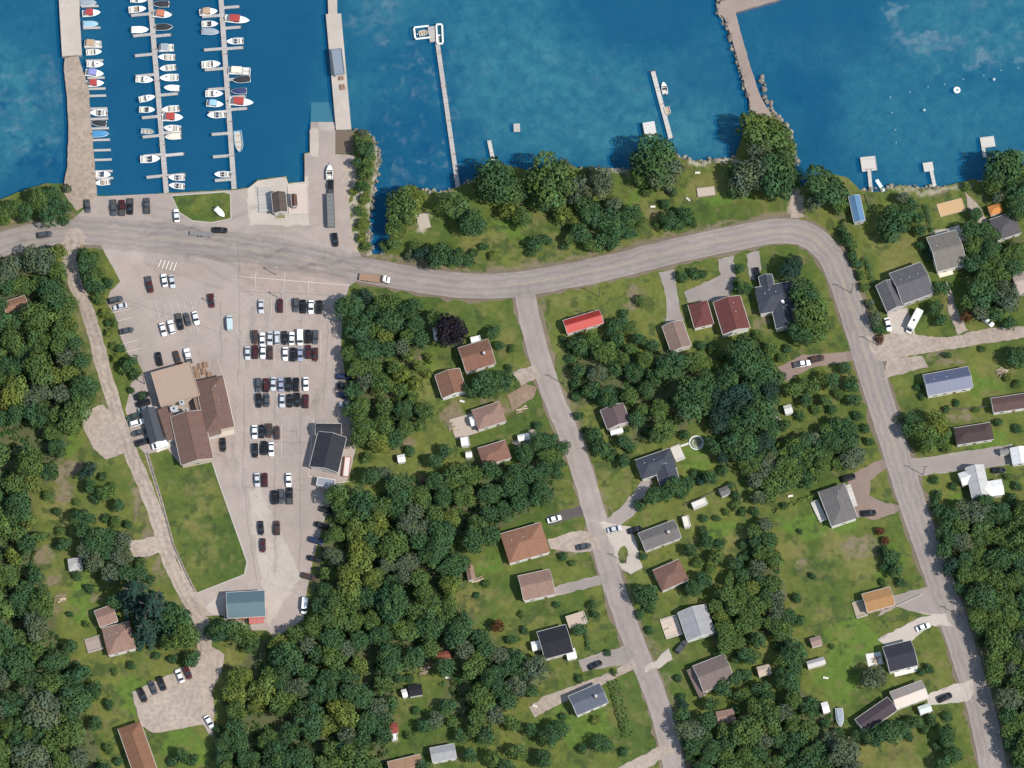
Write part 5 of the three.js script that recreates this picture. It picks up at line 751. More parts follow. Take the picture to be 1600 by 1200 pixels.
building('garage', 'garage', 'flat tan garage roof above the black roofed house', [[[[880, 964], [916, 953], [914, 972], [893, 981]], { type: 'flat', roof: [0.36, 0.28, 0.22], h: 2.6, plain: 1, trim: [0.4, 0.33, 0.27] }]]);
house('blue grey gabled house below the long gravel drive', [[884, 1086], [938, 1071], [948, 1098], [906, 1114]], { roof: [0.092, 0.10, 0.125], wall: WHT, h: 3.2, chimney: 1 });
house('light grey roofed house at the foot of the grove', [[671, 1168], [709, 1163], [712, 1184], [678, 1190]], { roof: LGR, wall: WHT });
house('orange tan roof cut by the hedge of the grove', [[606, 1190], [655, 1180], [664, 1215], [616, 1226]], { roof: [0.32, 0.19, 0.12] });
house('bright red metal roofed house at the street corner', [[881, 499], [934, 486], [943, 504], [887, 520]], { roof: [0.34, 0.03, 0.022], metal: 1, h: 2.7, rise: 1.5 });
house('small dark red roofed house beside its larger twin', [[1077, 475], [1104, 471], [1115, 503], [1085, 513]], { type: 'hip', ridge: 'v', roof: RED, wall: WHT, h: 2.8 });
house('large dark red roofed house with a white south wall', [[1119, 472], [1156, 463], [1170, 508], [1128, 524]], { ridge: 'v', roof: RED, wall: WHT, h: 3.6, vents: 2 });
house('faded brown roof at the end of the short asphalt lane', [[1036, 510], [1067, 501], [1078, 538], [1049, 549]], { ridge: 'v', roof: [0.19, 0.13, 0.108] });
house('dark slate house with wings inside the road bend', [[1180, 448], [1240, 438], [1250, 478], [1188, 490]], { type: 'hip', roof: SLT, h: 3.6, rise: 2.2, vents: 2, skylight: 1 }, [[[[1206, 474], [1236, 468], [1240, 506], [1212, 516]], { ridge: 'v', roof: SLT, h: 3.4, rise: 1.6, nodoor: 1 }], [[[1186, 432], [1206, 428], [1212, 452], [1190, 456]], { ridge: 'v', roof: SLT, h: 3.3, rise: 1.4, nodoor: 1 }]]);
house('purplish brown cottage with a white shed at its south end', [[940, 641], [974, 630], [982, 656], [950, 672]], { ridge: 'v', roof: [0.105, 0.075, 0.078] });
house('dark slate L-shaped house with a garden ring behind', [[992, 719], [1046, 699], [1058, 730], [1004, 748]], { type: 'hip', roof: SLT, h: 3.2, rise: 1.9, vents: 2 }, [[[[1024, 730], [1054, 722], [1062, 752], [1032, 764]], { ridge: 'v', roof: SLT, h: 3.1, rise: 1.6, nodoor: 1 }]]);
platform('patio', 'patio', 'pale patio between slate roof and garden ring', [[1048, 700], [1062, 694], [1070, 716], [1056, 723]], 0.35, 0.35, std(0.45, 0.41, 0.37, 0.9), { rail: 1 });
house('grey brown gabled house north of the brown hip roof', [[998, 832], [1052, 814], [1063, 839], [1010, 860]], { roof: GRY, wall: [0.5, 0.47, 0.44], chimney: 1 });
house('brown hip roof half hidden by the street corner tree', [[1020, 890], [1060, 876], [1076, 904], [1036, 922]], { type: 'hip', roof: [0.15, 0.085, 0.065] });
house('light grey roofed house with a tan deck toward the street', [[1060, 958], [1105, 944], [1112, 986], [1076, 1002]], { ridge: 'v', roof: LGR, wall: WHT });
platform('wooden_deck', 'deck', 'tan deck in front of the light grey roof', [[1032, 968], [1056, 962], [1068, 990], [1040, 1000]], 0.4, 0.4, M(plankMap, [0.52, 0.42, 0.34], 0.9), { rail: 1 });
house('brown gabled house with a long west porch below the light grey roof', [[1082, 1040], [1131, 1022], [1147, 1061], [1100, 1082]], { roof: [0.15, 0.115, 0.105], wall: WHT, h: 3.2 }, [[[[1076, 1046], [1086, 1042], [1102, 1084], [1090, 1092]], { ridge: 'v', type: 'shed', roof: [0.15, 0.11, 0.1], h: 2.5, rise: 0.4, plain: 1 }]]);
house('grey brown hip roofed house south of the vacant plot', [[1281, 768], [1320, 755], [1337, 806], [1300, 822]], { type: 'hip', ridge: 'v', roof: GRY, wall: WHT, h: 3.3, rise: 1.9, vents: 2 });
platform('wooden_deck', 'deck', 'white deck behind the house south of the vacant plot', [[1267, 786], [1279, 781], [1291, 812], [1281, 817]], 0.5, 0.5, paleDeck, { rail: 1 }); platform('wooden_ramp', 'deck', 'long white porch ramp facing the brown forecourt', [[1322, 758], [1329, 756], [1340, 790], [1333, 792]], 0.6, 0.6, paleDeck);
house('orange roofed bungalow with a small west deck', [[1347, 928], [1390, 918], [1397, 944], [1357, 956]], { roof: ORG, h: 2.9, rise: 1.1, wall: [0.4, 0.3, 0.24] }); platform('wooden_deck', 'deck', 'small fenced deck west of the orange bungalow', [[1332, 942], [1348, 938], [1356, 962], [1338, 968]], 0.4, 0.4, M(plankMap, [0.36, 0.29, 0.22], 0.9), { rail: 1 });
house('black gabled house above the pinkish metal roof', [[1380, 1011], [1424, 1001], [1431, 1037], [1392, 1050]], { roof: [0.034, 0.034, 0.044], wall: WHT, h: 3.2 });
platform('patio', 'patio', 'white littered patio beside the black gable', [[1352, 1022], [1376, 1018], [1380, 1038], [1357, 1041]], 0.15, 0.15, std(0.52, 0.49, 0.46, 0.9)); platform('patio', 'patio', 'pale stone terrace south of the black gable', [[1396, 1046], [1432, 1036], [1436, 1048], [1398, 1058]], 0.2, 0.2, std(0.55, 0.53, 0.50, 0.9));
house('pinkish grey metal roof beside the concrete drive', [[1390, 1082], [1440, 1063], [1448, 1090], [1404, 1106]], { roof: [0.30, 0.25, 0.22], metal: 1, h: 2.9 });
house('long dark purple brown roof behind the pinkish metal roof', [[1334, 1120], [1386, 1096], [1406, 1112], [1350, 1138]], { roof: [0.062, 0.048, 0.055], h: 2.8 });
house('large grey double gabled house beside the motor home', [[1392, 430], [1440, 404], [1457, 458], [1410, 474]], { roof: [0.095, 0.09, 0.098], h: 3.8, rise: 2.2, vents: 3, wall: [0.42, 0.4, 0.38] }, [[[[1370, 446], [1398, 434], [1412, 476], [1386, 488]], { ridge: 'v', roof: [0.095, 0.09, 0.098], h: 3.5, rise: 1.7, nodoor: 1, wall: [0.42, 0.4, 0.38] }]]);
house('grey and tan gabled house with pale terraces', [[1450, 371], [1492, 361], [1510, 410], [1465, 423]], { roof: [0.155, 0.138, 0.122], h: 3.5, wall: WHT, vents: 1 }); platform('patio', 'patio', 'bright terrace at the south corner of the grey and tan house', [[1464, 422], [1486, 416], [1490, 428], [1468, 434]], 0.3, 0.3, std(0.58, 0.52, 0.42, 0.9));
building('boathouse', 'building', 'narrow blue metal roofed boathouse by the shore', [[[[1327, 307], [1344, 304], [1351, 344], [1334, 348]], { ridge: 'v', roof: [0.10, 0.20, 0.32], metal: 1, h: 2.8, rise: 0.9, over: 0.3, wall: [0.45, 0.45, 0.45] }]]);
platform('patio', 'patio', 'orange tan sand court in the shore garden', [[1462, 318], [1503, 311], [1509, 328], [1470, 340]], 0.12, 0.12, std(0.42, 0.27, 0.14, 0.95), { edge: std(0.36, 0.30, 0.22, 0.9) });
building('gazebo', 'shelter', 'small bright orange roof beside the dark shore house', [[[[1543, 322], [1563, 317], [1569, 330], [1548, 337]], { type: 'hip', roof: [0.48, 0.20, 0.06], h: 2.5, rise: 0.9, over: 0.3, plain: 1 }]]);
house('dark grey house behind the small orange roof', [[1546, 342], [1582, 333], [1596, 362], [1560, 374]], { type: 'hip', roof: [0.085, 0.078, 0.085] });
house('blue metal roofed house on the open lawn east of the road', [[1444, 586], [1511, 573], [1518, 604], [1452, 617]], { roof: BLU, metal: 1, wall: WHT, h: 3.2, vents: 2 });
house('long dark brown roof at the back of the east lawns', [[1550, 623], [1612, 612], [1616, 634], [1554, 644]], { roof: [0.095, 0.058, 0.055], wall: WHT });
house('dark brown hip roof above the wide asphalt drive', [[1492, 669], [1547, 660], [1551, 684], [1497, 695]], { type: 'hip', roof: [0.062, 0.043, 0.042] });
house('white roofed house with several gables east of the road', [[1510, 730], [1536, 726], [1548, 772], [1518, 778]], { ridge: 'v', roof: [0.40, 0.39, 0.38], wall: WHT, h: 3.4, rise: 1.7 }, [[[[1534, 754], [1566, 748], [1568, 772], [1540, 776]], { roof: WHT, h: 3.2, rise: 1.0, nodoor: 1 }], [[[1498, 740], [1514, 734], [1520, 752], [1504, 760]], { roof: [0.58, 0.56, 0.54], h: 3.0, rise: 1.0, nodoor: 1 }]]);
building('garage', 'garage', 'white garage at the end of the wide asphalt drive', [[[[1578, 700], [1604, 697], [1608, 722], [1583, 726]], { ridge: 'v', roof: [0.62, 0.61, 0.6], metal: 1, h: 2.7, rise: 0.9, wall: WHT }]]);
house('pinkish corner of a house beyond the east side lane', [[1582, 428], [1616, 420], [1624, 450], [1590, 458]], { roof: [0.34, 0.27, 0.24] });
for (const a of [
  ['white shed on the cluttered patio of the brown houses', [[733, 652], [747, 648], [750, 662], [736, 666]], { roof: WHT }], ['white flat topped shed between the two brown roofs', [[719, 684], [732, 682], [734, 696], [721, 698]], { roof: WHT, type: 'flat' }], ['little white shed below the flat topped shed', [[727, 706], [737, 705], [738, 714], [728, 715]], { roof: WHT }],
  ['white tent shaped shed in the grass behind the office', [[620, 711], [632, 709], [634, 721], [622, 723]], { roof: WHT }], ['tiny brown shed with a white front in the grass', [[657, 746], [670, 744], [671, 757], [659, 759]], { roof: [0.09, 0.05, 0.04], wall: WHT }], ['white shed on the gravel pad by the side street', [[808, 680], [826, 676], [828, 686], [810, 690]], { roof: WHT }],
  ['small grey shed in the west garden clearing', [[105, 873], [127, 870], [130, 889], [108, 892]], { roof: [0.36, 0.34, 0.32], type: 'hip' }], ['black roofed garden shed in the grassy plot', [[637, 1071], [658, 1068], [661, 1085], [640, 1089]], { roof: [0.02, 0.02, 0.024] }], ['white leaning shed beside the black garden shed', [[626, 1078], [634, 1076], [638, 1088], [630, 1090]], { roof: WHT }],
  ['rust red shed at the edge of the grove', [[680, 1020], [702, 1016], [705, 1028], [683, 1032]], { roof: [0.17, 0.06, 0.04] }], ['red and white shed below the grassy plot', [[607, 1130], [620, 1128], [624, 1144], [610, 1147]], { roof: [0.22, 0.06, 0.05] }], ['white box shed beside the red and white shed', [[610, 1147], [620, 1146], [622, 1156], [612, 1157]], { roof: WHT, type: 'flat' }],
  ['brown strip of shed west of the pinkish bungalow', [[727, 884], [739, 882], [743, 905], [731, 907]], { roof: PNK, ridge: 'v' }], ['white shed at the west end of the black roofed house', [[829, 1003], [844, 1000], [847, 1014], [832, 1017]], { roof: WHT }], ['white shed at the east end of the black roofed house', [[883, 1015], [898, 1012], [902, 1028], [887, 1031]], { roof: WHT }],
  ['white shed south of the purplish cottage', [[952, 671], [972, 667], [974, 675], [955, 680]], { roof: WHT }], ['small pinkish shed in the garden of the west porch house', [[1118, 1112], [1146, 1106], [1150, 1126], [1122, 1132]], { roof: [0.23, 0.15, 0.12] }], ['tan shed between the two garden rows', [[1182, 1042], [1202, 1037], [1206, 1052], [1186, 1058]], { roof: [0.42, 0.33, 0.26] }],
  ['long pale grey shed on the back lawn', [[1260, 1034], [1287, 1025], [1290, 1036], [1263, 1046]], { roof: [0.36, 0.34, 0.33], metal: 1 }], ['small pinkish shed above the pale grey shed', [[1265, 998], [1281, 992], [1285, 1006], [1269, 1012]], { roof: [0.25, 0.18, 0.15] }], ['white shed at the corner of the back lawn', [[1282, 1098], [1293, 1096], [1297, 1112], [1287, 1115]], { roof: WHT }],
  ['pale green roofed shed by the concrete drive', [[1434, 1104], [1452, 1098], [1457, 1110], [1438, 1118]], { roof: [0.52, 0.56, 0.52] }], ['white shed with clutter on the plot above the vacant wood', [[1224, 634], [1236, 631], [1239, 644], [1227, 648]], { roof: [0.5, 0.49, 0.47] }], ['little dark shed in the strip behind the slate house', [[1122, 764], [1136, 758], [1142, 770], [1128, 776]], { roof: [0.13, 0.12, 0.12] }], ['white garden structure behind the grey brown house', [[1080, 786], [1102, 777], [1106, 786], [1084, 796]], { roof: [0.5, 0.47, 0.42], type: 'flat' }],
  ['pale lean-to against the grey brown house', [[1066, 808], [1076, 805], [1079, 822], [1069, 825]], { roof: [0.52, 0.48, 0.42], type: 'flat' }], ['grey shed strip beside the garage drive', [[1562, 702], [1576, 700], [1577, 709], [1563, 711]], { roof: [0.2, 0.19, 0.18] }], ['white porch roof north of the brown gabled cottage', [[734, 527], [750, 524], [752, 534], [737, 537]], { roof: WHT, type: 'flat' }], ['white hut beside the dark purple tree', [[676, 512], [682, 511], [684, 530], [678, 531]], { roof: WHT }],
]) shed(...a);
platform('picnic_slab', 'patio', 'brown framed picnic slab on the shore lawn', [[1088, 294], [1117, 290], [1119, 305], [1090, 309]], 0.25, 0.25, std(0.36, 0.30, 0.24, 0.9), { edge: std(0.14, 0.09, 0.06, 0.9) });
platform('stone_steps', 'patio', 'pale weathered stone landing on the shore lawn', [[650, 336], [668, 332], [673, 354], [655, 360]], 0.15, 0.15, std(0.34, 0.29, 0.24, 0.95)); platform('patio', 'patio', 'cluttered pale patio west of the pinkish brown house', [[702, 656], [738, 645], [748, 676], [712, 686]], 0.1, 0.1, std(0.34, 0.27, 0.22, 0.95));
{ const g = new THREE.Group(); top(g, 'garden_ring', 'white circular garden edging on the lawn behind the slate house', 'edging'); g.position.copy(P(1088, 692, 0)); mesh('rim', new THREE.TorusGeometry(2.3, 0.22, 8, 40).rotateX(Math.PI / 2).translate(0, 0.22, 0), std(0.6, 0.58, 0.54, 0.8), g); mesh('inner_rim', new THREE.TorusGeometry(1.5, 0.12, 8, 32, 4.4).rotateX(Math.PI / 2).translate(0.3, 0.15, 0.1), std(0.5, 0.48, 0.45, 0.8), g); mesh('basin', cyl(2.25, 2.25, 0.16, 32, 0, 0.08, 0), std(0.12, 0.14, 0.08, 0.9), g); mesh('path', box(3.4, 0.12, 0.7, -3.6, 0.06, 0.6, 0.35), std(0.5, 0.47, 0.43, 0.9), g); shade(g); }
// ---------------------------------------------------------------- parked vehicles, row by row
const PARK = [
  ['in the car park row nearest the street', 90, [[408, 480, 'sedan', 'silver'], [438, 479, 'suv', 'maroon'], [463, 478, 'suv', 'grey'], [474, 480, 'suv', 'black'], [486, 481, 'sedan', 'white'], [499, 481, 'suv', 'black']]],
  ['in the upper big double row', 90, [[399, 528, 'suv', 'brown'], [410, 531, 'sedan', 'white'], [422, 530, 'sedan', 'silver'], [433, 529, 'suv', 'silver'], [445, 529, 'sedan', 'black'], [456, 530, 'sedan', 'white'], [469, 529, 'van', 'white'], [481, 527, 'suv', 'black'], [493, 528, 'suv', 'grey']]],
  ['in the lower big double row', 90, [[387, 553, 'sedan', 'silver'], [399, 551, 'suv', 'maroon'], [411, 551, 'sedan', 'white'], [422, 552, 'suv', 'brown'], [446, 554, 'sedan', 'white'], [458, 555, 'suv', 'black'], [469, 555, 'sedan', 'lavender'], [482, 551, 'suv', 'maroon'], [493, 555, 'sedan', 'maroon']]],
  ['in the upper middle double row', 90, [[404, 603, 'suv', 'grey'], [416, 603, 'suv', 'maroon'], [427, 601, 'sedan', 'silver'], [439, 602, 'sedan', 'lavender'], [451, 602, 'suv', 'black'], [463, 602, 'suv', 'black'], [478, 601, 'sedan', 'white']]],
  ['in the lower middle double row', 90, [[405, 627, 'suv', 'black'], [417, 626, 'sedan', 'grey'], [441, 627, 'sedan', 'silver'], [453, 627, 'sedan', 'black'], [465, 626, 'suv', 'black'], [478, 628, 'suv', 'maroon']]],
  ['in the row opposite the black office', 90, [[398, 676, 'sedan', 'white'], [409, 675, 'sedan', 'black'], [421, 674, 'suv', 'brown'], [433, 677, 'sedan', 'brown'], [399, 705, 'suv', 'black'], [413, 701, 'suv', 'black'], [424, 703, 'sedan', 'white']]],
  ['in the bays below the office', 88, [[402, 751, 'sedan', 'silver'], [414, 751, 'suv', 'maroon'], [451, 751, 'sedan', 'white'], [429, 778, 'suv', 'black'], [440, 777, 'suv', 'grey'], [453, 776, 'pickup', 'black'], [408, 826, 'sedan', 'black'], [433, 826, 'suv', 'brown'], [411, 853, 'sedan', 'maroon']]],
  ['along the wood edge below the office', 14, [[511, 798, 'suv', 'black'], [503, 822, 'suv', 'black'], [494, 846, 'suv', 'navy'], [491, 874, 'sedan', 'black'], [483, 902, 'suv', 'brown']]],
  ['along the thicket above the office', 4, [[537, 590, 'suv', 'navy'], [538, 604, 'suv', 'black'], [539, 619, 'suv', 'navy'], [541, 633, 'sedan', 'silver']]],
  ['in the upper lot by the entrance hatching', 80, [[234, 446, 'pickup', 'maroon'], [257, 439, 'sedan', 'white'], [269, 441, 'sedan', 'silver']]],
  ['against the grass strip of the upper lot', -14, [[181, 470, 'suv', 'grey'], [188, 480, 'sedan', 'silver'], [198, 518, 'sedan', 'grey']]],
  ['in the short row above the restaurant', 76, [[255, 516, 'sedan', 'white'], [268, 512, 'suv', 'white'], [281, 504, 'pickup', 'black'], [293, 500, 'sedan', 'grey'], [306, 498, 'sedan', 'white'], [249, 562, 'suv', 'black'], [277, 560, 'sedan', 'brown'], [294, 558, 'pickup', 'white']]],
  ['on the strip dividing the car park', 86, [[331, 471, 'suv', 'maroon'], [359, 506, 'van', 'teal'], [349, 696, 'sedan', 'black']]],
  ['on the lane side of the restaurant', -16, [[222, 620, 'suv', 'black'], [224, 631, 'suv', 'black'], [227, 641, 'sedan', 'silver'], [209, 652, 'sedan', 'green'], [214, 662, 'suv', 'white'], [217, 677, 'sedan', 'grey'], [223, 692, 'suv', 'black'], [250, 697, 'van', 'white']]],
  ['on the waterfront apron facing the docks', 90, [[178, 326, 'pickup', 'grey'], [191, 326, 'pickup', 'maroon'], [204, 324, 'pickup', 'black'], [230, 323, 'pickup', 'grey']]],
  ['beside the small waterfront lawn', 85, [[137, 323, 'sedan', 'grey'], [276, 338, 'sedan', 'white']]],
  ['by the rust red building', 68, [[223, 1087, 'suv', 'black'], [239, 1075, 'sedan', 'grey'], [253, 1069, 'suv', 'black'], [281, 1057, 'sedan', 'white'], [293, 1051, 'suv', 'maroon']]],
];
const NOUN = { sedan: 'saloon car', suv: 'tall car', pickup: 'pickup', van: 'van' };
for (const [where, deg, list] of PARK) list.forEach(([x, y, type, colour], i) => {
  const a = list[i - 1], b = list[i + 1], beside = a && b ? `between ${a[3]} and ${b[3]}` : `beside a ${(a ?? b)[3]} one`;
  car(type, colour, x, y, deg + (i % 3 - 1) * 1.5 + (i % 2 ? 180 : 0), `${colour} ${NOUN[type]} ${beside} ${where}`, 'vehicles ' + where);
});
for (const [type, colour, x, y, deg, label] of [
  ['van', 'white', 476, 948, 95, 'white van parked at the foot of the car park'], ['suv', 'grey', 70, 368, -10, 'dark grey car driving on the road past the west wood'], ['suv', 'black', 344, 361, 2, 'black car turning by the small waterfront lawn'], ['suv', 'black', 524, 376, 84, 'black car behind the long grey trailer'], ['pickup', 'black', 517, 294, -90, 'black pickup towing the boat at the ramp'],
  ['sedan', 'white', 327, 1129, 60, 'white car at the lower edge of the gravel car park'], ['pickup', 'white', 1253, 570, -10, 'white pickup in the brown dirt yard'], ['suv', 'brown', 1276, 562, -14, 'dark brown car in front of the white pickup'], ['sedan', 'white', 1387, 508, 75, 'white car beside the motor home drive'], ['sedan', 'white', 1543, 503, 40, 'white car on the gravel turning of the east side lane'],
  ['sedan', 'white', 866, 812, -16, 'white car on the dark drive above the orange hip roof'], ['sedan', 'silver', 960, 828, -14, 'silver car at the mouth of the slanting drive'], ['sedan', 'grey', 912, 855, -10, 'grey car beside the side street below the orange roof'], ['suv', 'black', 1325, 748, -18, 'black car at the corner of the brown forecourt'], ['suv', 'black', 1357, 803, -6, 'black car at the lower edge of the brown forecourt'],
  ['suv', 'black', 1476, 1091, -24, 'black car on the short concrete drive'], ['suv', 'black', 1183, 430, 80, 'black car in front of the slate house on the bend'], ['sedan', 'white', 1442, 981, -20, 'white car at the road end of the pale concrete drive'], ['sedan', 'black', 992, 829, -16, 'black car in front of the grey brown gable'], ['suv', 'grey', 1064, 1012, -50, 'grey car beside the tan deck'], ['sedan', 'black', 1560, 736, 0, 'black car behind the white roofed house'], ['sedan', 'black', 930, 1040, -25, 'black car on the drive below the black roof'],
]) car(type, colour, x, y, deg, label);
{ // motor home, long trailer, flatbed lorry, small trailers
  const rv = new THREE.Group(); top(rv, 'motor_home', 'long white motor home parked slanting on the pale drive', 'motor home'); place(rv, 1428, 504, 118, 0); rv.position.y = 0.08; const wm = phys(0.72, 0.70, 0.64, 0.4, { clearcoat: 0.4 });
  mesh('body', loft([[-4.1, 1.1, 0.5, 2.9, 0.1], [-4.0, 1.22, 0.45, 3.0, 0.12], [2.6, 1.22, 0.45, 3.0, 0.12], [3.3, 1.2, 0.45, 2.9, 0.12]]), wm, rv); mesh('cab', loft([[3.2, 1.0, 0.45, 1.9, 0.1], [4.0, 0.98, 0.45, 1.2, 0.1], [4.5, 0.85, 0.5, 1.05, 0.1]]), wm, rv); mesh('windshield', quadGeo([[4.0, 1.22, 0.85], [4.0, 1.22, -0.85], [3.32, 1.95, -0.85], [3.32, 1.95, 0.85]]), carGlass, rv); mesh('roof_vent', box(0.7, 0.25, 0.7, 0.4, 3.14, 0), darkTrim, rv); mesh('roof_vent', box(0.6, 0.2, 0.6, -2.3, 3.12, 0.2), std(0.5, 0.5, 0.5, 0.6), rv); mesh('awning', box(3.4, 0.15, 0.25, -0.4, 2.75, 1.33), darkTrim, rv); for (const x of [-2.4, 3.4]) for (const z of [-1, 1]) mesh('wheel', cyl(0.4, 0.4, 0.26, 14).rotateX(Math.PI / 2).translate(x, 0.4, z * 1.08), tyre, rv); shade(rv);
  const tr = new THREE.Group(); top(tr, 'cargo_trailer', 'long flat grey trailer standing beside the boat ramp', 'trailer'); place(tr, 517, 332, 88, 0); tr.position.y = 0.06; mesh('deck', box(11.8, 1.2, 2.5, 0, 1.6, 0), std(0.125, 0.125, 0.12, 0.7), tr); for (const s of [-1, 1]) mesh('side_rail', box(11.8, 0.1, 0.12, 0, 2.25, s * 1.2), darkTrim, tr); for (let i = 0; i < 7; i++) mesh('rib', box(0.08, 0.04, 2.3, -5 + i * 1.66, 2.22, 0), darkTrim, tr); for (const x of [-4.2, -3, 4]) for (const z of [-1, 1]) mesh('wheel', cyl(0.5, 0.5, 0.3, 14).rotateX(Math.PI / 2).translate(x, 0.5, z), tyre, tr); shade(tr);
  const fl = new THREE.Group(); top(fl, 'flatbed_truck', 'white cab lorry with an empty brown flatbed on the waterfront road', 'truck'); place(fl, 585, 437, 7, 0); fl.position.y = 0.1; mesh('flatbed', box(7.6, 0.25, 2.4, -1.2, 1.05, 0), brownDeck, fl); mesh('headboard', box(0.12, 1.0, 2.3, 2.6, 1.6, 0), std(0.2, 0.12, 0.09, 0.8), fl); mesh('cab', loft([[2.8, 1.05, 0.5, 2.4, 0.1], [3.9, 1.08, 0.5, 2.45, 0.12], [4.3, 1.05, 0.5, 1.5, 0.1], [5.2, 0.98, 0.5, 1.3, 0.12]]), wm, fl); mesh('windshield', quadGeo([[4.38, 1.5, 0.9], [4.38, 1.5, -0.9], [3.95, 2.4, -0.85], [3.95, 2.4, 0.85]]), carGlass, fl); mesh('chassis', box(9.5, 0.3, 0.9, 0.4, 0.75, 0), darkTrim, fl); for (const x of [-3.6, -2.4, 4.4]) for (const z of [-1, 1]) mesh('wheel', cyl(0.48, 0.48, 0.3, 14).rotateX(Math.PI / 2).translate(x, 0.48, z * 0.95), tyre, fl); shade(fl);
  const gt = new THREE.Group(); top(gt, 'cargo_trailer', 'low grey trailer parked on the edge of the waterfront road', 'trailer'); place(gt, 314, 367, 4, 0); gt.position.y = 0.1; mesh('deck', box(7.4, 0.2, 1.5, 0, 0.8, 0), std(0.15, 0.14, 0.14, 0.8), gt); mesh('tow_bar', box(1.4, 0.1, 0.12, 4.2, 0.75, 0), darkTrim, gt); for (const x of [-0.8, 0.3]) for (const z of [-1, 1]) mesh('wheel', cyl(0.33, 0.33, 0.2, 12).rotateX(Math.PI / 2).translate(x, 0.33, z * 0.75), tyre, gt); shade(gt);
  const fence = (label, line, h, mat) => { const pts = line.map(q => P(q[0], q[1], 0)), g = new THREE.Group(); top(g, 'fence', label, 'fence'); g.position.copy(pts[0]); for (let i = 0; i + 1 < pts.length; i++) { const u = pts[i].clone().sub(pts[0]), v = pts[i + 1].clone().sub(pts[0]), L = u.distanceTo(v), an = Math.atan2(-(v.z - u.z), v.x - u.x), n = Math.max(1, Math.round(L / 2.4)); for (const y of [0.35, 0.65, 0.95]) mesh('rail', box(L, 0.12, 0.05, L / 2, y * h, 0).rotateY(an).translate(u.x, 0, u.z), mat, g); for (let k = 0; k < n; k++) mesh('post', box(0.11, h * 1.05, 0.11, u.x + (v.x - u.x) * k / n, h * 0.52, u.z + (v.z - u.z) * k / n), mat, g); } shade(g); };
  const greyWood = std(0.14, 0.12, 0.10, 0.9);
  fence('dark rail fence between the lane and the long lawn', [[231, 709], [254, 785], [271, 850], [290, 893], [306, 926]], 1.1, greyWood);
  fence('weathered fence above the dark brown hip roof', [[1465, 644], [1550, 636]], 1.5, greyWood); fence('rail fence behind the grey brown gabled house', [[1070, 790], [1150, 756], [1160, 790]], 1.4, greyWood); fence('low white fence beside the orange bungalow', [[1400, 948], [1440, 930]], 0.9, std(0.5, 0.48, 0.45, 0.8)); fence('rail fence along the shore garden', [[1352, 305], [1368, 350]], 1.1, greyWood);
  const bench = (x, y, dg, label) => { const g = new THREE.Group(); top(g, 'garden_bench', label, 'bench'); place(g, x, y, dg, 0); mesh('seat', box(1.7, 0.07, 0.5, 0, 0.44, 0), std(0.58, 0.55, 0.5, 0.8), g); mesh('backrest', box(1.7, 0.5, 0.07, 0, 0.72, -0.24), std(0.58, 0.55, 0.5, 0.8), g); for (const s of [-1, 1]) mesh('leg', box(0.08, 0.44, 0.45, s * 0.75, 0.22, 0), std(0.58, 0.55, 0.5, 0.8), g); shade(g); };
  for (const a of [[1090, 271, 0, 'white garden bench by the water on the shore lawn'], [1075, 312, 40, 'white garden bench at the end of the picnic slab'], [700, 1060, 10, 'white bench beside the grove west of the blue grey roof'], [836, 1104, 20, 'pale bench at the end of the long gravel drive'], [1290, 1060, 10, 'pale bench on the back lawn'], [1235, 776, -10, 'pale bench below the vacant plot'], [1020, 324, 0, 'white bench under the shore lawn trees'], [722, 628, 15, 'white bench at the cluttered patio'], [690, 512, 80, 'white bench under the dark purple tree'], [1216, 655, 30, 'white bench by the cluttered shed']]) bench(...a);
  const pile = (x, y, n, label) => { const g = new THREE.Group(), q = rng(x * 3 + y); top(g, 'log_pile', label, 'pile'); g.position.copy(P(x, y, 0)); for (let i = 0; i < n; i++) mesh('log', cyl(0.14 + 0.1 * q(), 0.16 + 0.1 * q(), 1.4 + q(), 8).rotateZ(Math.PI / 2).rotateY(q() * 0.9).translate((q() - 0.5) * 2.4, 0.16 + 0.22 * Math.floor(i / 6), (q() - 0.5) * 2.2), std(0.24 + 0.2 * (i % 3 === 0), 0.18 + 0.16 * (i % 3 === 0), 0.13 + 0.12 * (i % 3 === 0), 0.9), g); shade(g); };
  pile(1566, 582, 18, 'heap of cut logs on the open east lawn'); pile(665, 1048, 14, 'heap of pale logs on the bare strip above the black shed'); pile(1205, 630, 12, 'heap of logs beside the cluttered shed'); pile(708, 668, 12, 'heap of boards on the cluttered pale patio'); pile(815, 640, 12, 'heap of logs in the bare dirt yard'); pile(1560, 738, 8, 'small heap of boards behind the white roofed house'); pile(745, 905, 8, 'heap of logs below the brown strip of shed'); pile(1370, 1030, 9, 'heap of boards on the littered patio'); pile(1044, 982, 8, 'heap of logs in front of the tan deck'); pile(95, 935, 9, 'heap of rusty logs in the west garden');
  // white anchor-like sculpture hull on the small lawn
  boat('covered', 344, 333, 20, 45, 'white', 'white boat shell displayed on the small waterfront lawn', null, { y: 0.4 });
  for (const [x, y, label] of [[440, 468, 'thin grey lamp post at the car park mouth'], [336, 478, 'thin grey lamp post beside the dividing strip'], [432, 430, 'thin grey lamp post on the paved entrance'], [936, 464, 'wooden utility pole above the bright red roof'], [927, 500, 'wooden utility pole leaning over the bright red roof'], [1372, 540, 'wooden utility pole at the east side lane'], [1330, 458, 'wooden utility pole on the road bend'], [978, 880, 'wooden utility pole by the grass island'], [1442, 742, 'wooden utility pole at the wide asphalt drive'], [1498, 962, 'wooden utility pole opposite the pale concrete drive'], [880, 600, 'wooden utility pole on the side street verge'], [226, 600, 'wooden utility pole at the restaurant corner']]) {
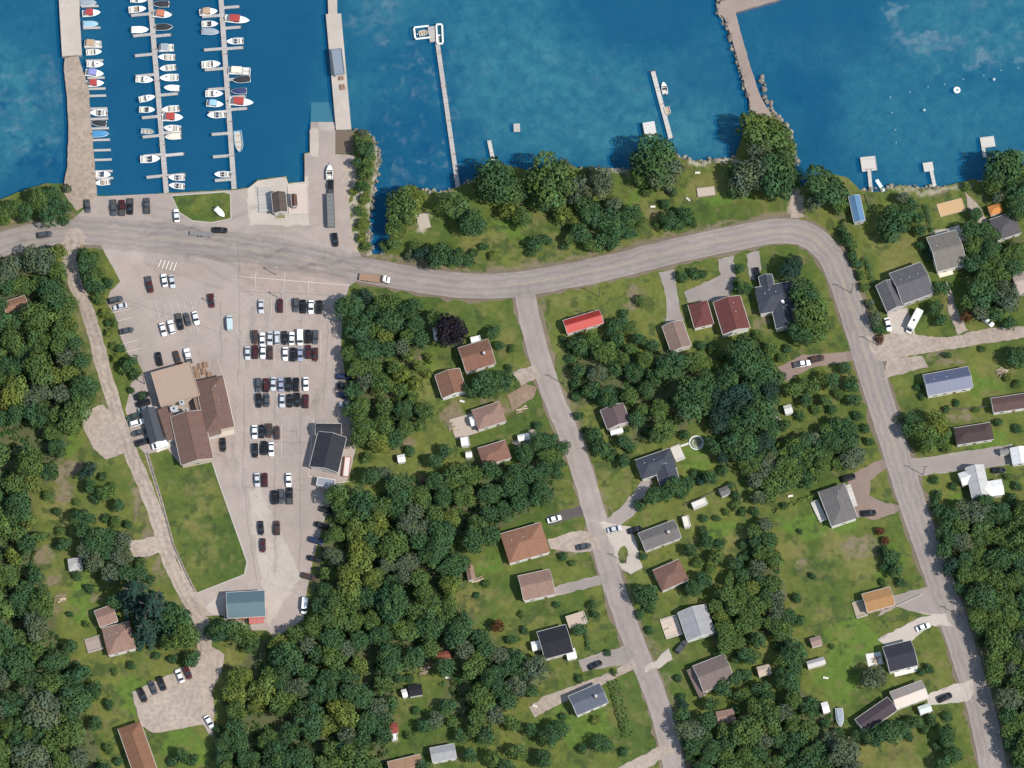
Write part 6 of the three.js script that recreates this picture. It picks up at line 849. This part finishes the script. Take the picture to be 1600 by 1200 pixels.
    const wood = label.startsWith('wooden'), g = new THREE.Group(); top(g, wood ? 'utility_pole' : 'lamp_post', label, wood ? 'pole' : 'lamp'); g.position.copy(P(x, y, 0)); mesh('pole', cyl(0.1, 0.15, wood ? 9 : 7, 8, 0, wood ? 4.5 : 3.5, 0), wood ? barkMat : metalMat, g); if (wood) mesh('crossarm', box(2.2, 0.12, 0.12, 0, 8.3, 0), barkMat, g); else mesh('lamp_head', box(0.9, 0.12, 0.3, 0.4, 7, 0), metalMat, g); shade(g);
  }
}
// ---------------------------------------------------------------- trees, shrubs, hedges
const T = (where, list) => {
  for (const [x, y, r, tone, kind] of list) { let best = null, bd = 75; for (const l of LANDMARKS) { const dd = Math.hypot(l[0] - x, l[1] - y); if (dd < bd) { bd = dd; best = l; } } tree(x, y, r, tone, best ? 'near the ' + best[2] : where, 'trees and shrubs ' + (best ? 'near the ' + best[2] : where), kind); }
};
T('on the shore lawn', [[905, 362, 15, 'd'], [928, 384, 13, 'm'], [958, 378, 13, 'd'], [982, 362, 14, 'd'], [1000, 346, 10, 'm'], [875, 318, 15, 'm'], [1062, 350, 11, 'd'], [1080, 345, 10, 'd'], [1030, 352, 9, 'm'], [795, 330, 14, 'l'], [855, 375, 9, 'd'], [648, 385, 10, 'm'], [700, 388, 9, 'l'], [1012, 300, 10, 'm'], [1050, 300, 9, 'd'], [755, 385, 7, 'd'], [740, 395, 8, 'd'], [775, 283, 38, 'd'], [800, 300, 22, 'm'], [862, 282, 40, 'm'], [850, 305, 26, 'd'], [905, 300, 24, 'g'], [940, 285, 27, 'g'], [920, 330, 24, 'd'], [950, 345, 24, 'd'], [985, 335, 20, 'd'], [1022, 250, 40, 'd'], [1040, 268, 28, 'g'], [1003, 272, 22, 'm'], [628, 325, 28, 'm'], [645, 308, 20, 'l'], [618, 355, 18, 'm'], [708, 318, 24, 'm'], [740, 350, 23, 'd'], [722, 335, 18, 'd'], [815, 340, 18, 'm'], [838, 380, 13, 'd'], [685, 400, 22, 'd'], [712, 402, 16, 'd'], [662, 396, 14, 'k'], [730, 408, 12, 'd'], [900, 345, 16, 'l'], [880, 335, 15, 'l'], [965, 360, 16, 'd'], [940, 375, 14, 'd'], [892, 372, 12, 'm'], [1070, 335, 14, 'd'], [1045, 345, 16, 'd'], [1040, 320, 10, 'd'], [760, 300, 16, 'm'], [880, 262, 14, 'g'], [830, 395, 8, 'd'], [820, 300, 12, 'd'], [602, 385, 10, 'm'], [615, 380, 12, 'm'], [640, 400, 10, 'g'], [770, 400, 8, 'l'], [900, 365, 13, 'd'], [915, 372, 12, 'd'], [960, 320, 14, 'g'], [1055, 270, 8, 'l'], [1142, 300, 9, 'm'], [955, 385, 9, 'l'], [882, 385, 7, 'd'], [925, 270, 10, 'g']]);
T('at the root of the jetty', [[1195, 208, 38, 'm'], [1188, 232, 30, 'g'], [1180, 272, 36, 'g'], [1215, 275, 38, 'd'], [1160, 285, 22, 'g'], [1222, 240, 26, 'm'], [1145, 268, 14, 'm'], [1150, 300, 14, 'd'], [1240, 275, 14, 'd']]);
T('on the stony spit beside the ramp', [[570, 232, 16, 'd'], [576, 250, 14, 'm'], [573, 270, 14, 'm'], [566, 290, 11, 'd'], [560, 255, 11, 'd'], [570, 310, 10, 'l'], [562, 330, 9, 'm'], [568, 350, 10, 'l'], [565, 372, 9, 'l'], [572, 385, 8, 'm'], [552, 300, 7, 'l'], [560, 220, 10, 'm'], [567, 208, 9, 'g']]);
T('along the eastern shore', [[1290, 292, 36, 'd'], [1272, 315, 16, 'g'], [1312, 320, 14, 'm'], [1570, 262, 36, 'd'], [1595, 290, 26, 'd'], [1550, 285, 20, 'm'], [1398, 350, 26, 'd'], [1412, 335, 18, 'd'], [1385, 366, 15, 'd'], [1412, 310, 12, 'g'], [1425, 320, 12, 'd'], [1510, 292, 9, 'm'], [1590, 325, 20, 'd'], [1560, 305, 12, 'g'], [1435, 340, 11, 'd'], [1438, 360, 11, 'd'], [1442, 385, 10, 'd'], [1452, 400, 10, 'd'], [1470, 450, 14, 'd'], [1462, 480, 12, 'd'], [1470, 500, 11, 'd'], [1525, 335, 12, 'd']]);
T('on the grass strip beside the lane', [[178, 505, 7, 'm'], [188, 545, 8, 'd'], [180, 560, 7, 'l'], [152, 468, 9, 'm'], [168, 505, 6, 'd'], [176, 540, 6, 'm'], [205, 610, 6, 'd'], [170, 442, 8, 'd'], [138, 412, 18, 'd'], [150, 428, 16, 'm'], [140, 440, 15, 'd'], [155, 450, 12, 'd'], [165, 490, 9, 'l'], [203, 568, 14, 'd'], [192, 575, 10, 'm'], [210, 585, 9, 'd'], [222, 618, 7, 'd'], [130, 400, 12, 'd'], [160, 470, 8, 'l'], [170, 520, 7, 'l']]);
T('on the west lake bank', [[80, 305, 18, 'd'], [60, 312, 20, 'm'], [95, 325, 18, 'd'], [40, 330, 16, 'd'], [20, 325, 16, 'm'], [75, 335, 18, 'd'], [105, 295, 8, 'g'], [0, 335, 18, 'm'], [100, 345, 10, 'd']]);
T('in the west gardens', [[75, 775, 9, 'm'], [90, 800, 8, 'd'], [160, 745, 7, 'd'], [175, 760, 8, 'm'], [150, 780, 9, 'd'], [120, 785, 7, 'm'], [200, 820, 8, 'd'], [180, 815, 9, 'm'], [165, 810, 8, 'd'], [120, 900, 9, 'd'], [95, 830, 8, 'm'], [140, 920, 8, 'd'], [110, 960, 6, 'd'], [135, 975, 6, 'm'], [205, 1040, 7, 'd'], [180, 1050, 6, 'm'], [120, 1040, 8, 'd'], [270, 1030, 8, 'd'], [245, 1025, 7, 'd'], [170, 1100, 9, 'd'], [185, 1190, 8, 'd'], [170, 1170, 9, 'm'], [350, 1090, 7, 'm'], [340, 1140, 8, 'd'], [270, 1190, 9, 'd'], [220, 880, 9, 'm'], [235, 905, 8, 'd'], [212, 932, 34, 'k', 'spruce_tree'], [240, 955, 36, 'k', 'spruce_tree'], [228, 985, 26, 'k', 'spruce_tree'], [275, 968, 28, 'd'], [290, 995, 24, 'm'], [265, 1000, 18, 'm'], [138, 735, 14, 'k'], [140, 760, 13, 'd'], [165, 770, 14, 'm'], [185, 790, 11, 'd'], [130, 810, 18, 'd'], [150, 845, 22, 'd'], [190, 870, 20, 'g'], [110, 1010, 12, 'd'], [130, 1050, 14, 'd'], [345, 985, 22, 'd'], [375, 990, 22, 'm'], [395, 1005, 14, 'd'], [45, 815, 14, 'l'], [60, 840, 13, 'm'], [28, 835, 15, 'm'], [20, 870, 14, 'l'], [55, 900, 14, 'd'], [300, 1030, 14, 'd'], [285, 1180, 12, 'd'], [300, 1188, 10, 'd'], [145, 1080, 16, 'd'], [150, 1130, 12, 'd'], [90, 700, 16, 'd'], [180, 940, 14, 'd'], [100, 850, 12, 'd'], [330, 985, 14, 'd']]);
T('in the gardens along the side street', [[640, 555, 12, 'l'], [655, 572, 11, 'l'], [630, 585, 13, 'l'], [650, 600, 12, 'l'], [672, 560, 9, 'l'], [618, 575, 13, 'm'], [668, 585, 8, 'l'], [625, 610, 13, 'm'], [645, 622, 11, 'm'], [878, 700, 12, 'd'], [872, 725, 11, 'd'], [862, 690, 12, 'd'], [840, 665, 8, 'd'], [900, 620, 9, 'd'], [905, 650, 9, 'd'], [800, 545, 7, 'm'], [795, 575, 6, 'd'], [690, 900, 9, 'm'], [700, 930, 8, 'l'], [760, 912, 7, 'm'], [745, 930, 6, 'd'], [880, 870, 7, 'd'], [895, 880, 6, 'm'], [870, 945, 6, 'd'], [925, 945, 8, 'd'], [820, 985, 7, 'd'], [800, 1000, 9, 'd'], [815, 960, 6, 'm'], [950, 1020, 6, 'd'], [905, 1060, 7, 'd'], [960, 1050, 6, 'm'], [880, 1120, 7, 'd'], [830, 1140, 12, 'd'], [770, 1185, 13, 'm'], [720, 1150, 12, 'd'], [735, 1180, 13, 'd'], [705, 1130, 10, 'm'], [910, 1170, 9, 'd'], [975, 1175, 8, 'd'], [640, 1060, 8, 'd'], [625, 1060, 9, 'd'], [640, 1150, 8, 'm'], [650, 1110, 7, 'd'], [705, 517, 28, 'p'], [572, 462, 12, 'k'], [770, 520, 12, 'd'], [780, 540, 9, 'd'], [760, 600, 24, 'd'], [785, 595, 18, 'd'], [740, 610, 16, 'd'], [845, 690, 18, 'd'], [860, 712, 18, 'm'], [850, 735, 16, 'd'], [870, 740, 10, 'd'], [680, 720, 14, 'd'], [695, 705, 12, 'd'], [600, 740, 14, 'g'], [580, 745, 16, 'd'], [625, 765, 24, 'd'], [575, 715, 10, 'm'], [640, 705, 10, 'd'], [778, 978, 11, 'b'], [715, 990, 26, 'd'], [635, 985, 22, 'm'], [725, 970, 14, 'd'], [770, 1060, 22, 'd'], [680, 1125, 14, 'g'], [665, 1135, 14, 'd'], [700, 1105, 14, 'd'], [610, 1100, 14, 'd'], [905, 985, 12, 'd'], [912, 965, 9, 'd'], [860, 1150, 18, 'd'], [875, 1140, 16, 'd'], [942, 1162, 16, 'd'], [930, 1125, 8, 'l'], [850, 1185, 16, 'd'], [800, 1130, 14, 'm'], [760, 1150, 14, 'd'], [810, 1175, 14, 'm'], [740, 1140, 12, 'm'], [790, 1200, 16, 'd'], [830, 1080, 12, 'd'], [660, 1200, 14, 'd'], [930, 960, 8, 'd'], [526, 776, 20, 'm'], [540, 800, 18, 'm'], [522, 836, 16, 'm'], [524, 868, 17, 'g'], [512, 896, 14, 'm'], [510, 925, 16, 'd'], [565, 870, 24, 'l'], [590, 820, 24, 'l'], [640, 820, 20, 'g'], [545, 640, 12, 'd'], [655, 665, 12, 'm'], [630, 640, 16, 'd'], [600, 665, 20, 'm'], [568, 665, 22, 'm'], [555, 610, 16, 'd'], [560, 575, 20, 'm'], [575, 545, 22, 'd'], [610, 500, 24, 'd']]);
T('between the side street and the long road', [[905, 538, 15, 'd'], [928, 533, 17, 'm'], [958, 512, 13, 'd'], [972, 505, 12, 'd'], [990, 582, 17, 'd'], [1008, 562, 16, 'm'], [1022, 590, 14, 'd'], [970, 560, 16, 'm'], [1150, 790, 9, 'm'], [1098, 830, 9, 'd'], [1140, 760, 8, 'd'], [1000, 470, 9, 'm'], [985, 510, 11, 'm'], [1000, 530, 12, 'd'], [1020, 540, 11, 'd'], [960, 575, 14, 'd'], [890, 560, 8, 'd'], [900, 600, 9, 'd'], [1115, 545, 10, 'm'], [1130, 555, 9, 'd'], [1095, 540, 9, 'd'], [1222, 560, 9, 'm'], [1230, 545, 8, 'd'], [1255, 600, 12, 'm'], [1285, 590, 11, 'l'], [1310, 615, 10, 'm'], [1300, 640, 9, 'd'], [1275, 640, 9, 'm'], [1250, 650, 9, 'd'], [1225, 665, 10, 'd'], [1340, 650, 9, 'd'], [1352, 670, 8, 'd'], [1210, 625, 11, 'd'], [1070, 680, 9, 'd'], [1110, 690, 11, 'd'], [1065, 770, 10, 'd'], [1000, 790, 10, 'd'], [1085, 740, 8, 'd'], [1150, 775, 8, 'd'], [1135, 800, 7, 'm'], [1160, 800, 8, 'd'], [1120, 810, 6, 'd'], [1090, 880, 9, 'm'], [1125, 850, 9, 'd'], [1165, 850, 10, 'd'], [1110, 890, 9, 'm'], [1180, 800, 8, 'd'], [1165, 870, 10, 'd'], [1005, 870, 7, 'd'], [1015, 950, 9, 'd'], [1120, 1020, 8, 'm'], [1150, 1030, 8, 'd'], [1165, 1055, 10, 'd'], [1060, 1060, 7, 'd'], [1065, 1090, 8, 'd'], [1200, 1090, 12, 'd'], [1150, 1110, 9, 'd'], [1115, 1140, 9, 'l'], [1215, 1010, 9, 'd'], [1250, 830, 5, 'd'], [1225, 790, 6, 'd'], [1270, 900, 6, 'd'], [1380, 860, 9, 'd'], [1400, 870, 8, 'd'], [1408, 910, 8, 'd'], [1380, 910, 7, 'm'], [1420, 1090, 6, 'd'], [1340, 1150, 11, 'd'], [1420, 1150, 9, 'd'], [1445, 1140, 8, 'd'], [1465, 1165, 10, 'd'], [1300, 1010, 5, 'm'], [1480, 1120, 9, 'd'], [1290, 1130, 9, 'd'], [1310, 1145, 10, 'd'], [965, 530, 13, 'd'], [945, 550, 22, 'm'], [910, 545, 12, 'd'], [985, 545, 12, 'm'], [1050, 570, 26, 'd'], [1010, 610, 16, 'd'], [975, 490, 9, 'd'], [1065, 432, 10, 'd'], [1085, 428, 10, 'd'], [1098, 428, 8, 'd'], [1155, 420, 9, 'd'], [1162, 450, 12, 'd'], [1150, 440, 8, 'd'], [1238, 420, 20, 'k'], [1268, 490, 30, 'm'], [1258, 460, 26, 'd'], [1275, 515, 24, 'm'], [1248, 520, 20, 'd'], [1165, 555, 34, 'd'], [1190, 580, 26, 'd'], [1080, 625, 38, 'd'], [1105, 600, 20, 'd'], [1215, 590, 14, 'd'], [1240, 610, 14, 'm'], [1270, 605, 14, 'm'], [1300, 595, 13, 'd'], [1330, 600, 13, 'd'], [1335, 625, 12, 'd'], [1260, 625, 12, 'd'], [1320, 575, 12, 'd'], [1290, 625, 11, 'm'], [1205, 545, 12, 'm'], [1185, 525, 10, 'm'], [1055, 760, 18, 'd'], [1020, 775, 16, 'd'], [1040, 772, 14, 'd'], [1110, 745, 12, 'd'], [1075, 755, 12, 'd'], [1095, 750, 9, 'k'], [940, 700, 14, 'd'], [930, 680, 14, 'd'], [955, 712, 10, 'd'], [975, 720, 12, 'd'], [950, 620, 18, 'd'], [925, 610, 14, 'd'], [905, 580, 14, 'd'], [995, 655, 14, 'd'], [1005, 640, 12, 'm'], [985, 700, 10, 'd'], [975, 690, 12, 'd'], [1120, 700, 14, 'd'], [1130, 715, 12, 'k'], [1130, 735, 10, 'd'], [1010, 930, 20, 'd'], [1085, 920, 16, 'd'], [1100, 905, 14, 'd'], [1105, 845, 12, 'd'], [1080, 860, 11, 'd'], [1120, 870, 12, 'm'], [1150, 880, 13, 'd'], [1140, 905, 12, 'm'], [1160, 900, 14, 'd'], [1100, 810, 7, 'd'], [1130, 1075, 14, 'd'], [1150, 1060, 13, 'd'], [1160, 1085, 13, 'm'], [1110, 1100, 11, 'd'], [1185, 1000, 14, 'd'], [1170, 1025, 16, 'd'], [1225, 1060, 18, 'd'], [1190, 1075, 14, 'd'], [1240, 1095, 16, 'm'], [1365, 1058, 22, 'g'], [1385, 1145, 22, 'd'], [1360, 1152, 18, 'd'], [1405, 1138, 16, 'd'], [1430, 1128, 12, 'd'], [1390, 870, 13, 'd'], [1400, 890, 12, 'd'], [1385, 885, 10, 'd'], [1375, 830, 8, 'b'], [1383, 845, 8, 'b'], [1440, 1050, 7, 'd'], [1452, 1045, 8, 'd'], [1480, 1150, 16, 'd'], [1490, 1180, 16, 'd'], [1475, 1195, 14, 'd'], [1215, 700, 8, 'm'], [1358, 690, 8, 'd'], [1240, 1075, 14, 'd'], [1250, 970, 9, 'd'], [1245, 935, 8, 'd'], [1015, 985, 7, 'd'], [1000, 960, 8, 'd'], [890, 500, 6, 'd'], [880, 530, 6, 'd'], [1455, 1125, 10, 'd']]);
T('east of the long road', [[1495, 630, 6, 'd'], [1478, 640, 7, 'd'], [1525, 640, 6, 'm'], [1560, 660, 7, 'd'], [1480, 700, 8, 'm'], [1490, 760, 7, 'd'], [1500, 790, 11, 'm'], [1580, 780, 10, 'd'], [1590, 760, 8, 'd'], [1575, 745, 6, 'm'], [1460, 750, 7, 'd'], [1462, 790, 9, 'd'], [1535, 545, 6, 'd'], [1590, 600, 8, 'm'], [1590, 670, 8, 'd'], [1445, 675, 24, 'm'], [1465, 660, 20, 'l'], [1430, 660, 18, 'd'], [1450, 690, 18, 'm'], [1420, 672, 14, 'd'], [1475, 685, 14, 'm'], [1405, 655, 8, 'g'], [1465, 775, 9, 'd'], [1470, 800, 12, 'd'], [1478, 825, 14, 'd'], [1590, 555, 18, 'd'], [1520, 800, 22, 'g'], [1560, 800, 18, 'd'], [1540, 770, 10, 'l'], [1470, 835, 12, 'd'], [1475, 860, 14, 'd'], [1485, 885, 14, 'k'], [1500, 920, 12, 'd'], [1440, 620, 6, 'd'], [1435, 605, 7, 'd'], [1575, 590, 8, 'l'], [1480, 555, 7, 'd'], [1375, 530, 8, 'b'], [1590, 560, 16, 'd'], [1510, 495, 11, 'b'], [1555, 490, 15, 'd'], [1578, 505, 12, 'd']]);
hedge([[958, 1063], [970, 1108], [982, 1152]], 3.4, 1.6, 'm', 'straight clipped hedge beside the side street verge'); hedge([[914, 975], [920, 1018]], 1.2, 1.3, 'd', 'thin hedge beside the flat tan garage'); hedge([[1395, 480], [1372, 440], [1358, 400]].map(p => [p[0] - 6, p[1] + 2]), 1.6, 1.8, 'd', 'hedge between road bend and grey double gable'); hedge([[1210, 800], [1275, 772]], 1.3, 1.2, 'l', 'low yellow green hedge below the vacant plot'); hedge([[1446, 320], [1462, 380]], 1.4, 1.6, 'd', 'narrow dark hedge west of the grey and tan house');
{
  const filler = []; let smallKept = 0;
  const r = rng(4242), bad = (x, y, k) => segDist(x, y, ROAD_MAIN) < 24 + k * 0.55 || segDist(x, y, ROAD_MID) < 20 + k * 0.55 || segDist(x, y, LANE) < 12 + k * 0.5 || FOOT.some(q => pointIn(q, x, y) || segDist(x, y, [...q, q[0]]) < k * 0.55) || pointIn(LOT, x, y) || DRIVES.some(d => pointIn(d[2], x, y));
  for (const w of WOODS) {
    const xs = w.p.map(p => p[0]), ys = w.p.map(p => p[1]), x0 = Math.min(...xs), x1 = Math.max(...xs), y0 = Math.max(360, Math.min(...ys)), y1 = Math.max(...ys);
    for (let i = 0; i < 2600; i++) {
      const x = lerp(x0, x1, r()), y = lerp(y0, y1, r()), k = lerp(w.r[0], w.r[1], Math.pow(r(), 1 + i / 900)), tone = w.tone[Math.floor(r() * w.tone.length)];
      if (x < -12 || x > 1612 || y > 1218 || !pointIn(w.p, x, y) || bad(x, y, k) || (w.sp > 25 && fbm(x / 45 + 5, y / 45, 2) < 0.30)) continue;
      if (TREES.some(t => Math.hypot(t[0] - x, t[1] - y) < (t[2] + k) * (w.near ?? (i < 900 ? 0.72 : 0.62)))) continue;
      if (k < 18 && w.sp > 25 && (k < 16.5 || ++smallKept > 90)) { filler.push([x, y, k, tone]); TREES.push([x, y, k]); continue; }
      tree(x, y, k, tone, w.where);
    }
  }
  { // the many small crowns between the larger trees of the woods
    const cg = crownGeo(612, 1300, 0.095, 0.8), tg = trunkGeo.clone().scale(0.8, 0.95, 0.8).translate(0, -0.95, 0); tg.deleteAttribute('uv'); const n = tg.attributes.position.count, col = new Float32Array(n * 3); for (let i = 0; i < n; i++) col.set([1.3, 0.6, 1.2], i * 3); tg.setAttribute('color', new THREE.BufferAttribute(col, 3));
    const im = new THREE.InstancedMesh(mergeGeometries([cg, tg]), leafMats.m, filler.length), o = new THREE.Object3D(), cc = new THREE.Color(), m = TONE.m;
    filler.forEach(([x, y, k, tone], i) => { const R = k * MPP * 1.06, hc = Math.min(9, 1 + R * 1.25), p = P(x, y, hc); o.position.set(p.x, hc, p.z); o.rotation.set(0, r() * 6.283, 0); o.scale.set(R, Math.max(R * 0.95, hc / 0.95 * 0.98), R); o.scale.y = R; o.updateMatrix(); im.setMatrixAt(i, o.matrix); const t = TONE[tone]; im.setColorAt(i, cc.setRGB(t[0] / m[0], t[1] / m[1], t[2] / m[2])); });
    top(im, 'understory', 'many small leafy crowns filling the gaps of the woods', null, null, 'stuff'); console.log('filler', filler.length);
  }
  // undergrowth on the wood floors
  const sprig = crownGeo(77, 60, 0.34, 0.5), spots = [];
  for (const w of WOODS) { const xs = w.p.map(p => p[0]), ys = w.p.map(p => p[1]); for (let i = 0, n = (Math.max(...xs) - Math.min(...xs)) * (Math.max(...ys) - Math.min(...ys)) / 90; i < n; i++) { const x = lerp(Math.min(...xs), Math.max(...xs), r()), y = lerp(Math.min(...ys), Math.max(...ys), r()); if (x > -10 && x < 1610 && y < 1215 && pointIn(w.p, x, y) && !bad(x, y, 6)) spots.push([x, y]); } }
  const im = new THREE.InstancedMesh(sprig, leafMats.d, spots.length), o = new THREE.Object3D(), c = new THREE.Color();
  spots.forEach(([x, y], i) => { const p = P(x, y, 0.3); o.position.set(p.x, 0.25, p.z); o.rotation.set(0, r() * 6.28, 0); o.scale.setScalar(0.5 + 0.9 * r()); o.updateMatrix(); im.setMatrixAt(i, o.matrix); const v = 0.6 + 0.8 * r(); im.setColorAt(i, c.setRGB(v * (0.8 + 0.7 * r()), v, v * 0.8)); });
  im.castShadow = im.receiveShadow = true; top(im, 'undergrowth', 'low green undergrowth covering the wood floors', null, null, 'stuff');
  nameTrees();
  console.log('trees', treeCount, 'undergrowth', spots.length, 'boats etc');
}
scene.traverse(o => { if (o.isMesh) { o.receiveShadow = true; o.castShadow = true; } });
{ const n = {}; for (const c of scene.children) { const k = c.name.replace(/_\d+$/, ''); n[k] = (n[k] ?? 0) + 1; } console.log(JSON.stringify(n)); }
renderer.render(scene, camera);
